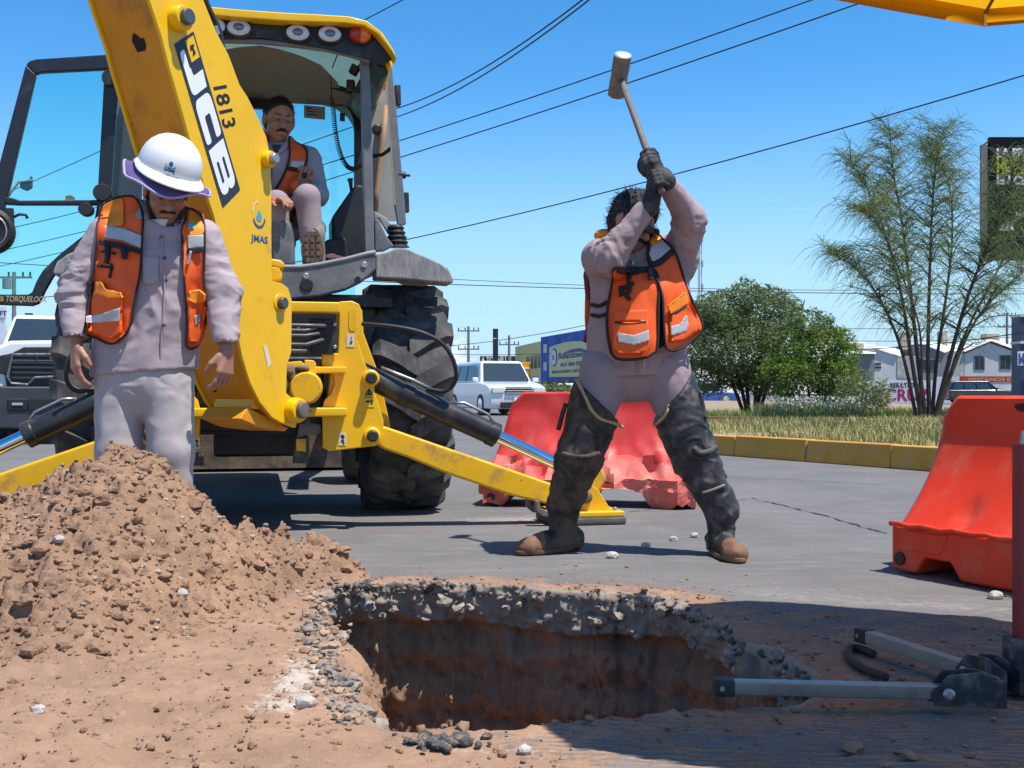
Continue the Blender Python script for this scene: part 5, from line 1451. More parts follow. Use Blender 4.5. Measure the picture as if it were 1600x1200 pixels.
# ---- trees
def leafy(name, label, base, lobes, nleaf, lsize, mts, stems, barkm, seed, cat='tree', group=None):
    r = np.random.default_rng(seed); T_ = empty(name, base, label, cat, group)
    pts = []; nrm_ = []
    tot = sum(l[1][0] * l[1][1] + l[1][0] * l[1][2] for l in lobes)
    for c, rad_, dens in lobes:
        n = int(nleaf * dens * (rad_[0] * rad_[1] + rad_[0] * rad_[2]) / tot)
        d = r.normal(size=(n, 3)); d /= np.linalg.norm(d, axis=1)[:, None]
        rr = r.uniform(0.35, 1.0, n) ** 0.45
        p = d * rr[:, None] * np.array(rad_) + np.array(c)
        # gather into twigs: keep where a clump noise is high
        cl = fbm(p[:, 0] * 2.6, p[:, 1] * 2.6, p[:, 2] * 2.6, 3, seed)
        k = cl + r.uniform(-0.25, 0.25, n) > -0.10
        p = p[k] + (fbm(p[k][:, 0] * 5, p[k][:, 1] * 5, p[k][:, 2] * 5, 2, seed + 3)[:, None]) * d[k] * 0.16
        pts.append(p)
    p = np.vstack(pts); n = len(p)
    a = r.normal(size=(n, 3)); a[:, 2] *= 0.6; a /= np.linalg.norm(a, axis=1)[:, None]
    b = r.normal(size=(n, 3)); b -= a * (a * b).sum(1)[:, None]; b /= np.linalg.norm(b, axis=1)[:, None]
    s = lsize * r.uniform(0.6, 1.5, n)[:, None]
    q0, q1, q2, q3 = p - a * s, p + b * s * 0.33, p + a * s, p - b * s * 0.33
    v = np.stack([q0, q1, q2, q3], 1).reshape(-1, 3); f = np.arange(n * 4).reshape(n, 4)
    mi = (vn(p[:, 0] * 1.3, p[:, 1] * 1.3, p[:, 2] * 1.3, seed + 8) + r.normal(0, 0.35, n) > 0.1).astype(int)
    if len(mts) > 2: mi[r.random(n) < 0.12] = 2
    npmesh('crown', v, f, mts, T_, smooth=False, mi=mi)
    for st in stems:
        MB().tube(smooth_path([V(x) for x in st[0]], 5), [st[1] * (1 - 0.75 * k / (len(st[0]) * 5 - 5)) for k in range((len(st[0]) - 1) * 5 + 1)], 7).build('trunk', barkm, T_, smooth=True)
    return T_
def leaf_mat(name, col):
    m = bpy.data.materials.new(name); m.use_nodes = True; nt = m.node_tree; N = nt.nodes; L = nt.links
    b = N['Principled BSDF']; b.inputs['Base Color'].default_value = (*col, 1); b.inputs['Roughness'].default_value = 0.6; b.inputs['Specular IOR Level'].default_value = 0.25
    tr = N.new('ShaderNodeBsdfTranslucent'); tr.inputs[0].default_value = (col[0] * 1.3, col[1] * 1.3, col[2] * 0.8, 1)
    mx = N.new('ShaderNodeMixShader'); mx.inputs[0].default_value = 0.3
    L.new(b.outputs[0], mx.inputs[1]); L.new(tr.outputs[0], mx.inputs[2]); L.new(mx.outputs[0], N['Material Output'].inputs['Surface'])
    MATS[name] = m; return m
M_l1 = leaf_mat('leaf_grey_green', (0.175, 0.215, 0.10)); M_l2 = leaf_mat('leaf_dark', (0.105, 0.15, 0.055)); M_l3 = leaf_mat('leaf_fresh', (0.14, 0.22, 0.032)); M_l4 = leaf_mat('leaf_olive', (0.19, 0.215, 0.10))
M_bark = mat('bark_dark', (0.055, 0.042, 0.034), 0.9, var=0.3, bump=0.4, bscale=30)
def lob(px, py, d, rx, ry, rz, dens=1.0):
    c = P(px, py, d); return (tuple(c), (rx, ry, rz), dens)
b0 = P(1175, 640, 26); b0.z = 0.24
leafy('bushy_tree', 'broad grey green bushy tree on the median beside the hammer swinger', b0,
      [lob(1150, 540, 26, 1.15, 1.1, 1.0), lob(1110, 545, 26, 0.9, 0.9, 0.9), lob(1190, 500, 26.3, 1.0, 0.9, 0.8), lob(1130, 490, 26, 0.8, 0.8, 0.55), lob(1215, 560, 25.6, 0.9, 0.9, 0.9), lob(1165, 462, 26, 0.45, 0.5, 0.42, 0.7), lob(1215, 475, 26, 0.55, 0.5, 0.32, 0.6), lob(1095, 590, 26, 0.7, 0.8, 0.45), lob(1185, 590, 26.5, 0.9, 0.8, 0.4)],
      62000, 0.040, [M_l1, M_l2, M_l4], [([b0 + V((dx * 0.2, dy, 0)), b0 + V((dx * 0.6, dy, 0.8)), b0 + V((dx * 1.3, dy * 2, 1.7)), b0 + V((dx * 1.7, dy * 2, 2.6))], 0.05) for dx, dy in ((-0.5, 0), (-0.2, 0.1), (0.15, -0.1), (0.45, 0.05), (0.7, 0), (-0.8, 0.1))], M_bark, 5)
b1 = P(1270, 640, 24.5); b1.z = 0.24
leafy('bushy_tree', 'fresh green rounded tree on the median nearer the wispy tree', b1,
      [lob(1255, 545, 24.6, 0.8, 0.8, 0.75), lob(1290, 560, 24.5, 0.75, 0.8, 0.8), lob(1235, 590, 24.3, 0.7, 0.7, 0.55), lob(1305, 595, 24.3, 0.6, 0.7, 0.55), lob(1275, 510, 24.8, 0.5, 0.5, 0.4, 0.7), lob(1320, 555, 24.5, 0.35, 0.4, 0.35, 0.6)],
      38000, 0.038, [M_l3, M_l2, M_l1], [([b1 + V((dx * 0.2, 0, 0)), b1 + V((dx * 0.6, 0, 0.5)), b1 + V((dx * 1.2, 0, 1.1))], 0.035) for dx in (-0.5, -0.15, 0.2, 0.55)], M_bark, 8)
# small shrubs at the foot
for px, py, d, w, lab in ((1345, 612, 23, 0.55, 'small dry shrub beside the wispy tree'),):
    bb = P(px, 640, d); bb.z = 0.24
    leafy('shrub', lab, bb, [lob(px, py, d, w, 0.5, 0.45), lob(px + 18, py + 8, d, w * 0.7, 0.4, 0.35)], 4200, 0.035, [M_l4, M_l2], [([bb, bb + V((0.1, 0, 0.4)), bb + V((0.15, 0, 0.7))], 0.015)], M_bark, 12, 'shrub')
# wispy tree: several thin trunks, hair-fine hanging twigs
DT = 19.0
wb = P(1448, 655, DT); wb.z = 0.22
WT = empty('wispy_tree', wb, 'tall wispy tree with thin leaning trunks and hair-fine green twigs', 'tree')
stems = [([(1432, 655), (1412, 560), (1386, 490), (1345, 425), (1300, 398)], 0.055, 0.4), ([(1440, 655), (1424, 560), (1410, 470), (1388, 380), (1358, 300), (1330, 255)], 0.065, -0.2),
         ([(1446, 655), (1434, 560), (1422, 450), (1408, 340), (1396, 270), (1390, 205)], 0.07, 0.2), ([(1452, 655), (1450, 560), (1452, 450), (1456, 340), (1462, 260), (1475, 205)], 0.065, 0.0),
         ([(1456, 655), (1464, 560), (1480, 450), (1488, 360), (1480, 280), (1440, 235)], 0.055, 0.5), ([(1460, 655), (1484, 560), (1510, 470), (1540, 390), (1570, 310), (1590, 250)], 0.07, -0.3),
         ([(1462, 655), (1490, 575), (1525, 500), (1575, 445), (1640, 395)], 0.06, 0.2), ([(1436, 655), (1440, 560), (1428, 480), (1372, 350), (1345, 330)], 0.04, -0.5), ([(1464, 655), (1500, 540), (1560, 420), (1610, 330), (1650, 260)], 0.05, 0.6)]
tips = []; rr = np.random.default_rng(21)
for k, (pp, rad0, dd) in enumerate(stems):
    path = smooth_path([P(x, y, DT + dd * (i / len(pp)) * 2.0) for i, (x, y) in enumerate(pp)], 6)
    path[0].z = 0.2
    MB().tube(path, [rad0 * 0.62 * (1 - 0.86 * i / (len(path) - 1)) for i in range(len(path))], 7).build('trunk', M_bark, WT, smooth=True)
    for i in range(8, len(path)):
        t = i / len(path)
        for _ in range(4 if t > 0.45 else 1):
            a = rr.uniform(0, 6.28); l = rr.uniform(0.25, 0.75) * (1.15 - 0.5 * t); e = rr.uniform(0.25, 0.95)
            d = V((math.cos(a), math.sin(a) * 0.8, e)).normalized()
            q = path[i] + d * l; tips.append((path[i], q, rad0 * (1 - 0.86 * t) * 0.35))
mbr = MB()
for p, q, r0 in tips:
    mid = (p + q) / 2 + V((0, 0, 0.05)); mbr.tube([p, mid, q], [max(r0, 0.006), max(r0 * 0.7, 0.005), 0.003], 4)
o = mbr.build('branches', M_bark, WT); o['kind'] = 'stuff'
vs = []; fs = []; k = 0
for p, q, r0 in tips:
    for _ in range(13):
        t = rr.uniform(0.1, 1.05); s_ = p.lerp(q, t); a = rr.uniform(0, 6.28); up = rr.uniform(-0.6, 1.2); l = rr.uniform(0.20, 0.62)
        d = np.array([math.cos(a), math.sin(a), up]); d /= np.linalg.norm(d); w = 0.0036
        p0 = np.array(s_); p1 = p0 + d * l * 0.5 + np.array([0, 0, -0.03 * l]); p2 = p0 + d * l * 0.95 + np.array([0, 0, -0.42 * l])
        sd = np.cross(d, [0, 1, 0.2]); sd = sd / (np.linalg.norm(sd) + 1e-9) * w
        vs += [p0 - sd, p0 + sd, p1 - sd * .9, p1 + sd * .9, p2 - sd * .4, p2 + sd * .4]; fs += [(k, k + 1, k + 3, k + 2), (k + 2, k + 3, k + 5, k + 4)]; k += 6
M_twig = leaf_mat('twig_green', (0.22, 0.27, 0.12)); M_twig2 = leaf_mat('twig_dark', (0.12, 0.16, 0.075))
npmesh('crown', np.array(vs), np.array(fs), [M_twig, M_twig2], WT, smooth=False, mi=np.repeat((rr.random(len(fs) // 2) < 0.35).astype(int), 2))

# ---- buildings
M_blue = mat('paint_blue', (0.018, 0.085, 0.42), 0.6, var=0.1, vscale=0.5, dirt=(0.05, 0.09, 0.25), dirt_amt=0.3, dirt_scale=0.6, dirt_edge=0.2)
M_cream = mat('paint_cream', (0.76, 0.65, 0.33), 0.75, var=0.08, vscale=0.4)
M_khaki = mat('paint_khaki', (0.74, 0.62, 0.25), 0.8, var=0.12, vscale=0.4)
M_dark = mat('dark_opening', (0.025, 0.026, 0.03), 0.3, var=0.3, vscale=2)
M_winlt = mat('pale_window', (0.42, 0.45, 0.40), 0.35, var=0.15)
M_bold = mat('sign_blue', (0.02, 0.035, 0.19), 0.5)
A0 = V((2.75, 110, 0)); A1 = V((9.7, 83.4, 0)); ad = (A1 - A0).normalized(); an_ = V((ad.y, -ad.x, 0)); an_ = -an_ if an_.dot(V((-1, -0.2, 0))) < 0 else an_   # faces the street
SHP = empty('shop_building', A0, 'blue and cream parts shop with a large arched sign across the street', 'building')
def wall_pt(s, z, off=0.0): return A0 + ad * s + an_ * off + UP * z
def at_px(px): # distance along the shop front for a pixel column
    d = V(((px - 800) / FOC, 1, 0)); n_ = V((ad.y, -ad.x, 0)); t = A0.dot(n_) / d.dot(n_); return (d * t - A0).dot(ad)
L_ = (A1 - A0).length
MB().prism([wall_pt(0, 1.9), wall_pt(L_, 1.9), wall_pt(L_, 6.1), wall_pt(0, 6.1)], V((1.2, 8, 0))).build('wall', M_blue, SHP)
MB().prism([wall_pt(0.1, 0), wall_pt(L_ - 0.1, 0), wall_pt(L_ - 0.1, 1.9), wall_pt(0.1, 1.9)], V((1.1, 7, 0))).build('shop_front', mat('shop_front_dark', (0.07, 0.055, 0.05), 0.6, var=0.7, vscale=0.7), SHP)
for px in (884, 850): MB().prism([wall_pt(at_px(px), 0, 0.1), wall_pt(at_px(px + 6), 0, 0.1), wall_pt(at_px(px + 6), 1.9, 0.1), wall_pt(at_px(px), 1.9, 0.1)], -an_ * 0.6).build('column', mat('column_ochre', (0.42, 0.30, 0.03), 0.7), SHP)
def px_z(px, py):
    d = V(((px - 800) / FOC, 1, 0)); n_ = V((ad.y, -ad.x, 0)); t = A0.dot(n_) / d.dot(n_); return CAM_H + (HOR - py) / FOC * t
arch = [(859.5, 589), (859.5, 543), (866, 540), (876, 537), (886, 534.5), (896, 533.5), (908, 533), (930, 533), (960, 536), (985, 545), (985, 588)]
sg = MB().prism([wall_pt(at_px(x), px_z(x, y), 0.08) for x, y in arch], -an_ * 0.06).build('sign_panel', M_cream, SHP)
for x, y0, y1 in ((852.5, 538, 551.5), (852.5, 566, 579)): MB().prism([wall_pt(at_px(x - 2.6), px_z(x, y) , 0.05) for y in (y1, y0)] + [wall_pt(at_px(x + 2.6), px_z(x, y), 0.05) for y in (y0, y1)], -an_ * 0.04).build('window', M_winlt, SHP)
c = wall_pt(at_px(867.5), px_z(867.5, 558.5), 0.10); rx_ = (at_px(872) - at_px(863)) / 2
def disc(rx, rz, off, mt, nm): return MB().prism([c + ad * (rx * math.cos(t)) + UP * (rz * math.sin(t)) + an_ * off for t in np.linspace(0, 2 * math.pi, 24, endpoint=False)], an_ * 0.02).build(nm, mt, sg)
disc(rx_, 0.83, 0.0, M_bold, 'sign_emblem'); disc(rx_ * 0.85, 0.70, 0.03, mat('sign_white', (0.75, 0.75, 0.78), 0.6), 'sign_emblem'); disc(rx_ * 0.5, 0.36, 0.06, MATS['sign_white'], 'sign_emblem')
text_mesh('R', 0.62, M_bold, 'sign_lettering', sg, c - ad * 0.28 - UP * 0.22 + an_ * 0.09, ad, UP, 0.01, bold=0.02, stretch=1.4)
sw = [(880, 553), (890, 547.5), (900, 544.5), (908, 544), (915, 546), (930, 553)]; swl = [(930, 556), (915, 550.5), (908, 549.5), (900, 550), (890, 552)]
MB().prism([wall_pt(at_px(x), px_z(x, y), 0.10) for x, y in sw + swl], -an_ * 0.015).build('sign_swoosh', M_bold, sg)
def sgn_text(s_, px, py, h, mt=M_bold, to_px=None):
    p = wall_pt(at_px(px), px_z(px, py), 0.11); w = (at_px(to_px) - at_px(px)) / (len(s_) * 0.56 * h)
    text_mesh(s_, h, mt, 'sign_lettering', sg, p, ad, UP, 0.008, stretch=w, bold=0.012)
sgn_text('Refacciones', 874, 561, 0.78, to_px=930); sgn_text('615 584 5290', 877.5, 573, 0.46, to_px=925); sgn_text('REFACCIONES Y ACCESORIOS', 864, 583.5, 0.34, mat('sign_grey', (0.16, 0.15, 0.13), 0.6), to_px=925)
# khaki wing beside it
KW = empty('annex_building', V((2.0, 112, 0)), 'khaki two storey annex left of the blue shop', 'building')
q0 = P(805, 0, 124); q1 = P(845.0, 0, 110.6); q0.z = 0; q1.z = 0; kd_ = (q1 - q0).normalized(); kn_ = V((kd_.y, -kd_.x, 0)); kn_ = -kn_ if kn_.y > 0 else kn_
MB().prism([q0, q1, q1 + UP * 5.75, q0 + UP * 5.75], -kn_ * 8).build('wall', M_khaki, KW)
kl = (q1 - q0).length
for a, b, z0, z1, mt in ((0.09, 0.20, 3.4, 4.2, M_dark), (0.47, 0.57, 3.2, 4.5, M_dark), (0.62, 0.72, 3.2, 4.5, M_dark), (0.76, 0.86, 3.2, 4.5, M_dark), (0.90, 0.98, 3.2, 4.5, M_dark), (0.0, 0.99, 0.2, 1.55, M_dark)):
    MB().prism([q0 + kd_ * (kl * a) + UP * z0 + kn_ * 0.04, q0 + kd_ * (kl * b) + UP * z0 + kn_ * 0.04, q0 + kd_ * (kl * b) + UP * z1 + kn_ * 0.04, q0 + kd_ * (kl * a) + UP * z1 + kn_ * 0.04], -kn_ * 0.05).build('window' if z0 > 1 else 'shop_opening', mt, KW)
MB().prism([q0 + kd_ * (kl * a) + UP * z + kn_ * 0.05 for a, z in ((0.6, 1.7), (0.9, 1.7), (0.9, 2.5), (0.6, 2.5))], -kn_ * 0.05).build('notice_board', mat('notice_pale', (0.45, 0.42, 0.5), 0.7, var=0.3, vscale=2), KW)
# lower dark shop with white letters and its black pylon
d_ = 125
TS = empty('dark_shop', V((P(775, 0, d_).x, d_, 0)), 'low dark shop with a strip of white block letters behind the white car', 'building')
a = P(750, 558, d_); b = P(806, 572, d_)
MB().box2((a.x, d_, 0), (b.x, d_ + 6, a.z)).build('wall', mat('shop_brown', (0.16, 0.09, 0.055), 0.8, var=0.2), TS)
MB().box2((a.x, d_ - 0.3, b.z + 0.25), (b.x, d_ - 0.01, a.z + 0.1)).build('fascia', mat('fascia_dark', (0.03, 0.033, 0.04), 0.5), TS)
text_mesh('A TORNILL S', 0.86, mat('fascia_white', (0.7, 0.7, 0.68), 0.6), 'fascia_lettering', TS, (a.x + 0.15, d_ - 0.32, b.z + 0.40), (1, 0, 0), UP, 0.01, stretch=0.66, bold=0.03)
PY = empty('pylon_sign', V((P(774, 0, 120).x, 120, 0)), 'tall narrow black pylon sign above the dark shop', 'sign')
a = P(770, 513.5, 120); b = P(778.3, 557, 120); MB().box2((a.x, 120, b.z - 0.6), (b.x, 120.6, a.z)).build('panel', mat('pylon_black', (0.022, 0.024, 0.028), 0.4, var=0.3, vscale=1), PY, bevel=0.02)
MB().box2(((a.x + b.x) / 2 - 0.12, 120.2, 0), ((a.x + b.x) / 2 + 0.12, 120.4, b.z - 0.6)).build('pole', M_dark, PY)
a = P(771, 528, 119.9); b = P(775.5, 529.4, 119.9); MB().box2((a.x, 119.98, b.z), (b.x, 119.995, a.z)).build('logo_bar', MATS['fascia_white'], PY)
# yellow box trailer
BX = empty('yellow_container', V((P(811, 0, 62).x, 62, 0)), 'yellow box trailer with twin rear doors parked before the annex', 'trailer')
a = P(793.5, 566, 62); b = P(829, 603, 62); M_boxy = mat('trailer_yellow', (0.80, 0.36, 0.005), 0.5, var=0.06)
MB().box2((a.x, 62, 0.55), (b.x, 66, a.z)).build('body', M_boxy, BX, bevel=0.02)
for x in (793.7, 807.5, 812.0, 828.3): MB().box2((P(x, 0, 62).x - 0.02, 61.96, 0.6), (P(x, 0, 62).x + 0.02, 61.998, a.z - 0.05)).build('door_bar', mat('trailer_brown', (0.30, 0.12, 0.01), 0.5), BX)
MB().box2((a.x + 0.05, 61.97, P(0, 576.5, 62).z), (b.x - 0.05, 61.999, P(0, 574.3, 62).z)).build('stripe', MATS['sign_white'], BX)
for dx in (0.15, 0.85): MB().lathe([(0.28, -0.1), (0.28, 0.1)], (a.x + dx * (b.x - a.x), 63.0, 0.28), (1, 0, 0), 14).build('wheel', M_rub_t, BX)

# houses in a row
M_wh = mat('house_white', (0.55, 0.53, 0.50), 0.85, var=0.1, vscale=0.6); M_roofw = mat('roof_white', (0.80, 0.80, 0.78), 0.7, var=0.08, vscale=0.5); M_greyw = mat('house_grey', (0.22, 0.21, 0.205), 0.85, var=0.1, vscale=0.6); M_stonew = mat('house_stone', (0.40, 0.385, 0.34), 0.9, var=0.45, vscale=3.5, bump=0.5, bscale=6)
M_tank = mat('tank_cream', (0.46, 0.38, 0.28), 0.7, var=0.1); M_rooftrim = mat('roof_trim', (0.10, 0.075, 0.06), 0.8)
DH = 96.0
def H(px, py, dd=0.0):
    return P(px, py, DH + dd)
def house(name, label, wall_poly, wall_mat, roof_poly, depth, windows, extra=(), tank=None):
    base = H(sum(p[0] for p in wall_poly) / len(wall_poly), 628); E = empty(name, V((base.x, DH, 0)), label, 'house', 'houses behind the painted wall')
    pts = [H(x, y) for x, y in wall_poly]
    for p in pts:
        if p.z < 1.9: p.z = 0.0
    MB().prism(pts, V((0, depth, 0))).build('wall', wall_mat, E)
    if roof_poly:
        for rp, (dy0, dy1) in roof_poly:
            MB().prism([H(x, y) + V((0, dy0 if i < 2 else dy1, 0)) * 1.0 for i, (x, y) in enumerate(rp)], V((0, 0.05, 0.12))).build('roof', M_roofw, E)
    for (x0, y0, x1, y1) in windows:
        a = H(x0, y0, -0.05); b = H(x1, y1, -0.05)
        fr_ = MB().box2((a.x - 0.06, DH - 0.05, b.z - 0.06), (b.x + 0.06, DH - 0.002, a.z + 0.06)).build('window', M_greyw, E)
        n_ = max(2, int((x1 - x0) / 6))
        for k in range(n_):
            w = (b.x - a.x) / n_; MB().box2((a.x + w * k + 0.03, DH - 0.07, b.z), (a.x + w * (k + 1) - 0.03, DH - 0.052, a.z)).build('pane', M_dark, fr_)
    for nm, mt, pl_, th_ in extra:
        MB().prism([H(x, y, -0.06) for x, y in pl_], V((0, th_, 0))).build(nm, mt, E)
    if tank:
        x0, y0, x1, y1 = tank; a = H(x0, y0, 2); b = H(x1, y1, 2); MB().box2((a.x, DH + 2, b.z - 0.3), (b.x, DH + 3.2, a.z)).build('water_tank', M_tank, E, bevel=0.04)
    return E
house('row_house', 'low white flat roofed house end nearest the round tree', [(1332, 628), (1366, 628), (1366, 553), (1332, 553)], M_greyw, [([(1328, 553), (1366, 553), (1366, 547), (1330, 547)], (-0.5, 4))], 7, [], (), (1336, 536, 1350, 547))
house('row_house', 'pinkish house with slanted wall top and two slit vents', [(1366.2, 628), (1437.8, 628), (1437.8, 556), (1402, 556), (1366.2, 544)], M_wh, [([(1366, 543.5), (1402, 555.5), (1438, 555.5), (1437, 542.5)], (-0.2, 4))], 7,
      [], [('stone_panel', M_stonew, [(1402, 591), (1437.6, 591), (1437.6, 556.4), (1402, 556.4)], 0.05), ('vent_slit', M_dark, [(1367.5, 567), (1377, 567), (1377, 569.5), (1367.5, 569.5)], 0.05), ('vent_slit', M_dark, [(1367.5, 573), (1377, 573), (1377, 575.5), (1367.5, 575.5)], 0.05)], (1410, 519, 1424, 541))
house('row_house', 'grey house with wide window and white roof behind the wispy tree', [(1438.2, 628), (1506.8, 628), (1506.8, 551), (1476, 551), (1438.2, 537)], M_greyw, [([(1438.2, 536.5), (1476, 550.5), (1507, 550.5), (1530, 537)], (-0.2, 4))], 7,
      [(1441, 562, 1464, 577)], [('stone_panel', M_stonew, [(1482, 592), (1506.5, 592), (1506.5, 551.5), (1482, 551.5)], 0.05)], (1472, 517, 1481, 537))
house('row_house', 'white gabled house with two barred windows at the right', [(1507.2, 628), (1588, 628), (1588, 549), (1547, 534), (1507.2, 551)], M_wh, [([(1547, 532.5), (1588, 548), (1625, 548), (1600, 534)], (-0.3, 4)), ([(1547, 532.5), (1505, 550), (1500, 550), (1540, 534)], (-0.3, 2))], 7,
      [(1523, 557, 1538, 577), (1563, 556, 1579, 576)], [('eave_trim', M_rooftrim, [(1505, 553.5), (1505, 550.5), (1547, 532.6), (1590, 548.5), (1590, 551.5), (1547, 535.6)], 0.3)], (1541, 521, 1562, 536))
# painted boundary wall with campaign lettering
BWl = empty('painted_wall', V((P(1420, 0, 90).x, 90, 0)), 'white boundary wall painted with large magenta letters and a red band', 'wall')
dW = 90.0
def WL(x, y, off=0.0): return P(x, y, dW - off)
a = WL(1340, 594); b = WL(1640, 632)
M_wallw = mat('wall_white', (0.62, 0.60, 0.60), 0.85, var=0.12, vscale=0.8, dirt=(0.42, 0.36, 0.30), dirt_amt=0.25, dirt_scale=0.9, dirt_edge=0.15)
MB().box2((a.x, dW, 0), (WL(1462, 0).x, dW + 0.2, a.z)).build('panel', M_wallw, BWl)
MB().box2((WL(1462.4, 0).x, dW + 0.02, 0), (b.x, dW + 0.2, WL(0, 588.5).z)).build('panel', M_wallw, BWl)
a = WL(1500, 588); b = WL(1592, 597); MB().box2((a.x, dW - 0.02, b.z), (b.x, dW + 0.015, a.z)).build('red_band', mat('band_red', (0.42, 0.04, 0.015), 0.7, var=0.25, vscale=1.5), BWl)
M_mag = mat('paint_magenta', (0.36, 0.006, 0.085), 0.7)
def wtext(s_, x0, x1, y1, hpx, mt):
    p = WL(x0, y1, 0.02); h = hpx * dW / FOC / 0.70; w = (x1 - x0) * dW / FOC
    t = text_mesh(s_, h, mt, 'lettering', BWl, p, (1, 0, 0), UP, 0.006, bold=0.02 * h)
    wd = max(v.co.x for v in t.data.vertices) - min(v.co.x for v in t.data.vertices); x_ = min(v.co.x for v in t.data.vertices)
    for v in t.data.vertices: v.co.x = x_ + (v.co.x - x_) * w / wd
wtext('RESULTADOS', 1390.5, 1438, 605.3, 7.2, M_ink); wtext('CRUZ', 1383, 1452, 625.5, 17.5, M_mag); wtext('ES', 1363, 1375, 619, 10, M_ink); wtext('VISITANOS EN', 1512, 1588, 595.6, 5.4, mat('letter_tan', (0.55, 0.30, 0.18), 0.7)); wtext('E', 1582, 1589, 604, 7, M_ink)
MB().prism([WL(1585 + 6.5 * math.cos(t), 616 + 11 * math.sin(t), 0.03) for t in np.linspace(0, 2 * math.pi, 20, endpoint=False)], V((0, 0.02, 0))).build('lettering', M_mag, BWl)
# dark pylon at the right edge with a white sign
RP = empty('street_pylon', V((P(1612, 0, 55).x, 55, 0)), 'dark blue pylon with a white sign at the right picture edge', 'sign')
a = P(1594.5, 492, 55); b = P(1640, 640, 55); MB().box2((a.x, 55, 0), (b.x, 56, a.z)).build('column', mat('pylon_navy', (0.035, 0.045, 0.085), 0.5, var=0.2), RP)
for y in (492, 534): c_ = P(1593.5, y, 55); MB().box2((c_.x, 54.93, c_.z - 0.09), (b.x, 56.05, c_.z + 0.03)).build('cap', M_wh, RP)
a = P(1591, 549, 54.6); b = P(1650, 571, 54.6); MB().box2((a.x, 54.6, b.z), (b.x, 54.7, a.z)).build('sign_panel', MATS['sign_white'], RP)
for s_, y in (('UE', 560), ('PE', 569)): text_mesh(s_, 0.36, M_bold, 'sign_lettering', RP, P(1592, y, 54.58), (1, 0, 0), UP, 0.006, bold=0.012)
# billboard on its post
BB = empty('billboard', V((P(1620, 0, 60).x, 60, 0)), 'dark billboard with white and yellow lettering behind the wispy tree', 'billboard')
a = P(1546, 214, 60); b = P(1760, 402, 60); MB().box2((a.x, 60, b.z), (b.x, 60.25, a.z)).build('panel', mat('billboard_black', (0.010, 0.011, 0.012), 0.9, spec=0.1, var=0.2, vscale=0.4), BB)
MB().box2((P(1532, 0, 61.5).x, 61.4, b.z), (b.x - 0.3, 61.6, a.z - 0.1)).build('rear_panel', M_greyw, BB)
for y in (220, 262, 300, 345, 395):
    MB().cyl((a.x, 60.1, P(0, y, 60).z), (P(1532, 0, 61.5).x, 61.5, P(0, y, 60).z), 0.05, 6).build('strut', M_greyw, BB)
MB().cyl((b.x - 2.6, 60.8, 0), (b.x - 2.6, 60.8, b.z), 0.32, 16).build('post', M_greyw, BB)
M_by = mat('billboard_yellow', (0.50, 0.46, 0.02), 0.5)
for s_, y, mt in (('LA PRI', 245, MATS['sign_white']), ('UNIVE', 259.5, M_by), ('DE CIN', 273.5, M_by), ('EN CHI', 288, MATS['sign_white'])):
    text_mesh(s_, 0.62, mt, 'lettering', BB, P(1557, y, 59.97), (1, 0, 0), UP, 0.008, bold=0.03, stretch=0.92)
text_mesh('insti', 0.34, MATS['sign_white'], 'lettering', BB, P(1587, 337, 59.97), (1, 0, 0), UP, 0.008)
for k in range(3):
    x0 = 1560 + 9 * k; MB().prism([P(x0, 360, 59.98), P(x0 + 7, 360, 59.98), P(1573 + 4.5 * k - 1.5, 345 + 2 * k, 59.98)], V((0, 0.012, 0))).build('logo_bar', MATS['sign_white'], BB)

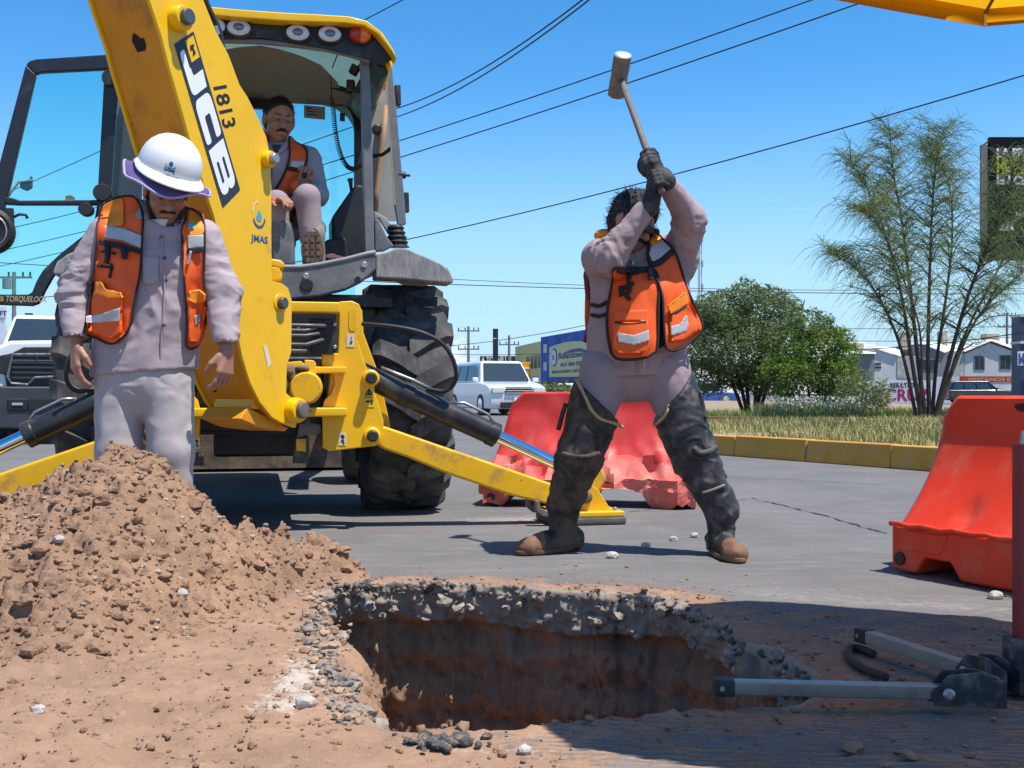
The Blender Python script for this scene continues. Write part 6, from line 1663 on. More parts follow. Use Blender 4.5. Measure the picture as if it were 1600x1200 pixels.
# ---- vehicles
M_carw = mat('car_white', (0.74, 0.74, 0.74), 0.25, var=0.03, coat=0.6); M_carb = mat('car_black', (0.012, 0.013, 0.018), 0.2, var=0.1, coat=0.7); M_carblue = mat('car_blue', (0.02, 0.09, 0.35), 0.3, coat=0.5)
M_cg = mat('car_glass', (0.03, 0.045, 0.06), 0.05, var=0.1, spec=0.8, rvar=0.0); M_chrm = mat('car_chrome', (0.62, 0.63, 0.65), 0.15, 0.9); M_hl = mat('headlamp', (0.62, 0.62, 0.55), 0.15, coat=0.6)
def car(name, label, pos, yaw, L, W, Hh, paint, belt=0.58, bonnet=0.27, tail=0.02, raket=0.13, rear_rake=0.06, clear=0.22, wheel_r=0.36, group=None):
    """x forward, y left; pos = centre on the ground; yaw turns +x"""
    E = empty(name, pos, label, 'car', group); ca, sa = math.cos(yaw), math.sin(yaw)
    T = lambda x, y, z: V((pos[0] + x * ca - y * sa, pos[1] + x * sa + y * ca, pos[2] + z))
    h2 = L / 2; zb = Hh * belt; w2 = W / 2
    side = [(-h2 + 0.06, clear + 0.12), (-h2, 0.55), (-h2 + 0.04, zb), (h2 - L * bonnet - 0.05, zb + 0.02), (h2 - L * bonnet * 0.4, zb - 0.06), (h2 - 0.10, zb - 0.16), (h2, zb - 0.38), (h2 - 0.02, clear + 0.16), (h2 - 0.14, clear)]
    rings = []
    for y, k in ((-w2, 0.96), (-w2 * 0.93, 1.0), (w2 * 0.93, 1.0), (w2, 0.96)):
        rings.append([T(x * (0.985 if k < 1 else 1), y, clear + (z - clear) * k if z > clear else z) for x, z in side + [(-h2 + 0.14, clear)]])
    MB().loft(rings).build('body', paint, E, bevel=0.05, seg=3)
    xw0 = h2 - L * bonnet; xw1 = xw0 - L * raket; xr1 = -h2 + L * tail + L * rear_rake; xr0 = -h2 + L * tail
    base = [(xw0, w2 * 0.92), (xr0, w2 * 0.92), (xr0, -w2 * 0.92), (xw0, -w2 * 0.92)]; top = [(xw1, w2 * 0.74), (xr1, w2 * 0.74), (xr1, -w2 * 0.74), (xw1, -w2 * 0.74)]
    cab = MB().loft([[T(x, y, zb - 0.02) for x, y in base], [T(x, y, Hh - 0.06) for x, y in top], [T(x * 0.97, y * 0.9, Hh) for x, y in top]]).build('cabin', paint, E, bevel=0.03)
    def lerpq(i, j, s, t): 
        a = V((*base[i], zb)).lerp(V((*base[j], zb)), s); b = V((*top[i], Hh - 0.07)).lerp(V((*top[j], Hh - 0.07)), s); p = a.lerp(b, t); return p
    def pane(i, j, s0, s1, t0, t1, nm):
        q = [lerpq(i, j, s, t) for s, t in ((s0, t0), (s1, t0), (s1, t1), (s0, t1))]
        n_ = (q[1] - q[0]).cross(q[3] - q[0]).normalized(); cc = V((0, 0, Hh * .8))
        if n_.dot(q[0] - cc) < 0: n_ = -n_
        MB().prism([T(*(p + n_ * 0.045)) for p in q], T(*(q[0] - n_ * 0.0)) - T(*(q[0] + n_ * 0.045))).build(nm, M_cg, E)
    pane(3, 0, 0.05, 0.95, 0.08, 0.96, 'windscreen'); pane(1, 2, 0.08, 0.92, 0.15, 0.92, 'rear_window')
    for i, j in ((0, 1), (2, 3)):
        rng_ = ((0.10, 0.40), (0.43, 0.70), (0.73, 0.95)) if i == 0 else ((0.05, 0.27), (0.30, 0.57), (0.60, 0.90))
        for s0, s1 in rng_: pane(i, j, s0, s1, 0.10, 0.88, 'side_window')
    for sx in (h2 - 0.95, -h2 + 0.95):
        for sy in (-1, 1):
            c_ = T(sx, sy * (w2 - 0.12), wheel_r); ax = (T(0, 1, 0) - T(0, 0, 0))
            t_ = MB().lathe([(wheel_r * 0.62, -0.13), (wheel_r * 0.95, -0.135), (wheel_r, -0.09), (wheel_r, 0.09), (wheel_r * 0.95, 0.135), (wheel_r * 0.62, 0.13)], c_, ax, 22).build('wheel', M_rub_t, E, smooth=False)
            MB().lathe([(wheel_r * 0.60, -0.138), (wheel_r * 0.15, -0.145), (wheel_r * 0.15, 0.145), (wheel_r * 0.60, 0.138)], c_, ax, 10).build('wheel_rim', M_chrm, t_)
    for sy in (-1, 1):
        MB().box(T(h2 - 0.02, sy * w2 * 0.72, zb - 0.27), (0.16, 0.42, 0.20), Matrix.Rotation(yaw, 3, 'Z')).build('headlight', M_hl, E, bevel=0.03)
        MB().box(T(-h2 + 0.02, sy * w2 * 0.82, zb - 0.12), (0.08, 0.22, 0.26), Matrix.Rotation(yaw, 3, 'Z')).build('tail_light', M_red, E, bevel=0.02)
        MB().box(T(xw0 - 0.1, sy * (w2 + 0.08), zb + 0.08), (0.12, 0.20, 0.16), Matrix.Rotation(yaw, 3, 'Z')).build('mirror', paint, E, bevel=0.03)
    g = MB().box(T(h2 + 0.005, 0, zb - 0.28), (0.06, W * 0.46, 0.24), Matrix.Rotation(yaw, 3, 'Z')).build('grille', M_dark, E, bevel=0.01)
    for k in range(3): MB().box(T(h2 + 0.045, 0, zb - 0.36 + 0.08 * k), (0.03, W * 0.46, 0.03), Matrix.Rotation(yaw, 3, 'Z')).build('grille_bar', M_chrm, g)
    MB().box(T(h2 - 0.03, 0, clear + 0.13), (0.10, W * 0.62, 0.20), Matrix.Rotation(yaw, 3, 'Z')).build('lower_intake', M_dark, E, bevel=0.02)
    MB().box(T(h2 + 0.03, 0, clear + 0.32), (0.02, 0.34, 0.11), Matrix.Rotation(yaw, 3, 'Z')).build('number_plate', MATS['sign_white'], E)
    return E
SUVd = 38.0
car('parked_suv', 'white boxy car seen from the front behind the stabiliser ram', (P(771, 0, SUVd).x, SUVd + 2.0, 0), math.radians(-90 + 20), 4.85, 2.0, 1.83, M_carw, belt=0.60, bonnet=0.24, raket=0.11)
car('black_suv', 'black car seen from the side in front of the painted wall', (P(1529, 0, 86).x, 86, 0), math.radians(-4), 4.85, 1.95, 1.66, M_carb, belt=0.60, bonnet=0.27)
car('small_car', 'white car half hidden behind the near barrier top and trouser leg', (P(883, 0, 78).x, 78, 0), math.radians(175), 4.4, 1.75, 1.42, M_carw)
car('small_car', 'blue car showing beneath the bushy tree', (P(1100, 0, 74).x, 74, 0), math.radians(8), 4.3, 1.75, 1.45, M_carblue)
# pickup facing the camera
PK = V((P(93, 0, 16.4).x, 16.4, 0)); E = empty('pickup_truck', PK, 'white pickup truck with black grille facing the camera at far left', 'pickup')
kx = lambda px: (px - 93) / FOC * 16.4; kz = lambda py: CAM_H + (HOR - py) / FOC * 16.4
def PT(x, y, z): return PK + V((x, y, z))
def pk_sym(pts): 
    r = [(kx(x), kz(y)) for x, y in pts]; return r + [(-x, z) for x, z in reversed(r)]
MB().prism([PT(x, 0.25, z) for x, z in pk_sym([(93, 530), (20, 532), (-8, 545), (-18, 575), (-20, 640), (-12, 655), (93, 655)])], V((0, 1.35, 0))).build('bonnet', M_carw, E, bevel=0.06, seg=3)
MB().loft([[PT(s * 0.98, y, z) for s, y, z in ((-1, 1.6, 1.22), (1, 1.6, 1.22), (1, 3.6, 1.22), (-1, 3.6, 1.22))], [PT(s * 0.76, y, z) for s, y, z in ((-1, 2.1, 1.93), (1, 2.1, 1.93), (1, 3.4, 1.93), (-1, 3.4, 1.93))], [PT(s * 0.7, y, z) for s, y, z in ((-1, 2.2, 1.97), (1, 2.2, 1.97), (1, 3.3, 1.97), (-1, 3.3, 1.97))]]).build('cabin', M_carw, E, bevel=0.03)
MB().prism([PT(-0.90, 1.60, 1.25), PT(0.90, 1.60, 1.25), PT(0.72, 2.07, 1.90), PT(-0.72, 2.07, 1.90)], V((0, -0.03, 0.0))).build('windscreen', M_cg, E)
for k, x in enumerate((-0.55, 0.2)): MB().box(PT(x, 1.72, 1.45), (0.36, 0.01, 0.05)).build('dash_card', mat('dash_pale', (0.25, 0.33, 0.38), 0.5), E)
MB().prism([PT(s, 1.6, 0.5) for s in (-1.0, 1.0)] + [PT(s, 1.6, 1.25) for s in (1.0, -1.0)], V((0, 3.9, 0))).build('body_side', M_carw, E, bevel=0.04)
for x in (-0.55, 0.0, 0.55): MB().box(PT(x, 2.25, 1.985), (0.12, 0.06, 0.035)).build('marker_light', M_blk, E, bevel=0.008)
gr_ = MB().prism([PT(x, 0.20, z) for x, z in pk_sym([(93, 541), (40, 542), (22, 552), (0, 557), (-14, 560), (-16, 580), (12, 585), (18, 618), (30, 632), (93, 632)])], V((0, 0.3, 0))).build('grille', M_blk, E, bevel=0.02)
M_gloss = mat('gloss_black', (0.02, 0.021, 0.023), 0.18, coat=0.5)
ring = pk_sym([(93, 553), (24, 554), (17, 590), (22, 599), (46, 601), (56, 590), (93, 588)])
MB().tube([PT(x, 0.17, z) for x, z in ring] + [PT(*[ring[0][0], 0.17, ring[0][1]])], 0.022, 6).build('grille_surround', mat('dark_chrome', (0.20, 0.20, 0.21), 0.25, 0.6), gr_)
for y in (566, 574, 582, 590):
    MB().box(PT(0, 0.185, kz(y)), (kx(93 + 70) * 2, 0.03, 0.028)).build('grille_bar', M_gloss, gr_)
for x0, x1 in ((24, 57), (59, 128), (130, 163)): MB().tube([PT(kx(x0), 0.17, kz(556)), PT(kx(x1), 0.17, kz(556)), PT(kx(x1), 0.17, kz(563)), PT(kx(x0), 0.17, kz(563)), PT(kx(x0), 0.17, kz(556))], 0.009, 5).build('grille_badge', MATS['dark_chrome'], gr_)
text_mesh('RAM', 0.075, MATS['dark_chrome'], 'grille_lettering', gr_, PT(0, 0.165, kz(562.5)), (1, 0, 0), UP, 0.004, align='CENTER', stretch=1.9)
bu = MB().prism([PT(x, -0.05, z) for x, z in pk_sym([(93, 604), (20, 604), (-20, 600), (-24, 640), (-18, 668), (93, 672)])], V((0, 0.45, 0))).build('bumper', mat('bumper_grey', (0.045, 0.046, 0.05), 0.45, var=0.2), E, bevel=0.03)
for s_ in (-1, 1):
    MB().box(PT(s_ * kx(93 + 60), -0.055, kz(632)), (0.26, 0.03, 0.17)).build('fog_recess', M_ink, bu, bevel=0.02); MB().box(PT(s_ * kx(93 + 60), -0.075, kz(631)), (0.14, 0.02, 0.035)).build('fog_lamp', M_chrm, bu)
    MB().box(PT(s_ * 0.98, 0.22, kz(570)), (0.22, 0.12, 0.16)).build('headlight', M_hl, E, bevel=0.03)
    MB().lathe([(0.22, -0.13), (0.38, -0.14), (0.40, -0.09), (0.40, 0.09), (0.38, 0.14), (0.22, 0.13)], PT(s_ * 0.88, 1.0, 0.40), (1, 0, 0), 24).build('wheel', M_rub_t, E); MB().lathe([(0.22, -0.13), (0.38, -0.14), (0.40, -0.09), (0.40, 0.09), (0.38, 0.14), (0.22, 0.13)], PT(s_ * 0.88, 4.6, 0.40), (1, 0, 0), 24).build('wheel', M_rub_t, E)
    MB().box(PT(s_ * 1.17, 1.9, 1.33), (0.24, 0.1, 0.28)).build('mirror', M_blk, E, bevel=0.03)
MB().box(PT(0, -0.06, kz(632)), (0.8, 0.03, 0.14)).build('lower_grille', M_ink, bu)
E.rotation_euler = (0, 0, rad(19))
# white lettered board behind the pickup at the picture edge
LB = empty('lettered_board', V((P(-8, 0, 22).x, 22, 0)), 'white board with dark blue letters behind the pickup at left edge', 'sign')
a = P(-30, 480, 22); b = P(10, 520, 22); MB().box2((a.x, 22, 0.0), (b.x, 22.06, a.z)).build('panel', mat('board_white', (0.72, 0.72, 0.74), 0.6), LB); text_mesh('FT', 0.13, M_bold, 'lettering', LB, P(-1, 493.5, 21.97), (1, 0, 0), UP, 0.004, bold=0.004)
# low hedge far along the street
for k, (px, d, w) in enumerate(((838, 72, 0.9), (858, 70, 1.0), (872, 71, 0.8))):
    bb = V((P(px, 0, d).x, d, 0)); leafy('hedge_bush', ['leftmost low bush along the street before the shop', 'middle low bush along the street before the shop', 'rightmost low bush along the street before the shop'][k], bb, [((bb.x, d, 0.75), (w, 0.7, 0.55), 1.0), ((bb.x + 0.4, d, 0.95), (w * 0.6, 0.6, 0.4), 1.0)], 1100, 0.13, [M_l4, M_l1], [([bb, bb + V((0, 0, 0.3)), bb + V((0.1, 0, 0.7))], 0.04)], M_bark, 50 + k, 'bush', 'bushes before the shop')
# far tree line and low roofs that close the street
far_spec = [(722, 160, 5), (1352, 140, 5)]
for k, (px, d, w) in enumerate(far_spec):
    bb = V((P(px, 0, d).x, d, 0)); leafy('street_tree', ['distant tree low on the horizon behind the white boxy car', 'distant tree low on the horizon behind the low white house'][k], bb, [((bb.x, d, 2.2), (w * 0.6, 2, 1.5), 1.0), ((bb.x + w * 0.3, d, 1.8), (w * 0.4, 2, 1.2), 1.0)], 900, 0.26, [M_l2, M_l1], [([bb, bb + V((0, 0, 1.0)), bb + V((0.2, 0, 2.2))], 0.16)], M_bark, 70 + k, 'tree', 'distant street trees')

# ---- poles, mast, wires
M_pole = mat('pole_grey', (0.20, 0.19, 0.18), 0.85, var=0.15); M_wire = mat('wire_black', (0.015, 0.015, 0.017), 0.6)
def upole(px, ytop, d, label, arms=(0.12, 0.22), w=0.14, arm_l=0.9):
    x = P(px, 0, d).x; zt = P(px, ytop, d).z; E = empty('utility_pole', V((x, d, 0)), label, 'utility pole', 'utility poles along the streets')
    MB().tube([(x, d, 0), (x, d, zt)], [w, w * 0.7], 8).build('pole', M_pole, E)
    for a in arms:
        z = zt * (1 - a); MB().box((x, d, z), (arm_l * 2, 0.1, 0.1)).build('crossarm', M_pole, E)
        for k in (-0.9, -0.3, 0.5, 0.9): MB().cyl((x + k * arm_l, d, z + 0.05), (x + k * arm_l, d, z + 0.28), 0.05, 6).build('insulator', M_dark, E)
    return x, zt
upole(732, 510, 95, 'utility pole rising behind the white car', (0.06, 0.30)); upole(795.5, 524, 100, 'utility pole beside the black pylon sign', (0.14,)); upole(1573.5, 489, 110, 'utility pole behind the white gabled house', (0.03, 0.16), 0.16)
x, zt = upole(22, 425, 58, 'utility pole with transformer seen through the open cab door', (0.04,), 0.14); 
MB().cyl((P(15, 0, 58).x, 57.7, P(0, 452, 58).z), (P(15, 0, 58).x, 57.7, P(0, 437, 58).z), 0.22, 12).build('transformer', M_greyw, bpy.data.objects['utility_pole.003'])
# radio mast
E = empty('radio_mast', V((P(1093.5, 0, 170).x, 170, 0)), 'thin lattice radio mast rising above the bushy tree', 'mast')
mx_ = P(1093.5, 0, 170).x; zt = P(0, 360, 170).z
for k, (dx, dy) in enumerate(((-0.28, -0.16), (0.28, -0.16), (0, 0.3))): MB().cyl((mx_ + dx, 170 + dy, 0), (mx_ + dx * 0.8, 170 + dy * 0.8, zt - 1), 0.075, 5).build('mast_leg', mat('mast_pale', (0.42, 0.42, 0.44), 0.5), E)
m = MB()
for k in range(14):
    z0 = 1 + k * (zt - 2) / 14; z1 = z0 + (zt - 2) / 14; m.tube([(mx_ - 0.27, 169.84, z0), (mx_ + 0.27, 169.84, z1)], 0.03, 4); m.tube([(mx_ - 0.27, 169.84, z1), (mx_ + 0.27, 169.84, z1)], 0.03, 4)
o = m.build('lattice', MATS['mast_pale'], E); o['kind'] = 'stuff'
for zf in (0.95, 0.80, 0.66, 0.55): MB().cyl((mx_ + 0.35, 169.7, zt * zf - 0.5), (mx_ + 0.35, 169.7, zt * zf + 0.5), 0.14, 8).build('antenna', MATS['mast_pale'], E)
# overhead wires: real spans in the air, near end high to the right
wires = [((560, 182, 24), (920, -8, 14), 'wire', 0.3), ((565, 196, 24), (935, -12, 14), 'wire', 0.3), ((-60, 330, 34), (760, -70, 20), 'wire', 0.2), ((-60, 404, 34), (1310, -15, 16), 'wire', 0.35), ((-60, 428, 34), (1420, -22, 15), 'wire', 0.35),
         ((-60, 470, 36), (1700, 88, 15), 'wire', 0.75), ((-40, 408, 60), (1700, 459, 60), 'wire', 0.5), ((700, 436, 85), (1700, 448, 85), 'wire', 0.5), ((600, 545, 95), (930, 505, 70), 'wire', 0.4), ((1250, 548, 60), (1720, 500, 40), 'wire', 0.3), ((1250, 530, 80), (1720, 515, 80), 'wire', 0.4), ((1280, 512, 90), (1720, 500, 85), 'wire', 0.3), ((700, 553, 100), (860, 552, 98), 'wire', 0.1), ((-60, 372, 30), (560, 195, 24), 'wire', 0.2)]
wl = ['upper one of the close pair of wires above the cab', 'lower one of the close pair of wires above the cab', 'wire crossing behind the cab roof to the top edge', 'overhead wire passing just below the hammer head', 'overhead wire crossing the hammer handle', 'long sagging wire passing behind the hammer man\'s head',
      'level wire crossing the picture above the bushy tree', 'fainter level wire just under the one above the bushy tree', 'wire running past the blue shop roof', 'thick wire in front of the house roofs', 'thin middle wire above the house roofs', 'thin upper wire above the house roofs', 'short wire between the poles by the dark shop', 'wire seen through the open cab door']
for (a, b, nm, sag), lab in zip(wires, wl):
    pa = P(*a); pb = P(*b); pts = []
    for k in range(25):
        t = k / 24.0; p = pa.lerp(pb, t); p.z -= sag * 4 * t * (1 - t); pts.append(p)
    rr_ = [0.0048 * max(1.0, (p.y) / 11.0) for p in pts] if False else [0.011 if a[2] < 50 else 0.022] * len(pts)
    o = MB().tube(pts, rr_, 5).build('overhead_wire', M_wire, None, smooth=True); tag(o, lab, 'wire', 'overhead wires')
# ------------------------------------------------------------------ water-filled barriers and the sunshade
M_orange = mat('barrier_orange', (0.72, 0.045, 0.014), 0.42, var=0.10, vscale=3.5, spec=0.4, dirt=(0.60, 0.13, 0.08), dirt_amt=0.30, dirt_scale=5, dirt_edge=0.16, fleck=(0.14, 0.03, 0.02), fleck_amt=0.035, fleck_scale=30, bump=0.08, bscale=9)
M_faded = mat('barrier_faded', (0.72, 0.085, 0.065), 0.55, var=0.12, vscale=3.5, spec=0.35, dirt=(0.66, 0.27, 0.22), dirt_amt=0.42, dirt_scale=4, dirt_edge=0.2, bump=0.12, bscale=10)
M_redd = mat('barrier_red', (0.58, 0.035, 0.030), 0.5, var=0.12, vscale=3.5, dirt=(0.50, 0.09, 0.08), dirt_amt=0.25, dirt_scale=5, dirt_edge=0.2, bump=0.1, bscale=10)
def barrier(name, label, origin, axis, Lb, Hb, mt, crumple=0.0, seed=1, base_h=0.19, wt=0.10, wb=0.40, lean=0.02):
    mts = mt if isinstance(mt, list) else [mt]; mt = mts[-1]
    """origin: ground point under the middle of the left end; axis: direction along its length; front = to the viewer's side"""
    a = V(axis).normalized(); n = V((a.y, -a.x, 0))
    if n.y > 0: n = -n
    O = V(origin); E = empty(name, O + a * (Lb / 2), label, 'barrier', 'orange plastic road barriers')
    # upper body: smooth flared profile on both faces, from ledge to top
    prof = []
    for k in range(15):
        t = k / 14.0; z = base_h + (Hb - base_h) * t
        w = wt / 2 + (wb / 2 - wt / 2) * (1 - t) ** 1.9; prof.append((w, z))
    ring = [(w, z) for w, z in prof] + [(wt / 2 - 0.02, Hb + 0.012), (-wt / 2 + 0.02, Hb + 0.012)] + [(-w, z) for w, z in reversed(prof)]
    ns = 64; vs = []; fs = []; m_ = len(ring)
    for i in range(ns + 1):
        s = i / ns
        for w, z in ring:
            tz = (z - base_h) / (Hb - base_h)
            # ends lean in towards the top, corners rounded
            inset = lean * min(1, max(0, tz)) ** 0.8 + (0.06 * max(0, tz - 0.86) / 0.14) ** 1.0 * 0.9
            x = inset + s * (Lb - 2 * inset)
            edge = min(s, 1 - s); rnd_ = 1 - 0.25 * max(0, 1 - edge / 0.02)
            ww = w * rnd_
            # finger recesses near the foot of the face
            for c_ in (0.24 * Lb, 0.80 * Lb):
                g = math.exp(-((x - c_ - 0.10 * (tz)) / 0.045) ** 2) * math.exp(-((tz - 0.10) / 0.10) ** 2)
                ww -= 0.035 * g * (1 if w > 0 else -1)
            vs.append(O + a * x + n * ww + UP * z)
    for i in range(ns):
        for k in range(m_ - 1): fs.append((i * m_ + k, i * m_ + k + 1, (i + 1) * m_ + k + 1, (i + 1) * m_ + k))
        fs.append((i * m_ + m_ - 1, i * m_, (i + 1) * m_, (i + 1) * m_ + m_ - 1))
    fs.append(tuple(range(m_))); fs.append(tuple(range(ns * m_ + m_ - 1, ns * m_ - 1, -1)))
    def dent(vs):
        if not crumple: return vs
        v = np.array([tuple(p) for p in vs]); loc = v - np.array(O)
        lo = sstep(0.50, 0.10, v[:, 2]); q = 1 - 2 * np.abs(vn(loc[:, 0] * 7, loc[:, 1] * 7, v[:, 2] * 8, seed)); q2 = 1 - 2 * np.abs(vn(loc[:, 0] * 15, loc[:, 1] * 15, v[:, 2] * 15, seed + 1))
        out = np.array(n); v = v + out[None] * (crumple * (lo * (0.6 * q + 0.35 * q2) + 0.15 * q))[:, None] + np.array([0, 0, 1])[None] * (crumple * 0.5 * lo * q2)[:, None]
        v[:, 2] = np.maximum(v[:, 2], 0.003)
        return [tuple(p) for p in v]
    m = MB(); m.add(dent(vs), fs); up_ = m.build('barrier_wall', mts, E, smooth=True, fixn=True)
    if len(mts) > 1:
        for p_ in up_.data.polygons: p_.material_index = 1 if (p_.center.z < 0.27 + 0.06 * math.sin(p_.center.x * 7)) else 0
    try: up_.data.set_sharp_from_angle(angle=rad(40))
    except Exception: pass
    # base: block with forklift slots, an upper step at its left end
    w2 = wb / 2 + 0.012; cuts = [0.0, 0.075 * Lb, 0.10 * Lb, 0.20 * Lb, 0.235 * Lb, 0.55 * Lb, 0.60 * Lb, 0.80 * Lb, 0.84 * Lb, Lb]
    low = [(0.0, 0.012), (0.10 * Lb, 0.008), (0.135 * Lb, 0.075), (0.235 * Lb, 0.075), (0.275 * Lb, 0.008), (0.52 * Lb, 0.005), (0.56 * Lb, 0.10), (0.74 * Lb, 0.10), (0.78 * Lb, 0.005), (Lb, 0.008)]
    top_ = [(Lb, base_h), (0.0, base_h)]
    poly = low + top_
    n_ = 10; rings = []
    m = MB(); A_ = [O + a * x + n * w2 + UP * z for x, z in poly]
    if crumple:
        # finer sheet so that it can be dented
        cols = 48; vs2 = []; fs2 = []
        lx = [p[0] for p in low]; lz = [p[1] for p in low]
        for i in range(cols + 1):
            x = Lb * i / cols; zb_ = float(np.interp(x, lx, lz))
            for k in range(7): vs2.append(O + a * x + n * w2 + UP * (zb_ + (base_h + 0.004 - zb_) * k / 6))
            for k in range(7): vs2.append(O + a * x - n * w2 + UP * (base_h + 0.004 + (zb_ - base_h - 0.004) * k / 6))
        for i in range(cols):
            for k in range(13): fs2.append((i * 14 + k, i * 14 + k + 1, (i + 1) * 14 + k + 1, (i + 1) * 14 + k))
            fs2.append((i * 14 + 13, i * 14, (i + 1) * 14, (i + 1) * 14 + 13))
        fs2.append(tuple(range(14))); fs2.append(tuple(range(cols * 14 + 13, cols * 14 - 1, -1)))
        m.add(dent(vs2), fs2); m.build('barrier_base', mt, E, smooth=False)
    else:
        m.prism(A_, -n * (2 * w2)); m.build('barrier_base', mt, E, bevel=0.012, seg=2)
    if not crumple:
        lp = [O + a * (Lb * k / 24.0) + n * (w2 + 0.004 + 0.004 * math.sin(k * 1.7)) + UP * (base_h + 0.006 + 0.004 * math.sin(k * 2.3)) for k in range(25)]
        MB().tube(lp, 0.011, 8).build('moulding_lip', mt, E, smooth=True)
        m = MB(); m.prism([O + a * x + n * (w2 + 0.006) + UP * z for x, z in ((0.015, base_h * 0.50), (0.20 * Lb, base_h * 0.50), (0.235 * Lb, base_h * 0.93), (0.09, base_h * 0.93))], -n * 0.03); m.build('base_panel', mt, E, bevel=0.006)
        sc = []
        for k in range(18):
            t = 2 * math.pi * k / 18; r_ = 1 + 0.18 * math.sin(2 * t + 1) + 0.08 * math.sin(5 * t)
            sc.append((0.36 * Lb + 0.07 * r_ * math.cos(t), Hb - 0.030 + 0.022 * r_ * math.sin(t)))
        tz_ = lambda z: wt / 2 + (wb / 2 - wt / 2) * (1 - min(1, (z - base_h) / (Hb - base_h))) ** 1.9
        MB().prism([O + a * x + n * (tz_(min(z, Hb - 0.002)) + 0.0025) + UP * min(z, Hb - 0.002) for x, z in sc], -n * 0.004).build('scuff_mark', mat('scuff_black', (0.05, 0.02, 0.018), 0.8, var=0.5, vscale=20), E)
    # end lug and drain plug
    m = MB(); m.prism([O - a * 0.0 + n * (w2 * 0.9) + UP * z for z in (0.07, base_h * 0.92)] + [O - a * 0.05 + n * (w2 * 0.62) + UP * z for z in (base_h * 0.92, 0.07)], -n * (w2 * 1.3)); m.build('end_lug', mt, E, bevel=0.01)
    MB().lathe([(0.026, 0), (0.026, 0.012), (0.018, 0.016)], O + n * (w2 + 0.0) + a * 0.05 + UP * 0.06, n, 14).build('drain_plug', mat('plug_dark', (0.05, 0.03, 0.02), 0.7), E)
    return E
bo = G(1396, 893)
bax = V((0.46, -0.89, 0))
barrier('road_barrier', 'bright orange plastic barrier near the sunshade pole at right', V((bo.x, bo.y, 0)) + V((0.89, 0.46, 0)) * 0.30, bax, 1.25, 0.70, M_orange, 0.0, 3, wt=0.085, wb=0.60)
bo2 = V((P(766, 0, 7.45).x, 7.62, 0))
barrier('road_barrier', 'faded red crumpled plastic barrier behind the hammer man\'s legs', bo2, V((1, -0.16, 0)), 1.34, 0.72, [M_redd, M_faded], 0.06, 11, base_h=0.16, wb=0.52, lean=0.16)

# ---- garden sunshade on a painted pole with folding feet
PX_, PY_ = 1.222, 2.745; UX, UY = 1.475, 2.61; UR = 0.98; UZ = 1.918
US = empty('sunshade', V((PX_, PY_, 0)), 'yellow sunshade on a red painted pole with folding metal feet beside the pit', 'parasol')
M_can = bpy.data.materials.new('canopy_yellow'); M_can.use_nodes = True
nt = M_can.node_tree; b = nt.nodes['Principled BSDF']; b.inputs['Base Color'].default_value = (0.80, 0.43, 0.006, 1); b.inputs['Roughness'].default_value = 0.75
tr = nt.nodes.new('ShaderNodeBsdfTranslucent'); tr.inputs[0].default_value = (0.82, 0.42, 0.01, 1); mx = nt.nodes.new('ShaderNodeMixShader'); mx.inputs[0].default_value = 0.66
nt.links.new(b.outputs[0], mx.inputs[1]); nt.links.new(tr.outputs[0], mx.inputs[2]); nt.links.new(mx.outputs[0], nt.nodes['Material Output'].inputs['Surface'])
az0 = math.pi / 2; TILT = -0.02
apex = V((UX, UY, UZ + 0.36)); cor = [V((UX + UR * math.cos(az0 + k * math.pi / 4), UY + UR * math.sin(az0 + k * math.pi / 4), UZ + TILT * (UX + UR * math.cos(az0 + k * math.pi / 4) - 1.464))) for k in range(8)]
M_rib = mat('rib_wood', (0.22, 0.11, 0.04), 0.6)
for k in range(8):
    a, b_ = cor[k], cor[(k + 1) % 8]; vs = []; fs = []
    N_ = 8
    for i in range(N_ + 1):
        t = i / N_; l, r = apex.lerp(a, t), apex.lerp(b_, t)
        for j in range(5):
            s = j / 4; p = l.lerp(r, s); p = p - UP * (0.003 * t * 4 * s * (1 - s)) + UP * (0.03 * math.sin(math.pi * t)); vs.append(p)
    for i in range(N_):
        for j in range(4): fs.append((i * 5 + j, i * 5 + j + 1, (i + 1) * 5 + j + 1, (i + 1) * 5 + j))
    m = MB(); m.add(vs, fs); o = m.build('canopy_panel', M_can, US, smooth=True)
    ed = vs[-5:]; m = MB(); m.add(ed + [p - UP * 0.052 - (V((p.x - UX, p.y - UY, 0)).normalized() * -0.006) for p in ed], [(j, j + 1, 5 + j + 1, 5 + j) for j in range(4)]); o = m.build('valance', M_can, US, smooth=True); s_ = o.modifiers.new('t', 'SOLIDIFY'); s_.thickness = 0.003
    MB().tube([apex - UP * 0.02, apex.lerp(a, 0.5) + UP * 0.014, a - UP * 0.012], 0.006, 6).build('rib', M_rib, US)
    MB().tube([V((UX, UY, UZ - 0.12)), apex.lerp(a, 0.52) - UP * 0.01], 0.005, 6).build('stretcher', M_steel, US)
    MB().cyl(a - UP * 0.012, a - UP * 0.055, 0.005, 6).build('rib_tip', mat('tip_pale', (0.6, 0.52, 0.4), 0.5), US)
MB().cyl((PX_ + 0.004, PY_, 0.56), (UX, UY, UZ + 0.40), 0.016, 14).build('upper_pole', mat('pole_tan', (0.45, 0.34, 0.22), 0.6), US, smooth=False)
MB().cyl((PX_ + 0.002, PY_, 0.50), (PX_ + 0.014, PY_, 0.63), 0.023, 14).build('pole_collar', M_steel, US)
M_redp = mat('pole_red', (0.25, 0.022, 0.028), 0.55, var=0.2, vscale=10, fleck=(0.48, 0.44, 0.42), fleck_amt=0.20, fleck_scale=16)
px0 = G(1587, 1092); 
MB().box2((PX_ - 0.022, PY_ - 0.022, 0.04), (PX_ + 0.022, PY_ + 0.022, 0.60)).build('lower_pole', M_redp, US, bevel=0.003)
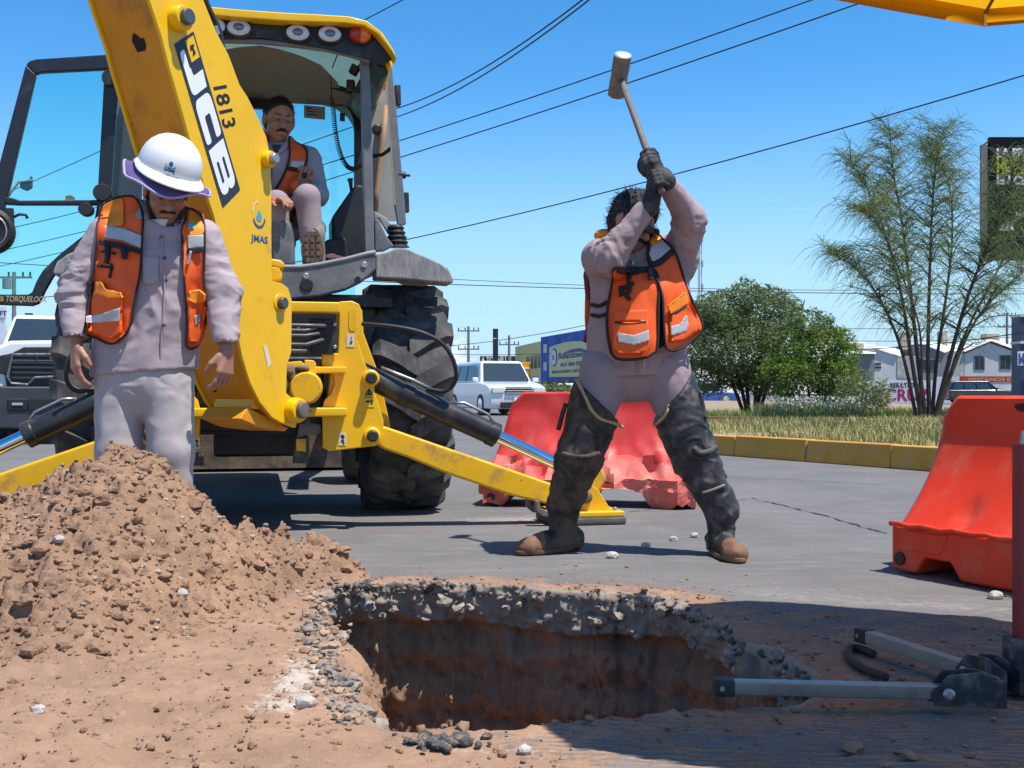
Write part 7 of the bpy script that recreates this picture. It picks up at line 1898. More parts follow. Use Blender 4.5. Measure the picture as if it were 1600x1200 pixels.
M_alu = mat('foot_alu', (0.27, 0.265, 0.26), 0.35, 0.7, var=0.15, vscale=12); M_alud = mat('foot_alu_dusty', (0.33, 0.275, 0.22), 0.6, 0.3, var=0.2, vscale=12)
M_hub = mat('hub_black', (0.03, 0.03, 0.032), 0.6, var=0.4, vscale=14, dirt=(0.26, 0.25, 0.24), dirt_amt=0.35, dirt_scale=14, dirt_edge=0.15)
hub = MB().box2((PX_ - 0.04, PY_ - 0.04, 0.008), (PX_ + 0.04, PY_ + 0.04, 0.14)).build('hub', M_hub, US, bevel=0.008)
def foot(p0, p1, w, h, mt, zc):
    a = V(p0); b_ = V(p1); d = (b_ - a).normalized(); n = V((-d.y, d.x, 0))
    rings = []
    for p in (a, b_): rings.append([p + n * (sx * w / 2) + UP * (sz * h / 2) for sx, sz in ((-1, -1), (1, -1), (1, 1), (-1, 1))])
    f_ = MB().loft(rings).build('foot', mt, US, bevel=0.003)
    e = b_ + d * 0.035; rings = [[p + n * (sx * (w / 2 + 0.003)) + UP * (sz * (h / 2 + 0.003)) for sx, sz in ((-1, -1), (1, -1), (1, 1), (-1, 1))] for p in (b_ - d * 0.012, e)]
    c_ = MB().loft(rings).build('end_cap', M_blk, f_, bevel=0.004)
    MB().lathe([(0.006, 0), (0.006, 0.003)], (b_ + e) / 2 - n * (w / 2 + 0.003) * (1 if n.y > 0 else -1), V((0, -1, 0)), 10).build('screw', M_steel, c_)
    k = a + (a - b_).normalized() * 0.0
    for s_ in (-1, 1):
        MB().prism([k + n * (s_ * (w / 2 + 0.002)) + d * x + UP * z for x, z in ((0.05, -0.028), (0.055, 0.0), (0.02, 0.042), (-0.05, 0.05), (-0.11, 0.03), (-0.11, -0.03))], n * (s_ * 0.006)).build('hinge_cheek', M_hub, US, bevel=0.002)
    for s_ in (-1, 1): MB().lathe([(0.014, 0), (0.014, 0.006), (0.008, 0.009)], k + n * (s_ * (w / 2 + 0.008)) + d * 0.02, n * s_, 14).build('hinge_pin', M_steel, US)
f1 = G(1118, 1073, 0.055); f1b = G(1490, 1076, 0.055); foot((f1b.x, f1b.y, 0.048), (f1.x + 0.03, f1.y, 0.055), 0.032, 0.032, M_alu, 0)
f2 = G(1335, 992, 0.05); f2b = G(1530, 1048, 0.05); foot((f2b.x, f2b.y, 0.045), (f2.x + 0.03, f2.y - 0.02, 0.05), 0.034, 0.034, M_alud, 0)
foot((PX_ + 0.08, PY_ - 0.05, 0.045), (PX_ + 0.48, PY_ - 0.25, 0.05), 0.034, 0.034, M_alu, 0); foot((PX_ + 0.06, PY_ + 0.09, 0.045), (PX_ + 0.35, PY_ + 0.42, 0.05), 0.034, 0.034, M_alud, 0)
# a dark webbing strap lying on the ground by the far foot
st_ = [G(x, y, 0.012) for x, y in ((1365, 1022), (1338, 1012), (1326, 1016), (1330, 1030), (1350, 1045), (1385, 1058))]
o = MB().tube(smooth_path(st_), 0.011, 6).build('webbing_strap', mat('strap_brown', (0.07, 0.045, 0.035), 0.9), None, smooth=True); tag(o, 'dark webbing strap lying on the grooved ground by the sunshade foot', 'strap')
# ------------------------------------------------------------------ people
from mathutils.bvhtree import BVHTree
class Field:
    def __init__(s, lo, hi, h):
        s.lo = np.array(lo, float); s.h = h
        s.n = np.ceil((np.array(hi, float) - s.lo) / h).astype(int) + 1
        s.D = np.full(tuple(s.n), 1.0)
    def _sl(s, lo, hi):
        a = np.clip(np.floor((np.array(lo) - s.lo) / s.h).astype(int), 0, s.n - 1)
        b = np.clip(np.ceil((np.array(hi) - s.lo) / s.h).astype(int) + 1, 1, s.n)
        sl = tuple(slice(a[i], max(b[i], a[i] + 1)) for i in range(3))
        g = np.meshgrid(*[s.lo[i] + s.h * np.arange(sl[i].start, sl[i].stop) for i in range(3)], indexing='ij')
        return sl, g
    def put(s, sl, d, k, op):
        if op == 'u': s.D[sl] = smin(s.D[sl], d, k)
        elif op == 's': s.D[sl] = smax(s.D[sl], -d, k)
        elif op == 'i': s.D[sl] = smax(s.D[sl], d, k)
    def cone(s, a, b, ra, rb, k=0.02, op='u', pad=0.05, flat=None, fwd=None):
        a = np.array(a, float); b = np.array(b, float); R = max(ra, rb) + pad
        sl, (X, Y, Z) = s._sl(np.minimum(a, b) - R, np.maximum(a, b) + R)
        if flat is not None:
            f = np.array(fwd, float); f = f / np.linalg.norm(f)
            q = (X - a[0]) * f[0] + (Y - a[1]) * f[1] + (Z - a[2]) * f[2]
            # straighten along the axis: offset of the axis itself in the flattened direction
            d = b - a; L = float(d @ d) + 1e-12
            t = np.clip(((X - a[0]) * d[0] + (Y - a[1]) * d[1] + (Z - a[2]) * d[2]) / L, 0, 1)
            px, py, pz = X - a[0] - t * d[0], Y - a[1] - t * d[1], Z - a[2] - t * d[2]
            q = px * f[0] + py * f[1] + pz * f[2]; e = q * (1 / flat - 1)
            px, py, pz = px + e * f[0], py + e * f[1], pz + e * f[2]
            dd = (np.sqrt(px ** 2 + py ** 2 + pz ** 2) - (ra + (rb - ra) * t)) * (0.5 + 0.5 * flat)
        else: dd = sd_cone(X, Y, Z, a, b, ra, rb)
        s.put(sl, dd, k, op); return s
    def ell(s, c, r, R=None, k=0.02, op='u', pad=0.05):
        m = max(r) + pad; c = np.array(c, float)
        sl, (X, Y, Z) = s._sl(c - m, c + m)
        s.put(sl, sd_ell(X, Y, Z, c, r, None if R is None else np.array(R)), k, op); return s
    def plane(s, p, n, k=0.01):            # keep the side n points away from
        n = np.array(n, float); n /= np.linalg.norm(n)
        g = np.meshgrid(*[s.lo[i] + s.h * np.arange(s.n[i]) for i in range(3)], indexing='ij')
        s.D = smax(s.D, (g[0] - p[0]) * n[0] + (g[1] - p[1]) * n[1] + (g[2] - p[2]) * n[2], k); return s
    def mesh(s):
        it = iter([s.D])
        return sdf_mesh(lambda X, Y, Z: s.D, s.lo, s.lo + s.h * (s.n - 1) - s.h * 1e-3, s.h)
def vnormals(v, f):
    n = np.zeros_like(v)
    a, b, c, d = v[f[:, 0]], v[f[:, 1]], v[f[:, 2]], v[f[:, 3]]
    fn = np.cross(c - a, d - b)
    for i in range(4): np.add.at(n, f[:, i], fn)
    return n / (np.linalg.norm(n, axis=1)[:, None] + 1e-12)
def folds(v, f, amp, fr, seed, sharp=True, warp=0.35):
    n = vnormals(v, f)
    w = fbm(v[:, 0] * 6, v[:, 1] * 6, v[:, 2] * 6, 2, seed + 5) * warp
    q = vn(v[:, 0] * fr[0] + w * 3, v[:, 1] * fr[1] + w * 3, v[:, 2] * fr[2] + w * 5, seed)
    q2 = vn(v[:, 0] * fr[0] * 2.1 + 9, v[:, 1] * fr[1] * 2.1, v[:, 2] * fr[2] * 2.1 + w * 6, seed + 1)
    r = (1 - np.abs(q) * 2) if sharp else q
    r = r * 0.7 + 0.3 * (1 - np.abs(q2) * 2)
    m = 0.35 + 0.65 * sstep(-0.5, 0.5, vn(v[:, 0] * 5, v[:, 1] * 5, v[:, 2] * 5, seed + 2))
    return v + n * (amp * r * m)[:, None]
def garment(name, F, mt, parent, amp=0.006, fr=(9, 9, 22), seed=1, zones=None, smooth_it=1):
    v, f = F.mesh()
    if amp: v = folds(v, f, amp, fr, seed)
    if zones:
        for (c, r, a2, fr2, sd) in zones:
            d = np.linalg.norm(v - np.array(c)[None], axis=1); w = np.exp(-(d / r) ** 2)
            v2 = folds(v, f, a2, fr2, sd); v = v + (v2 - v) * w[:, None]
    o = npmesh(name, v, f, mt, parent)
    return o
def bvh_of(objs):
    vs = []; fs = []; off = 0
    for o in objs:
        pw = wloc(o)
        for v in o.data.vertices: vs.append(v.co + pw)
        for p in o.data.polygons: fs.append([i + off for i in p.vertices])
        off = len(vs)
    return BVHTree.FromPolygons(vs, fs)
def inpoly(x, y, poly):
    poly = np.array(poly, float); return inside(np.asarray(x, float), np.asarray(y, float), poly)
def catmull(poly, n=5, closed=True):
    p = np.array(poly, float); N = len(p); out = []
    for i in range(N if closed else N - 1):
        g = lambda k: p[(i + k) % N] if closed else p[min(max(i + k, 0), N - 1)]
        p0, p1, p2, p3 = g(-1), g(0), g(1), g(2)
        for k in range(n):
            t = k / n; out.append(0.5 * (2 * p1 + (p2 - p0) * t + (2 * p0 - 5 * p1 + 4 * p2 - p3) * t * t + (3 * p1 - p0 - 3 * p2 + p3) * t ** 3))
    if not closed: out.append(p[-1])
    return np.array(out)
class Drape:
    """cloth pieces laid over a body: outline given in the front view, depth taken from the body underneath"""
    def __init__(s, objs, d0, back=False):
        s.b = bvh_of(objs); s.d0 = d0; s.back = back; s.cache = {}
    def depth(s, px, py):
        d = ray(px, py); L = d.length
        if s.back:
            o = CAMP + d * (s.d0 + 1.2); h = s.b.ray_cast(o, -d)
        else:
            o = CAMP + d * (s.d0 - 1.2); h = s.b.ray_cast(o, d)
        return None if h[0] is None else h[0].y
    def surf(s, PX, PY, off, smooth=3):
        Dm = np.full(PX.shape, np.nan)
        for idx in np.ndindex(PX.shape):
            z = s.depth(PX[idx], PY[idx])
            if z is not None: Dm[idx] = z
        if np.isnan(Dm).all(): Dm[:] = s.d0
        # fill misses from neighbours, then relax so the cloth bridges hollows
        for _ in range(60):
            nanm = np.isnan(Dm)
            if not nanm.any(): break
            pd = np.pad(Dm, 1, constant_values=np.nan)
            st_ = np.stack([pd[:-2, 1:-1], pd[2:, 1:-1], pd[1:-1, :-2], pd[1:-1, 2:]])
            with np.errstate(all='ignore'):
                import warnings
                with warnings.catch_warnings():
                    warnings.simplefilter('ignore'); mn = np.nanmean(st_, 0)
            Dm = np.where(nanm, mn, Dm)
        Dm = np.where(np.isnan(Dm), s.d0, Dm)
        raw = Dm.copy()
        for _ in range(smooth):
            pd = np.pad(Dm, 1, mode='edge')
            av = (pd[:-2, 1:-1] + pd[2:, 1:-1] + pd[1:-1, :-2] + pd[1:-1, 2:]) / 4
            Dm = np.maximum(av, raw) if s.back else np.minimum(av, raw + 0.004)
        return Dm + (off if s.back else -off)
    def panel(s, name, outline, mt, parent, off=0.014, step=3.0, thick=0.005, smooth=6, curve=3, fold=0.0, seed=1, swing=None):
        ol = catmull(outline, curve) if curve else np.array(outline, float)
        x0, y0 = ol.min(0) - step; x1, y1 = ol.max(0) + step
        xs = np.arange(x0, x1 + step, step); ys = np.arange(y0, y1 + step, step)
        PX, PY = np.meshgrid(xs, ys, indexing='ij')
        Dm = s.surf(PX, PY, off, smooth)
        if swing is not None: Dm = Dm + swing(PX, PY)
        if fold: Dm = Dm + fold * (1 - 2 * np.abs(vn(PX / 26.0, PY / 60.0, 0.5, seed))) + 0.5 * fold * vn(PX / 12.0, PY / 30.0, 0.1, seed + 1)
        ins_ = inside(PX, PY, ol)
        idg = np.arange(PX.size).reshape(PX.shape)
        qq = np.stack([idg[:-1, :-1], idg[:-1, 1:], idg[1:, 1:], idg[1:, :-1]], -1).reshape(-1, 4)
        fi = ins_.ravel()
        cnt = fi[qq].sum(1); keep = cnt > 0; qq = qq[keep]
        X = PX.ravel().copy(); Y = PY.ravel().copy()
        used = np.unique(qq); outv = used[~fi[used]]
        den = np.array([a for a in resample(ol, max(60, int(len(ol) * 4)))])
        if len(outv):
            D2 = ((np.stack([X[outv], Y[outv]], 1)[:, None] - den[None]) ** 2).sum(-1); nn_ = D2.argmin(1)
            X[outv] = den[nn_, 0]; Y[outv] = den[nn_, 1]
        D_ = Dm.ravel()
        vv = np.stack([(X - 800) / FOC * D_, D_, CAM_H + (HOR - Y) / FOC * D_], 1)
        rem = -np.ones(PX.size, int); rem[used] = np.arange(len(used))
        o = npmesh(name, vv[used], rem[qq], mt, parent)
        sm = o.modifiers.new('thick', 'SOLIDIFY'); sm.thickness = thick; sm.offset = 0
        s.last = (PX, PY, Dm)
        return o
    def line(s, name, pts, r, mt, parent, off=0.02, closed=False, n=4, swing=None, flat=None):
        c = catmull(pts, n, closed)
        if closed: c = np.vstack([c, c[:1]])
        D_ = s.surf(c[None, :, 0], c[None, :, 1], off, 2)[0]
        if swing is not None: D_ = D_ + swing(c[:, 0], c[:, 1])
        # keep it near-smooth
        for _ in range(3): D_[1:-1] = (D_[:-2] + 2 * D_[1:-1] + D_[2:]) / 4
        P3 = [P(a, b, d) for (a, b), d in zip(c, D_)]
        return MB().tube(P3, r, 6).build(name, mt, parent, smooth=True)
    def dot(s, name, px, py, r, mt, parent, off=0.012, h=0.006):
        d = s.depth(px, py) or s.d0
        c = P(px, py, d - off); n = (CAMP - c).normalized()
        return MB().lathe([(r, 0), (r, h * 0.6), (r * 0.8, h), (r * 0.05, h)], c, n, 12).build(name, mt, parent)

M_shirt = mat('work_shirt_cloth', (0.385, 0.315, 0.325), 0.85, var=0.08, vscale=7, bump=0.25, bscale=220, bdist=0.002, spec=0.2)
M_pants = mat('work_trouser_cloth', (0.42, 0.375, 0.365), 0.88, var=0.08, vscale=6, bump=0.25, bscale=220, bdist=0.002, spec=0.2)
M_shirtd = mat('work_shirt_stained', (0.36, 0.275, 0.275), 0.85, var=0.10, vscale=7, bump=0.25, bscale=220, bdist=0.002, spec=0.2, dirt=(0.17, 0.105, 0.07), dirt_amt=0.25, dirt_scale=8, dirt_edge=0.10)
M_pantsd = mat('work_trouser_dusty', (0.33, 0.255, 0.265), 0.88, var=0.10, vscale=6, bump=0.25, bscale=220, bdist=0.002, spec=0.2)
M_skin = mat('skin', (0.37, 0.185, 0.118), 0.5, var=0.10, vscale=22, sss=0.08, bump=0.12, bscale=160, bdist=0.002)
M_skinl = mat('skin_paler', (0.42, 0.205, 0.135), 0.5, var=0.10, vscale=22, sss=0.08, bump=0.12, bscale=160, bdist=0.002)
M_hair = mat('hair_black', (0.014, 0.012, 0.011), 0.45, var=0.4, vscale=60, bump=0.8, bscale=130, bdist=0.01, stretch=(1, 1, 0.35))
M_vest = mat('vest_orange', (0.86, 0.115, 0.012), 0.62, var=0.07, vscale=8, bump=0.12, bscale=180, bdist=0.002)
M_vesty = mat('vest_orange_sunlit', (0.92, 0.26, 0.015), 0.62, var=0.07, vscale=8)  # lighter copy of the vest orange; sunlight on the yoke put into the colour
M_tape = mat('reflective_tape', (0.46, 0.465, 0.455), 0.4, 0.15, var=0.08, vscale=14, dirt=(0.30, 0.26, 0.22), dirt_amt=0.15, dirt_scale=12)
M_vtrim = mat('vest_trim', (0.02, 0.018, 0.02), 0.75, var=0.2)
M_tee = mat('undershirt_white', (0.68, 0.68, 0.72), 0.85, var=0.05)
M_rubber = mat('wader_rubber', (0.024, 0.022, 0.02), 0.55, var=0.4, vscale=9, spec=0.4, dirt=(0.105, 0.076, 0.054), dirt_amt=0.50, dirt_scale=9, dirt_edge=0.10, bump=0.25, bscale=26, bdist=0.006)
M_rubberc = mat('wader_rubber_clean', (0.024, 0.025, 0.026), 0.5, var=0.4, vscale=9, spec=0.45, dirt=(0.14, 0.125, 0.11), dirt_amt=0.38, dirt_scale=11, dirt_edge=0.12, bump=0.25, bscale=26, bdist=0.006)
M_mudboot = mat('boot_mud', (0.20, 0.105, 0.06), 0.8, var=0.25, vscale=14, bump=0.5, bscale=50)
M_tan = mat('wader_binding', (0.47, 0.30, 0.13), 0.75, var=0.15)
M_glove = mat('work_glove', (0.022, 0.022, 0.024), 0.7, var=0.25, bump=0.3, bscale=120, dirt=(0.16, 0.15, 0.14), dirt_amt=0.32, dirt_scale=16, dirt_edge=0.15)
M_boot = mat('leather_boot', (0.10, 0.065, 0.045), 0.7, var=0.2, bump=0.2)
M_eye = mat('eye_dark', (0.02, 0.014, 0.012), 0.2)

def frame(fwd, up=(0, 0, 1)):
    f = V(fwd).normalized(); r = f.cross(V(up)).normalized(); u = r.cross(f).normalized()
    return r, f, u
def head_into(F, c, fwd, up=(0, 0, 1), sc=1.0):
    r, f, u = frame(fwd, up); c = V(c)
    L = lambda x, y, z: c + (r * x + f * y + u * z) * sc
    R = Matrix((r, f, u)).transposed()
    F.ell(L(0, -0.018, 0.032), (0.077 * sc, 0.098 * sc, 0.088 * sc), R, 0.02)
    F.ell(L(0, 0.018, -0.045), (0.060 * sc, 0.070 * sc, 0.070 * sc), R, 0.03)
    F.ell(L(0, 0.058, -0.098), (0.026 * sc, 0.022 * sc, 0.020 * sc), R, 0.03)
    F.cone(L(-0.036, 0.074, 0.022), L(0.036, 0.074, 0.022), 0.013 * sc, 0.013 * sc, 0.012)
    for s_ in (-1, 1):
        F.ell(L(s_ * 0.042, 0.058, -0.028), (0.024 * sc, 0.022 * sc, 0.024 * sc), R, 0.02)
        F.ell(L(s_ * 0.031, 0.094, 0.004), (0.017 * sc, 0.013 * sc, 0.011 * sc), R, 0.008, 's')
        F.ell(L(s_ * 0.031, 0.079, 0.004), (0.014 * sc, 0.012 * sc, 0.010 * sc), R, 0.003)
        F.ell(L(s_ * 0.079, -0.008, -0.006), (0.011 * sc, 0.022 * sc, 0.033 * sc), R, 0.006)
    F.cone(L(0, 0.086, 0.010), L(0, 0.108, -0.030), 0.008 * sc, 0.0135 * sc, 0.010)
    for s_ in (-1, 1): F.ell(L(s_ * 0.013, 0.096, -0.034), (0.009 * sc, 0.011 * sc, 0.008 * sc), R, 0.006)
    F.cone(L(-0.018, 0.083, -0.060), L(0.018, 0.083, -0.060), 0.0075 * sc, 0.0075 * sc, 0.006)
    F.cone(L(-0.016, 0.081, -0.073), L(0.016, 0.081, -0.073), 0.008 * sc, 0.008 * sc, 0.006)
    F.cone(L(-0.022, 0.096, -0.0665), L(0.022, 0.096, -0.0665), 0.0035 * sc, 0.0035 * sc, 0.004, 's')
    return L, R
def hand_into(F, wrist, dirv, palm_n, side, curl=0.5, sc=1.0, spread=0.012, thick=1.0, thumb_out=0.8):
    """wrist: joint; dirv: towards the knuckles; palm_n: out of the palm; side: +1 thumb on dirv x palm_n side"""
    w = V(wrist); d = V(dirv).normalized(); n = V(palm_n); n = (n - d * n.dot(d)).normalized(); t = d.cross(n).normalized() * side
    g = lambda a, b, c: w + (d * a + t * b + n * c) * sc
    for b0, b1 in ((0.010, 0.032), (0.003, 0.012), (-0.006, -0.010), (-0.014, -0.030)):
        F.cone(g(0.012, b0, 0), g(0.088, b1, 0), 0.017 * sc * thick, 0.0135 * sc * thick, 0.012)
    F.cone(g(0.02, 0.026, 0.006), g(0.055, 0.036, 0.012), 0.016 * sc * thick, 0.013 * sc * thick, 0.012)
    lens = [(0.032, (0.042, 0.026, 0.020)), (0.011, (0.046, 0.030, 0.022)), (-0.010, (0.043, 0.028, 0.021)), (-0.031, (0.034, 0.021, 0.018))]
    for i, (b, ls) in enumerate(lens):
        p = g(0.090, b, 0); ang = 0.0; r0 = 0.0098 * sc * thick
        for j, l in enumerate(ls):
            ang += curl * (0.75 if j == 0 else 1.0) * (1 + 0.10 * i)
            dirf = d * math.cos(ang) + n * math.sin(ang) + t * (b * 1.2 if j == 0 else b * 0.4)
            q = p + dirf.normalized() * (l * sc)
            F.cone(p, q, r0, r0 * 0.92, 0.004); p = q; r0 *= 0.94
    p = g(0.030, 0.036, 0.008); a = g(0.060, 0.036 + 0.026 * thumb_out, 0.022); b = g(0.088, 0.036 + 0.030 * thumb_out, 0.030 + 0.02 * curl)
    F.cone(p, a, 0.0135 * sc * thick, 0.0115 * sc * thick, 0.008); F.cone(a, b, 0.0112 * sc * thick, 0.0095 * sc * thick, 0.004)

# ---------------- the man in the white helmet
D1 = 4.65
def a1(px, py, dd=0.0): return P(px, py, D1 + dd)
W1 = empty('person', V((a1(224, 800).x, D1, 0)), 'person in white hard hat and orange vest looking down beside the soil heap', 'person')
hc = a1(260, 299, -0.07); hf = V((0.34, -0.80, -0.50))
B = Field((-1.95, 4.25, 0.0), (-1.05, 5.0, 1.85), 0.0048)
Lh, Rh = head_into(B, hc, hf)
nb = a1(252, 345, 0.02)
B.cone(Lh(0, -0.035, -0.06), nb, 0.056, 0.066, 0.02)
sh = [a1(166, 366, 0.02), a1(318, 372, 0.02)]; el = [a1(122, 455, 0.0), a1(347, 458, 0.0)]; wr = [a1(119, 538, -0.08), a1(354, 548, -0.08)]
B.cone(a1(226, 570), a1(240, 400), 0.13, 0.14, 0.04, flat=0.7, fwd=(0, 1, 0)); B.cone(sh[0], sh[1], 0.05, 0.05, 0.05); B.cone(nb, a1(240, 400), 0.06, 0.10, 0.05)
for i in (0, 1):
    B.cone(sh[i], el[i], 0.048, 0.038, 0.03); B.cone(el[i], wr[i], 0.038, 0.026, 0.02)
hip = [a1(190, 590, 0.0), a1(262, 590, 0.0)]; kn = [a1(185, 705, -0.03), a1(267, 705, -0.03)]; an = [a1(182, 862, 0.02), a1(264, 862, 0.02)]
for i in (0, 1):
    B.cone(hip[i], kn[i], 0.085, 0.058, 0.04); B.cone(kn[i], an[i], 0.055, 0.038, 0.02)
hand_into(B, wr[0], V((0.04, -0.10, -1)), V((0.75, 0.55, 0)), 1, 0.34)
hand_into(B, wr[1], V((-0.05, -0.12, -1)), V((-0.75, 0.45, 0)), -1, 0.48)
v, f = B.mesh(); body1 = npmesh('body', v, f, M_skin, W1)
# moustache, brows, stubble, hair at the back
def face_hair(Lh, parent, mous=True, brow=True, mt=M_hair, sc=1.0):
    if mous:
        for s_ in (-1, 1): MB().tube([Lh(0, 0.100, -0.0475), Lh(s_ * 0.014, 0.097, -0.0485), Lh(s_ * 0.027, 0.088, -0.055), Lh(s_ * 0.031, 0.082, -0.062)], [0.006, 0.0068, 0.005, 0.002], 8).build('moustache', mt, parent, smooth=True)
    if brow:
        for s_ in (-1, 1): MB().tube([Lh(s_ * 0.014, 0.0875, 0.024), Lh(s_ * 0.030, 0.0865, 0.029), Lh(s_ * 0.047, 0.078, 0.024)], [0.003, 0.004, 0.0022], 6).build('eyebrow', mt, parent, smooth=True)
        for s_ in (-1, 1): MB().tube([Lh(s_ * 0.019, 0.0905, 0.0035), Lh(s_ * 0.031, 0.0925, 0.002), Lh(s_ * 0.043, 0.087, 0.0035)], [0.0012, 0.0022, 0.0012], 6).build('eyelid', M_eye, parent, smooth=True)
face_hair(Lh, body1)
def hair_cap(name, Lh, Rm, parent, base=-0.02, sc=1.0, mt=M_hair, lift=0.010, front=0.062, h=0.005, seed=3, amp=0.006):
    lo = Lh(0, 0, 0) - V((0.17, 0.17, 0.19)); hi = Lh(0, 0, 0) + V((0.17, 0.17, 0.19))
    F = Field(lo, hi, h)
    F.ell(Lh(0, -0.020, 0.036), (0.077 + lift, 0.098 + lift, 0.088 + lift), Rm, 0.005)
    F.ell(Lh(0, -0.045, -0.02), (0.066 + lift * 0.6, 0.062 + lift * 0.6, 0.075), Rm, 0.02)
    r, f_, u = Rm.col[0], Rm.col[1], Rm.col[2]
    # hairline: cut away the face side
    F.plane(Lh(0, front, 0.055), f_ * 0.80 - u * 0.60, 0.008)
    F.plane(Lh(0, 0.0, -0.085), -u, 0.008)
    v, f = F.mesh(); n = vnormals(v, f)
    v = v + n * (amp * (0.5 + fbm(v[:, 0] * 60, v[:, 1] * 60, v[:, 2] * 26, 3, seed)))[:, None]
    o = npmesh(name, v, f, mt, parent)
    r2 = np.random.default_rng(seed); pk_ = r2.integers(0, len(v), 900); vs = []; fs = []
    n = vnormals(v, f); up_ = np.array(u); fd = np.array(f_)
    for q, i in enumerate(pk_):
        d = n[i] * 0.55 - fd * 0.25 + r2.normal(0, 0.55, 3); d /= np.linalg.norm(d); l = r2.uniform(0.010, 0.024) * (amp / 0.006) ** 0.6
        sd = np.cross(d, r2.normal(size=3)); sd = sd / np.linalg.norm(sd) * 0.0016; p0 = v[i] - n[i] * 0.002
        vs += [p0 - sd, p0 + sd, p0 + d * l + sd * 0.2, p0 + d * l - sd * 0.2]; fs.append((4 * q, 4 * q + 1, 4 * q + 2, 4 * q + 3))
    st = npmesh('hair_strands', np.array(vs), np.array(fs), mt, o, smooth=False); st['kind'] = 'stuff'
    return o
hair_cap('hair', Lh, Rh, body1, lift=0.004)
# shirt
S = Field((-1.95, 4.2, 0.65), (-1.05, 5.0, 1.62), 0.006)
fw = (0, 1, 0)
S.cone(a1(226, 590), a1(232, 480), 0.215, 0.198, 0.04, flat=0.62, fwd=fw); S.cone(a1(232, 480), a1(242, 410), 0.198, 0.195, 0.04, flat=0.62, fwd=fw)
S.cone(a1(242, 410), a1(246, 372), 0.195, 0.15, 0.05, flat=0.62, fwd=fw)
S.cone(a1(176, 366, 0.02), a1(310, 372, 0.02), 0.072, 0.070, 0.05); S.cone(a1(240, 365, 0.0), nb, 0.10, 0.074, 0.04)
S.cone(sh[0] + V((0.01, 0, -0.01)), el[0], 0.083, 0.070, 0.03); S.cone(el[0], wr[0] + V((0, 0, 0.03)), 0.069, 0.047, 0.02)
S.cone(sh[1] + V((-0.01, 0, -0.01)), el[1], 0.080, 0.068, 0.03); S.cone(el[1], wr[1] + V((0, 0, 0.03)), 0.066, 0.046, 0.02)
S.cone(wr[0] + V((0, -0.01, -0.12)), wr[0] + V((0, 0, 0.0)), 0.08, 0.055, 0.004, 's'); S.cone(wr[1] + V((0, -0.01, -0.12)), wr[1], 0.08, 0.055, 0.004, 's')
S.plane(a1(226, 582), (0.08, 0, -1), 0.004)
S.ell(Lh(0, 0.02, -0.09), (0.075, 0.08, 0.075), None, 0.006, 's')
shirt1 = garment('shirt', S, M_shirt, W1, 0.0095, (7, 8, 8), 3, zones=[(tuple(el[0] + V((0, 0, -0.03))), 0.19, 0.021, (10, 10, 26), 7), (tuple(el[1] + V((0, 0, -0.03))), 0.19, 0.020, (10, 10, 26), 9), (tuple(a1(235, 530, -0.1)), 0.22, 0.013, (9, 7, 6), 12)])
# trousers
T = Field((-1.9, 4.3, 0.0), (-1.05, 5.0, 0.95), 0.006)
T.cone(a1(226, 545), a1(226, 590), 0.17, 0.185, 0.04, flat=0.68, fwd=fw)
for i in (0, 1):
    T.cone(hip[i], kn[i], 0.103, 0.088, 0.012); T.cone(kn[i], an[i] + V((0, 0, -0.03)), 0.087, 0.080, 0.02)
T.plane(a1(224, 884), (0, 0, -1), 0.004)
garment('trousers', T, M_pants, W1, 0.010, (11, 11, 3.6), 5, zones=[(tuple(a1(226, 610, -0.1)), 0.14, 0.010, (10, 10, 9), 6)])
for i in (0, 1):
    F = Field(an[i] - V((0.12, 0.32, 0.14)), an[i] + V((0.12, 0.16, 0.1)), 0.007)
    F.cone(an[i] + V((0, 0.02, -0.05)), an[i] + V((0, -0.17, -0.055)), 0.055, 0.045, 0.02); F.cone(an[i] + V((0, 0, 0.02)), an[i] + V((0, 0.01, -0.05)), 0.06, 0.055, 0.02)
    F.plane((0, 0, 0.003), (0, 0, -1), 0.003); v, f = F.mesh(); npmesh('boot', v, f, M_boot, W1)
# vest panels
DR = Drape([shirt1], D1)
Lp = [(165, 316), (205, 306), (222, 330), (222, 372), (218, 430), (208, 480), (205, 505), (192, 527), (172, 537), (150, 528), (133, 520), (137, 490), (142, 455), (148, 410), (152, 370), (156, 335)]
Rp = [(290, 342), (292, 326), (306, 330), (318, 345), (320, 385), (318, 440), (322, 470), (318, 500), (312, 535), (300, 545), (291, 538), (292, 500), (289, 450), (286, 400), (285, 360)]
vest = DR.panel('vest_front', Lp, M_vest, W1, 0.016, 3.0, 0.006, fold=0.010, seed=4)
vestR = DR.panel('vest_front', Rp, M_vest, W1, 0.018, 3.0, 0.006, fold=0.010, seed=6)
for vp, pts in ((vest, Lp), (vestR, Rp)): DR.line('vest_trim', pts, 0.0048, M_vtrim, vp, 0.020, True)
DR.panel('vest_yoke', [(166, 317), (190, 309), (193, 330), (190, 352), (158, 352), (159, 333)], M_vesty, vest, 0.020, 3, 0.003)
DR.panel('vest_yoke', [(296, 328), (306, 331), (317, 346), (317, 366), (296, 366), (294, 345)], M_vesty, vestR, 0.022, 3, 0.003)
DR.panel('reflective_tape', [(158, 352), (190, 356), (221, 368), (221, 388), (190, 375), (157, 371)], M_tape, vest, 0.0225, 2.5, 0.003, curve=0)
DR.panel('reflective_tape', [(293, 368), (318, 367), (318, 386), (294, 388)], M_tape, vestR, 0.0245, 2.5, 0.003, curve=0)
DR.panel('vest_strap', [(155, 374), (190, 380), (221, 391), (220, 397), (188, 388), (154, 382)], M_vtrim, vest, 0.0235, 2.5, 0.004, curve=0)
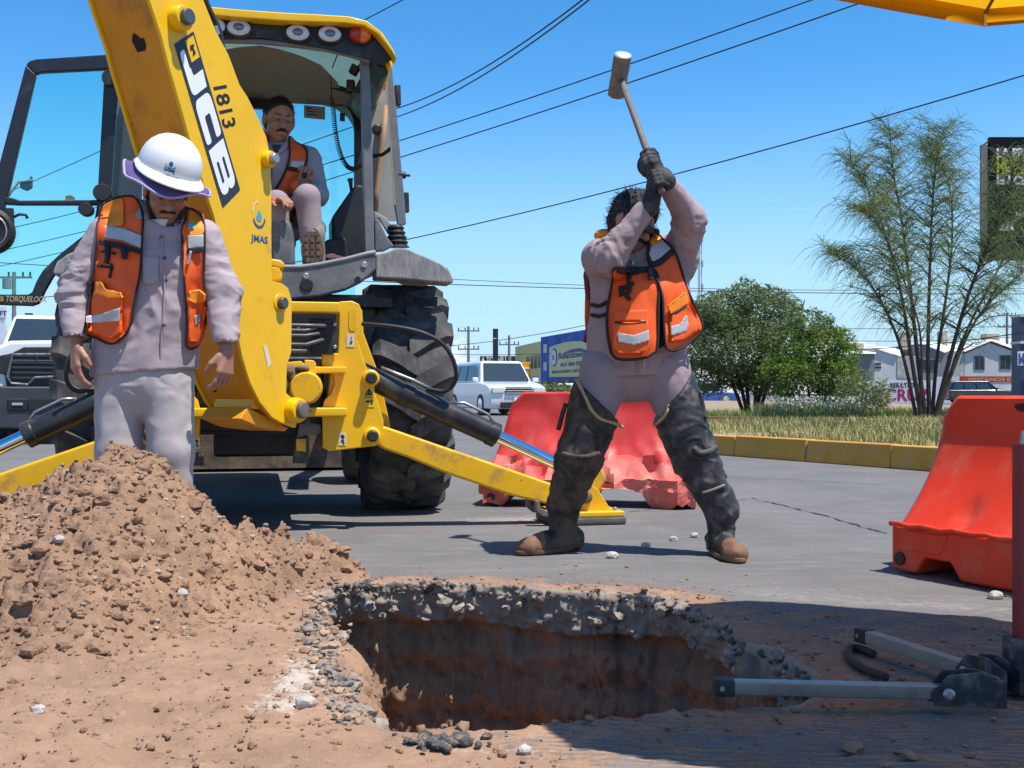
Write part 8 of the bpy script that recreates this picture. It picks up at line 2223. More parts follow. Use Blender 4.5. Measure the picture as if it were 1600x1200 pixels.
DR.panel('vest_strap', [(293, 388), (318, 386), (318, 394), (293, 396)], M_vtrim, vestR, 0.0255, 2.5, 0.004, curve=0)
pk = DR.panel('pocket', [(148, 458), (190, 466), (190, 520), (174, 529), (140, 518)], M_vest, vest, 0.034, 3, 0.012, curve=0, fold=0.004)
DR.panel('pocket_flap', [(150, 442), (158, 440), (165, 452), (188, 457), (192, 466), (170, 466), (149, 458)], M_vesty, vest, 0.042, 3, 0.008, curve=0, fold=0.004)
DR.panel('reflective_tape', [(135, 494), (160, 490), (187, 481), (187, 501), (160, 504), (135, 504)], M_tape, pk, 0.043, 2.5, 0.003, curve=0)
pk2 = DR.panel('pocket', [(294, 470), (318, 466), (318, 520), (306, 536), (295, 532)], M_vest, vestR, 0.034, 3, 0.012, curve=0, fold=0.004)
DR.panel('pocket_flap', [(294, 456), (310, 452), (320, 460), (319, 472), (303, 474), (294, 468)], M_vesty, vestR, 0.044, 3, 0.008, curve=0)
DR.panel('reflective_tape', [(304, 494), (313, 490), (313, 502), (306, 508)], M_tape, pk2, 0.044, 2.5, 0.003, curve=0)
for y0, x0, x1 in ((392, 158, 180), (415, 152, 178)): DR.line('pouch_strap', [(x0, y0), ((x0 + x1) / 2, y0 + 2), (x1, y0 + 4)], 0.006, M_vtrim, vest, 0.026)
DR.line('pouch_strap', [(168, 385), (168, 400), (166, 412)], 0.011, M_vtrim, vest, 0.030); DR.line('pouch_strap', [(174, 412), (173, 424), (171, 434)], 0.006, M_vtrim, vest, 0.028)
DR.line('pouch_strap', [(192, 390), (195, 398), (193, 403)], 0.012, M_vtrim, vest, 0.030); DR.line('side_buckle', [(141, 440), (142, 452), (141, 462)], 0.014, M_blk, vest, 0.012)
DR.line('key_clip', [(298, 393), (296, 402), (293, 414)], 0.007, M_steel, vestR, 0.030)
DR.panel('badge_patch', [(297, 346), (305, 350), (303, 358), (294, 357)], mat('badge_cyan', (0.05, 0.55, 0.62), 0.6), vestR, 0.027, 2, 0.002, curve=0)
DRb = Drape([shirt1], D1, back=True)
DRb.panel('vest_back', [(160, 320), (200, 308), (255, 322), (300, 325), (320, 345), (318, 440), (316, 530), (228, 540), (140, 520), (150, 400), (155, 340)], M_vest, W1, 0.016, 6.0, 0.006)
# collar, placket, buttons, undershirt
DR.panel('collar', [(206, 306), (214, 303), (224, 318), (238, 335), (228, 342), (212, 340), (206, 325)], M_shirt, shirt1, 0.010, 2.5, 0.006, curve=0)
DR.panel('collar', [(290, 322), (300, 326), (304, 340), (296, 346), (282, 345), (272, 352), (278, 335)], M_shirt, shirt1, 0.010, 2.5, 0.006, curve=0)
DR.line('placket', [(252, 366), (255, 400), (257, 440), (256, 480), (252, 530), (250, 580)], 0.0035, M_shirt, shirt1, 0.004)
for x, y in ((252, 371), (257, 403), (259, 438), (256, 508)): DR.dot('button', x, y, 0.007, mat('button_dark', (0.06, 0.045, 0.05), 0.4), shirt1, 0.005, 0.004)
DR.panel('shirt_pocket', [(222, 402), (248, 400), (248, 440), (236, 445), (223, 441)], M_shirt, shirt1, 0.005, 3, 0.004, curve=0)
te = Drape([body1], D1); te.panel('undershirt', [(236, 343), (262, 343), (258, 356), (251, 368), (243, 356)], M_tee, W1, 0.012, 2.5, 0.004, curve=0)
# hard hat, tilted with the head, with purple sun shade round its rim
hr, hfw, hu = frame(V((0.46, -0.88, -0.46)), (0.22, 0, 1))
hcen = a1(264, 266, -0.075)
def hp(az, r_, z_, fx=1.0):      # az measured from the helmet's front
    return hcen + hfw * (r_ * math.cos(az)) + hr * (r_ * math.sin(az)) + hu * z_
rings = []; n = 40
def hr_prof(k): return 0.0
for z_, r_ in ((0.0, 0.1265), (0.02, 0.127), (0.045, 0.124), (0.07, 0.116), (0.095, 0.102), (0.118, 0.080), (0.134, 0.055), (0.142, 0.028), (0.145, 0.003)):
    ring = []
    for i in range(n):
        az = 2 * math.pi * i / n; ex = 1 + 0.10 * abs(math.cos(az)) - 0.05 * abs(math.sin(az))
        ridge = 0.004 * (math.exp(-(math.sin(az) / 0.12) ** 2)) if 0.03 < z_ else 0
        ring.append(hp(az, r_ * ex + ridge * (r_ > 0.05), z_))
    rings.append(ring)
M_hat = mat('hat_white', (0.78, 0.78, 0.77), 0.32, var=0.05, vscale=8, dirt=(0.36, 0.33, 0.29), dirt_amt=0.12, dirt_scale=11, dirt_edge=0.1, fleck=(0.2, 0.18, 0.16), fleck_amt=0.02, fleck_scale=46)
hat = MB().loft(rings, True, True).build('hard_hat', M_hat, W1, smooth=True)
rings = []
for dr, dz in ((0.0, 0.008), (0.5, 0.001), (1.0, -0.006), (1.0, -0.011), (0.5, -0.006), (0.0, -0.001)):
    ring = []
    for i in range(n):
        az = 2 * math.pi * i / n; ex = 1 + 0.10 * abs(math.cos(az)) - 0.05 * abs(math.sin(az)); wb = 0.014 + 0.046 * max(0, math.cos(az)) ** 2
        drop = -0.012 * max(0, math.cos(az)) * dr
        ring.append(hp(az, 0.1265 * ex + wb * dr, dz + drop))
    rings.append(ring)
m = MB(); m.loft(rings, True, False); m.build('hat_brim', M_hat, hat, smooth=True)
# emblem on the front of the hat
def hat_pt(x, z_):
    az = x / 0.13; k = np.interp(z_, [0.0, 0.02, 0.045, 0.07, 0.095, 0.118], [0.1265, 0.127, 0.124, 0.116, 0.102, 0.080]); ex = 1 + 0.10 * abs(math.cos(az)) - 0.05 * abs(math.sin(az))
    return hp(az, k * ex + 0.0035, z_)
em = MB(); pts = [hat_pt(0.03 + 0.008 * math.sin(t), 0.052 - 0.010 * math.cos(t)) for t in np.linspace(0, 2 * math.pi, 14, endpoint=False)]
em.add(pts, [tuple(range(len(pts)))]); e_ = em.build('hat_emblem', M_inkblue, hat)
arc = [hat_pt(0.03 + 0.020 * math.cos(t), 0.052 + 0.016 * math.sin(t)) for t in np.linspace(-2.9, -0.2, 14)]
MB().tube(arc, 0.0016, 5).build('emblem_arc', M_inkblue, e_)
c0_ = hat_pt(0.03, 0.022); xx = (hat_pt(0.034, 0.022) - hat_pt(0.026, 0.022)).normalized(); yy_ = (hat_pt(0.03, 0.030) - hat_pt(0.03, 0.018)).normalized()
text_mesh('JMAS', 0.019, M_inkblue, 'hat_lettering', e_, c0_ + xx.cross(yy_) * 0.002, xx, yy_, 0.0006, align='CENTER', bold=0.0006)
M_shade = mat('sunshade_cloth', (0.10, 0.075, 0.19), 0.85, var=0.15, bump=0.1)
M_shadel = mat('sunshade_hem', (0.36, 0.30, 0.52), 0.8, var=0.1)
rings = []; hem = []
for k in range(5):
    t = k / 4.0; ring = []
    for i in range(72):
        az = 2 * math.pi * i / 72; ex = 1 + 0.10 * abs(math.cos(az)) - 0.05 * abs(math.sin(az))
        wav = 0.016 * math.sin(az * 2 + 0.6) + 0.010 * math.sin(az * 5 + 1.0)
        r_ = 0.118 * ex + t * (0.058 + 0.006 * math.sin(3 * az)); z_ = -0.012 - t * (0.032 + wav + 0.012 * (1 - math.cos(az)) / 2)
        ring.append(hp(az, r_, z_))
    rings.append(ring); hem = ring
m = MB(); m.loft(rings, True, False); shd = m.build('sun_shade', M_shade, hat, smooth=True); s_ = shd.modifiers.new('t', 'SOLIDIFY'); s_.thickness = 0.002
MB().tube(hem + hem[:1], 0.0058, 6).build('shade_hem', M_shadel, shd, smooth=True)
# dark strap and neck shadow flap behind the jaw
MB().tube([Lh(0.076, 0.0, 0.01), Lh(0.072, 0.02, -0.05), Lh(0.045, 0.05, -0.10)], 0.005, 6).build('chin_strap', M_vtrim, hat, smooth=True)

# ---------------- the man swinging the hammer
D2 = 5.2
def a2(px, py, dd=0.0): return P(px, py, D2 + dd)
W2 = empty('person', V((a2(990, 800).x, D2, 0)), 'person in orange vest and black thigh waders swinging a sledgehammer overhead', 'person')
hc2 = a2(990, 347, -0.06); hf2 = V((0.56, -0.66, -0.48))
B = Field((0.05, 4.6, 0.0), (1.15, 5.65, 1.95), 0.0058)
L2, R2 = head_into(B, hc2, hf2, (0.25, 0, 1), 1.04)
nb2 = a2(1000, 398, 0.0)
B.cone(L2(0, -0.035, -0.06), nb2, 0.058, 0.068, 0.02)
hipC = a2(990, 552, 0.02); ch = a2(1000, 450, 0.0)
sh2 = [a2(938, 402, 0.0), a2(1062, 398, 0.0)]; el2 = [a2(950, 404, -0.27), a2(1078, 343, -0.13)]; wr2 = [a2(1016, 318, -0.30), a2(1040, 282, -0.28)]
B.cone(hipC, ch, 0.14, 0.15, 0.05, flat=0.7, fwd=fw); B.cone(ch, nb2, 0.13, 0.07, 0.05); B.cone(sh2[0], sh2[1], 0.05, 0.05, 0.05)
for i in (0, 1): B.cone(sh2[i], el2[i], 0.05, 0.042, 0.03); B.cone(el2[i], wr2[i], 0.042, 0.030, 0.02)
hip2 = [a2(948, 600, 0.0), a2(1036, 598, 0.0)]; kn2 = [a2(905, 715, -0.05), a2(1085, 715, -0.05)]; an2 = [a2(880, 826, 0.06), a2(1127, 836, -0.06)]
for i in (0, 1): B.cone(hip2[i], kn2[i], 0.08, 0.055, 0.03); B.cone(kn2[i], V((an2[i].x, an2[i].y, 0.18)), 0.048, 0.028, 0.02)
# hammer line
hb = a2(1034, 300, -0.36); hh = a2(968, 118, 0.12)
hdv = (hh - hb).normalized()
gr = [hb + hdv * 0.055, hb + hdv * 0.19]
for i, (w_, g_) in enumerate(zip(wr2, gr)):
    B.cone(w_, g_, 0.024, 0.012, 0.02)
v, f = B.mesh(); body2 = npmesh('body', v, f, M_skinl, W2)
hair_cap('hair', L2, R2, body2, lift=0.013, front=0.066, amp=0.012, seed=13)
# short beard along the jaw, goggles
F = Field(hc2 - V((0.16, 0.16, 0.16)), hc2 + V((0.16, 0.16, 0.16)), 0.005)
F.ell(L2(0, 0.018, -0.050), (0.0635, 0.073, 0.0735), R2, 0.01); F.ell(L2(0, 0.058, -0.100), (0.027, 0.023, 0.022), R2, 0.02); F.plane(L2(0, 0.06, -0.068), R2.col[2] * 0.93 + R2.col[1] * 0.37, 0.006)
v, f = F.mesh(); n_ = vnormals(v, f); v = v + n_ * (0.004 * fbm(v[:, 0] * 70, v[:, 1] * 70, v[:, 2] * 70, 2, 5))[:, None]; npmesh('beard', v, f, M_hair, body2)
gg = MB().tube([L2(-0.085, 0.02, 0.008), L2(-0.065, 0.082, 0.010), L2(-0.03, 0.108, 0.008), L2(0, 0.112, 0.010), L2(0.03, 0.108, 0.008), L2(0.065, 0.082, 0.010), L2(0.085, 0.02, 0.008)], [0.006, 0.017, 0.022, 0.015, 0.022, 0.017, 0.006], 10).build('goggles', mat('goggle_dark', (0.02, 0.018, 0.018), 0.15, coat=0.5), body2, smooth=True)
face_hair(L2, body2, True, False)
# shirt with raised sleeves
S = Field((0.0, 4.55, 0.6), (1.2, 5.6, 1.75), 0.0065)
S.cone(a2(990, 605, 0.02), a2(996, 520), 0.222, 0.215, 0.04, flat=0.64, fwd=fw); S.cone(a2(996, 520), a2(1000, 450), 0.215, 0.208, 0.04, flat=0.64, fwd=fw)
S.cone(a2(1000, 450), a2(1002, 412), 0.208, 0.15, 0.05, flat=0.64, fwd=fw); S.cone(a2(945, 410), a2(1055, 408), 0.085, 0.085, 0.06); S.cone(ch, nb2, 0.13, 0.08, 0.05)
S.cone(sh2[0], el2[0], 0.080, 0.066, 0.04); S.cone(el2[0], wr2[0], 0.064, 0.039, 0.02)
S.cone(sh2[1] + V((0.0, 0, -0.02)), el2[1], 0.080, 0.066, 0.04); S.cone(el2[1], wr2[1], 0.064, 0.039, 0.02)
S.plane(a2(990, 587), (0.03, 0, -1), 0.004)
S.ell(L2(0, 0.01, -0.03), (0.09, 0.09, 0.13), None, 0.004, 's')
shirt2 = garment('shirt', S, M_shirtd, W2, 0.007, (8, 9, 10), 23, zones=[(tuple(el2[0]), 0.17, 0.017, (17, 12, 17), 27), (tuple(el2[1]), 0.18, 0.017, (16, 12, 17), 29)])
T = Field((0.0, 4.7, 0.35), (1.15, 5.6, 1.0), 0.0065)
T.cone(a2(990, 540, 0.02), a2(990, 568, 0.02), 0.178, 0.178, 0.03, flat=0.66, fwd=fw)
for i in (0, 1): T.cone(hip2[i] + V((0, 0, 0.06)), kn2[i], 0.122, 0.062, 0.025)
T.plane(a2(990, 700), (0, 0, -1), 0.004)
garment('trousers', T, M_pantsd, W2, 0.006, (10, 9, 9), 31)
# thigh waders: leg, rolled ankle, boot with mud on the toe
outs = []
for i, toe in ((0, V((-0.20, -0.14, 0))), (1, V((0.03, -0.25, 0)))):
    lo = V((min(hip2[i].x, an2[i].x) - 0.34, D2 - 0.5, 0.0)); hi = V((max(hip2[i].x, an2[i].x) + 0.28, D2 + 0.42, 0.95))
    F = Field(lo, hi, 0.0062)
    k_ = kn2[i]; h_ = hip2[i]; a_ = V((an2[i].x, an2[i].y, 0.0))
    F.cone(h_ + V((0, 0, 0.05)), k_, 0.132, 0.100, 0.03); F.cone(k_, a_ + V((0, 0, 0.20)), 0.098, 0.074, 0.03)
    F.cone(a_ + V((0, 0, 0.20)), a_ + V((0, 0, 0.06)), 0.060, 0.056, 0.02)
    tn = toe.normalized()
    F.cone(a_ - tn * 0.05 + V((0, 0, 0.055)), a_ + toe * 0.8 + V((0, 0, 0.038)), 0.056, 0.042, 0.02); F.ell(a_ + toe * 0.82 + V((0, 0, 0.036)), (0.052, 0.052, 0.036), None, 0.02)
    F.plane((0, 0, 0.004), (0, 0, -1), 0.003)
    # slanting top edge, high at the outside
    if i == 0:
        p0, p1 = a2(893, 592), a2(970, 665); nrm_ = V((p1 - p0)).cross(V((0, 1, 0))).normalized()
        if nrm_.z < 0: nrm_ = -nrm_
    else:
        p0, p1 = a2(1078, 585), a2(1020, 662); nrm_ = V((p1 - p0)).cross(V((0, 1, 0))).normalized()
        if nrm_.z < 0: nrm_ = -nrm_
    F.plane(p0, nrm_, 0.005)
    v, f = F.mesh()
    top = sstep(0.35, 0.5, v[:, 2])
    v = folds(v, f, 0.010, (7, 7, 19), 40 + i, True, 0.6)
    fz = v[f].mean(1)
    tc_ = np.array(a_ + toe * 0.85)
    mi = (((fz[:, 0] - tc_[0]) ** 2 + (fz[:, 1] - tc_[1]) ** 2 < 0.085 ** 2) & (fz[:, 2] < 0.10)) | ((fz[:, 2] < 0.028) & ((fz - np.array(a_)) @ np.array(tn) > -0.02))
    o = npmesh('wader', v, f, [M_rubber if i == 0 else M_rubberc, M_mudboot], W2, mi=mi.astype(int)); outs.append(o)
    # sole edge
    so = []
    for k in range(28):
        t = 2 * math.pi * k / 28; c_ = a_ + toe * 0.38; lx_ = tn; ly_ = V((-tn.y, tn.x, 0))
        so.append(c_ + lx_ * (0.175 * math.cos(t)) + ly_ * (0.060 * math.sin(t) * (1 + 0.12 * math.cos(t))))
    MB().prism([V((p.x, p.y, 0.004)) for p in so], V((0, 0, 0.020))).build('sole', M_mudboot if i else mat('sole_brown', (0.10, 0.055, 0.035), 0.8, var=0.3), o, bevel=0.004)
DW = Drape(outs, D2)
DW.line('wader_binding', [(900, 592), (914, 618), (924, 640), (940, 655), (962, 662), (975, 668)], 0.0075, M_tan, outs[0], 0.004)
DW.line('wader_binding', [(1070, 588), (1054, 600), (1048, 622), (1044, 640), (1034, 655), (1022, 664)], 0.0075, M_tan, outs[1], 0.004)
DW.line('wader_strap', [(884, 630), (878, 650), (872, 672)], 0.012, M_rubber, outs[0], 0.004); DW.line('wader_strap', [(1092, 610), (1098, 632), (1102, 655)], 0.010, M_rubberc, outs[1], 0.004)
DW.line('wader_roll', [(1084, 700), (1092, 708), (1106, 706), (1118, 700)], 0.016, M_rubberc, outs[1], 0.004); DW.line('wader_roll', [(1098, 770), (1112, 766), (1132, 758)], 0.007, mat('cord_dirty', (0.22, 0.19, 0.16), 0.8), outs[1], 0.006)
DW.line('wader_roll', [(872, 705), (890, 712), (915, 714), (936, 708)], 0.013, M_rubber, outs[0], 0.002)
# vest
DV2 = Drape([shirt2], D2)
swL = lambda x, y: -0.05 * np.clip((np.asarray(y) - 430) / 130.0, 0, 1) ; swR = lambda x, y: -0.04 * np.clip((np.asarray(y) - 400) / 140.0, 0, 1) 
Lp2 = [(961, 418), (985, 424), (1012, 418), (1028, 430), (1029, 480), (1027, 542), (1020, 552), (1008, 559), (985, 562), (966, 561), (957, 555), (953, 545), (949, 520), (948, 495), (951, 470), (957, 440)]
Rp2 = [(1020, 360), (1034, 372), (1054, 392), (1066, 425), (1074, 452), (1088, 482), (1098, 507), (1096, 518), (1088, 527), (1072, 540), (1054, 548), (1044, 546), (1040, 538), (1037, 500), (1035, 465), (1028, 440), (1016, 414), (1012, 392)]
v1_ = DV2.panel('vest_front', Lp2, M_vest, W2, 0.030, 3.0, 0.007, swing=swL, fold=0.010, seed=14)
v2_ = DV2.panel('vest_front', Rp2, M_vest, W2, 0.026, 3.0, 0.007, swing=swR, fold=0.012, seed=16)
DV2.line('vest_trim', Lp2, 0.0058, M_vtrim, v1_, 0.034, True, swing=swL); DV2.line('vest_trim', Rp2, 0.0058, M_vtrim, v2_, 0.030, True, swing=swR)
DV2.panel('vest_strap', [(966, 415), (1000, 418), (1014, 416), (1012, 424), (985, 430), (963, 426)], M_vtrim, v1_, 0.038, 3, 0.008, curve=0, swing=swL)
pk = DV2.panel('pocket', [(960, 505), (1013, 503), (1015, 545), (1000, 552), (968, 552), (960, 545)], M_vest, v1_, 0.046, 3, 0.012, curve=0, swing=swL)
DV2.line('pocket_mouth', [(961, 504), (972, 506), (990, 506), (1010, 503)], 0.006, M_vtrim, v1_, 0.048, swing=swL)
DV2.panel('pocket_flap', [(960, 486), (1012, 484), (1014, 503), (990, 501), (960, 502)], M_vest, v1_, 0.046, 3, 0.006, curve=0, swing=swL)
DV2.panel('reflective_tape', [(965, 520), (990, 524), (1013, 516), (1015, 532), (990, 539), (966, 534)], M_tape, pk, 0.056, 2.5, 0.003, curve=0, swing=swL)
pk = DV2.panel('pocket', [(1048, 494), (1072, 476), (1086, 492), (1092, 515), (1070, 530), (1048, 534)], M_vest, v2_, 0.040, 3, 0.010, curve=0, swing=swR)
DV2.panel('pocket_flap', [(1043, 478), (1070, 456), (1075, 470), (1074, 476), (1048, 491)], M_vesty, v2_, 0.046, 3, 0.006, curve=0, swing=swR)
DV2.panel('reflective_tape', [(1048, 510), (1064, 506), (1072, 492), (1080, 500), (1072, 518), (1064, 520), (1049, 525)], M_tape, pk, 0.050, 2.5, 0.003, curve=0, swing=swR)
DV2.line('pocket_mouth', [(1048, 491), (1060, 486), (1071, 477)], 0.005, M_vtrim, v2_, 0.046, swing=swR)
DV2.panel('reflective_tape', [(1018, 384), (1036, 376), (1048, 388), (1030, 404), (1020, 410), (1014, 396)], M_tape, v2_, 0.034, 2.5, 0.003, curve=0, swing=swR)
DV2.panel('vest_yoke', [(1020, 362), (1030, 370), (1036, 376), (1018, 383), (1014, 375)], M_vesty, v2_, 0.034, 2.5, 0.003, curve=0, swing=swR)
DV2.panel('vest_strap', [(1018, 410), (1036, 402), (1049, 389), (1054, 396), (1036, 412), (1020, 418)], M_vtrim, v2_, 0.035, 2.5, 0.006, curve=0, swing=swR)
DV2.line('radio_lanyard', [(985, 428), (982, 440), (984, 452), (978, 462), (985, 468)], 0.010, M_vtrim, v1_, 0.046, swing=swL); DV2.line('radio_lanyard', [(970, 450), (978, 448), (990, 442)], 0.009, M_vtrim, v1_, 0.046, swing=swL)
DV2.panel('pouch', [(966, 448), (974, 446), (976, 458), (968, 464)], M_vtrim, v1_, 0.05, 2.5, 0.012, curve=0, swing=swL)
DV2.panel('front_buckle', [(1012, 418), (1020, 420), (1020, 436), (1013, 437)], M_blk, v1_, 0.048, 2.5, 0.012, curve=0)
DV2.panel('neck_scarf', [(985, 405), (1000, 414), (1012, 408), (1018, 418), (1004, 424), (988, 418)], mat('scarf_grey', (0.20, 0.19, 0.18), 0.85, var=0.2), W2, 0.02, 2.5, 0.01, curve=0)
DV2.panel('shirt_edge', [(1030, 432), (1036, 465), (1038, 540), (1028, 545), (1030, 480)], M_vtrim, v1_, 0.010, 3, 0.004, curve=0)
for y0, y1 in ((478, 470), (494, 489)): DV2.line('side_strap', [(924, y0 - 2), (936, y0), (952, y1)], 0.009, M_vtrim, v1_, 0.012)
DB2 = Drape([shirt2], D2, back=True)
DB2.panel('vest_back', [(925, 400), (948, 372), (990, 368), (1040, 372), (1062, 400), (1068, 470), (1066, 540), (990, 552), (924, 540), (914, 470)], M_vest, W2, 0.018, 6, 0.006)
MB().tube([a2(922, 400, 0.03), a2(916, 430, 0.03), a2(919, 460, 0.03), a2(926, 480, 0.04), a2(922, 510, 0.04), a2(914, 535, 0.05)], [0.008, 0.014, 0.014, 0.012, 0.016, 0.010], 8).build('vest_edge', mat('vest_dark_edge', (0.22, 0.02, 0.02), 0.7, var=0.2), W2, smooth=True)
MB().ball(a2(945, 368, 0.02), (0.05, 0.05, 0.03)).build('vest_collar', M_vesty, W2, smooth=True)
DV2.line('placket', [(995, 560), (996, 575), (996, 586)], 0.003, M_shirtd, shirt2, 0.004)
# gloved fists round the handle
def fist(c, axis, back, wrist, name):
    """fingers wrapped round a handle of radius 0.017 with direction axis; back = direction of the knuckles"""
    a = V(axis).normalized(); b = V(back); b = (b - a * b.dot(a)).normalized(); t = a.cross(b)
    F = Field(V(c) - V((0.15, 0.15, 0.15)), V(c) + V((0.15, 0.15, 0.15)), 0.0042)
    for i in range(4):
        h_ = (-0.036 + 0.024 * i); prev = None
        R_ = 0.030 + 0.001 * i
        for k, ang in enumerate((-0.35, 0.45, 1.25, 2.1, 2.9)):
            q = V(c) + a * (h_ + 0.002 * k) + b * (R_ * 1.12 * math.cos(ang)) + t * (R_ * math.sin(ang))
            if prev is not None: F.cone(prev, q, 0.0122, 0.0115, 0.004)
            prev = q
    F.cone(V(c) + a * 0.038 - b * 0.005 - t * 0.030, V(c) + a * 0.046 + b * 0.022 - t * 0.006, 0.013, 0.011, 0.008)       # thumb
    F.cone(V(c) - a * 0.030 - t * 0.034, V(c) + a * 0.032 - t * 0.034, 0.020, 0.020, 0.015)                                 # palm
    F.cone(V(c) - t * 0.030, V(wrist), 0.032, 0.034, 0.03); F.cone(V(wrist), V(wrist) + (V(wrist) - V(c)).normalized() * 0.03, 0.036, 0.040, 0.02)
    F.cone(hb - hdv * 0.1, hb + hdv * 0.6, 0.0162, 0.0162, 0.002, 's')
    v, f = F.mesh(); return npmesh(name, v, f, M_glove, W2)
fist(gr[0], hdv, V((-0.75, -0.65, 0)), a2(1017, 316, -0.31), 'glove')
fist(gr[1], hdv, V((-0.5, -0.85, 0)), a2(1036, 276, -0.30), 'glove')

# ---------------- sledgehammer
SH = empty('sledgehammer', hb, 'steel sledgehammer with long handle held overhead against the sky', 'sledgehammer')
MB().tube([hb + hdv * t for t in (-0.005, 0.0, 0.05, 0.2, 0.45, (hh - hb).length)], [0.012, 0.0158, 0.016, 0.0155, 0.0145, 0.0145], 12).build('handle', mat('handle_wood', (0.17, 0.135, 0.115), 0.65, var=0.3, vscale=10, stretch=(5, 5, 1)), SH, smooth=True)
MB().tube([hb + hdv * t for t in (0.085, 0.10, 0.15, 0.165)], 0.0172, 12).build('handle_grip', mat('grip_orange', (0.60, 0.17, 0.06), 0.6, var=0.2), SH, smooth=True)
ax_ = V((0.05, -0.42, 0.9)); ax_ = (ax_ - hdv * ax_.dot(hdv) * 0.55).normalized()
M_ham = mat('hammer_steel', (0.22, 0.19, 0.165), 0.55, 0.5, var=0.35, vscale=18, bump=0.3, bscale=40)
hd_ = MB().lathe([(0.036, -0.103), (0.042, -0.096), (0.043, -0.03), (0.041, 0.0), (0.043, 0.03), (0.043, 0.094)], hh, ax_, 8).build('hammer_head', M_ham, SH, bevel=0.004)
MB().lathe([(0.0425, 0.0945), (0.040, 0.101), (0.03, 0.104), (0.002, 0.105)], hh, ax_, 20).build('striking_face', mat('hammer_face', (0.60, 0.58, 0.56), 0.4, 0.4, var=0.1), hd_, smooth=True)

# ---------------- the operator in the cab
VO = 0.95
def a3(px, py, v=VO): return mp(px, py, v)
W3 = empty('person', V((a3(440, 330).x, a3(440, 330).y, 1.27)), 'seated person in orange vest and black moustache at the cab levers', 'person')
B = Field(a3(380, 440, 0.3) - V((0.2, 0.3, 0.1)), a3(530, 130, 1.4) + V((0.1, 0.3, 0.1)), 0.006)
hc3 = a3(436, 188); hf3 = V((0.42, -0.85, -0.22))
L3, R3 = head_into(B, hc3, hf3, (0.05, 0, 1), 1.12)
nb3 = a3(436, 236, VO + 0.03); B.cone(L3(0, -0.035, -0.06), nb3, 0.06, 0.07, 0.02)
sh3 = [a3(398, 256), a3(482, 250)]; el3 = [a3(392, 310, 0.8), a3(496, 305, 0.85)]; wr3 = [a3(430, 318, 0.6), a3(468, 292, 0.68)]
B.cone(a3(438, 330), a3(438, 265), 0.13, 0.14, 0.04, flat=0.7, fwd=fw); B.cone(sh3[0], sh3[1], 0.05, 0.05, 0.05); B.cone(nb3, a3(438, 265), 0.06, 0.1, 0.04)
for i in (0, 1): B.cone(sh3[i], el3[i], 0.05, 0.04, 0.02); B.cone(el3[i], wr3[i], 0.04, 0.028, 0.02)
hp3 = [a3(425, 340), a3(460, 340)]; kn3 = [a3(432, 318, 0.62), a3(480, 308, 0.60)]; an3 = [a3(440, 400, 0.66), a3(487, 372, 0.60)]
for i in (0, 1): B.cone(hp3[i], kn3[i], 0.08, 0.06, 0.03); B.cone(kn3[i], an3[i], 0.055, 0.042, 0.02)
hand_into(B, wr3[1], (a3(477, 276, 0.66) - wr3[1]), V((0.2, -0.6, 0.5)), 1, 0.9); hand_into(B, wr3[0], V((0.5, -0.5, 0.1)), V((0, 0, -1)), -1, 0.7)
v, f = B.mesh(); body3 = npmesh('body', v, f, M_skin, W3)
face_hair(L3, body3); hair_cap('hair', L3, R3, body3, lift=0.011, front=0.044, seed=33)
S = Field(a3(370, 360, 0.4) - V((0.1, 0.3, 0.05)), a3(525, 200, 1.3) + V((0.1, 0.2, 0.1)), 0.0075)
S.cone(a3(438, 335), a3(438, 262), 0.185, 0.185, 0.04, flat=0.66, fwd=fw); S.cone(a3(405, 256), a3(476, 252), 0.075, 0.075, 0.05); S.cone(nb3, a3(438, 262), 0.075, 0.13, 0.05)
for i in (0, 1): S.cone(sh3[i], el3[i], 0.080, 0.066, 0.03); S.cone(el3[i], wr3[i], 0.066, 0.046, 0.02)
S.ell(L3(0, 0.03, -0.09), (0.085, 0.09, 0.085), None, 0.006, 's')
shirt3 = garment('shirt', S, M_shirt, W3, 0.005, (9, 9, 14), 43)
T = Field(a3(390, 430, 0.3) - V((0.1, 0.3, 0.05)), a3(520, 290, 1.3) + V((0.1, 0.2, 0.1)), 0.0075)
for i in (0, 1): T.cone(hp3[i], kn3[i], 0.10, 0.074, 0.04); T.cone(kn3[i], an3[i], 0.072, 0.066, 0.02)
garment('trousers', T, M_pantsd, W3, 0.006, (10, 9, 8), 47)
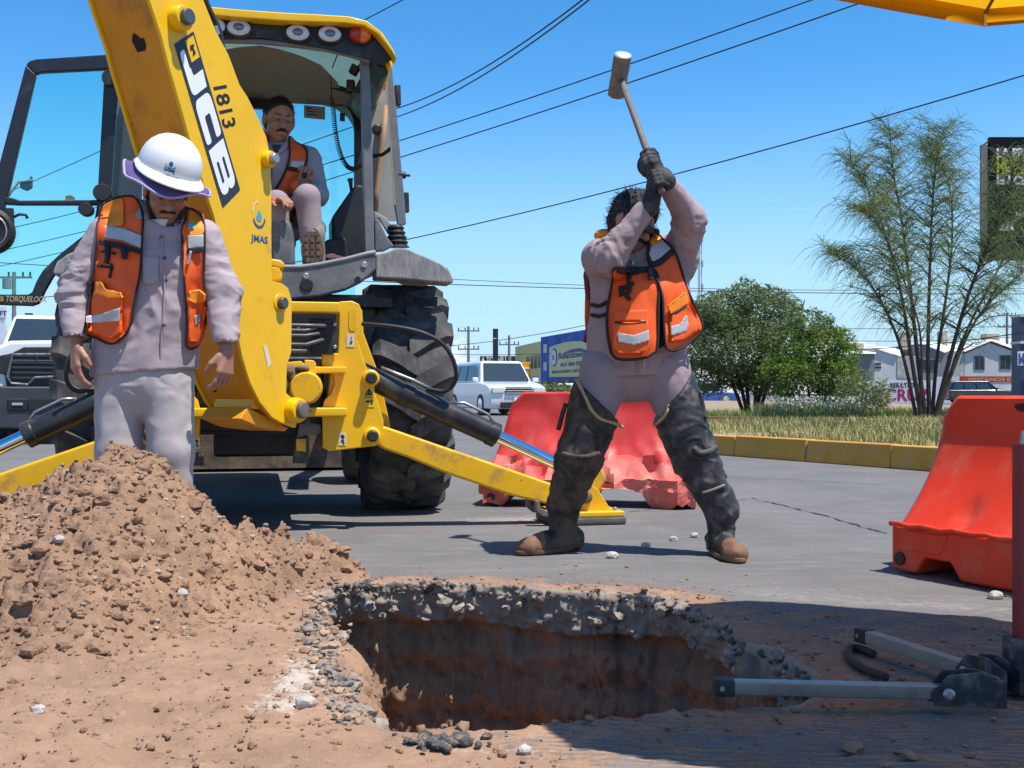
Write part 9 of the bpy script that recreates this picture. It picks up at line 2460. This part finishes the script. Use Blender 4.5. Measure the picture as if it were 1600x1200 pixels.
# boot sole held up towards the camera
for (cx, cy, vv_) in ((488, 386, 0.53), (440, 408, 0.60)):
    c = mp(cx, cy, vv_); F = Field(c - V((0.14, 0.2, 0.2)), c + V((0.14, 0.3, 0.22)), 0.007)
    F.cone(c + V((0, 0.05, 0.085)), c + V((0, 0.05, -0.07)), 0.060, 0.068, 0.02, flat=0.6, fwd=fw); F.cone(c + V((0, 0.05, 0.075)), c + V((0.0, 0.12, 0.12)), 0.055, 0.06, 0.03)
    v, f = F.mesh(); bt = npmesh('boot', v, f, mat('boot_grey', (0.22, 0.20, 0.18), 0.7, var=0.2), W3)
    n = 24; oval = [c + V((0.066 * math.cos(2 * math.pi * k / n) * (1 - 0.12 * math.sin(2 * math.pi * k / n)), 0.0, 0.115 * math.sin(2 * math.pi * k / n))) for k in range(n)]
    so = MB().prism(oval, V((0, 0.022, 0))).build('sole', mat('sole_tan', (0.16, 0.105, 0.065), 0.85, var=0.4, vscale=16, bump=0.5, bscale=30), bt, bevel=0.006)
    for r_ in range(5):
        for q_ in (-1, 0, 1):
            MB().box(c + V((q_ * 0.034 * (1 if abs(r_ - 2) < 2 else 0.7), -0.003, -0.078 + 0.039 * r_)), (0.022, 0.008, 0.024)).build('tread_block', MATS['sole_tan'], so, bevel=0.002)
DV3 = Drape([shirt3], mp(440, 280, VO).y)
Vp = [(452, 214), (462, 222), (478, 232), (479, 250), (474, 268), (468, 285), (455, 305), (440, 318), (424, 316), (428, 300), (440, 280), (448, 262), (453, 240)]
v3_ = DV3.panel('vest_front', Vp, M_vest, W3, 0.018, 2.5, 0.006)
DV3.line('vest_trim', Vp, 0.007, M_vtrim, v3_, 0.022, True)
DV3.panel('reflective_tape', [(455, 251), (476, 252), (474, 264), (454, 260)], M_tape, v3_, 0.026, 2, 0.003, curve=0)
DV3.panel('vest_strap', [(450, 260), (474, 265), (472, 270), (449, 266)], M_vtrim, v3_, 0.027, 2, 0.004, curve=0)
Vl = [(404, 204), (416, 206), (418, 225), (424, 250), (420, 290), (408, 300), (400, 260)]
v4_ = DV3.panel('vest_front', Vl, M_vest, W3, 0.018, 2.5, 0.006)
DV3.panel('collar', [(414, 204), (420, 222), (429, 244), (422, 240), (416, 226)], M_shirt, shirt3, 0.010, 2, 0.005, curve=0)
DV3.panel('collar', [(450, 216), (452, 226), (444, 236), (430, 245), (438, 232)], M_shirt, shirt3, 0.010, 2, 0.005, curve=0)
DV3.panel('undershirt', [(424, 226), (440, 226), (432, 242)], mat('undershirt_dark', (0.04, 0.045, 0.045), 0.85), W3, 0.006, 2, 0.003, curve=0)
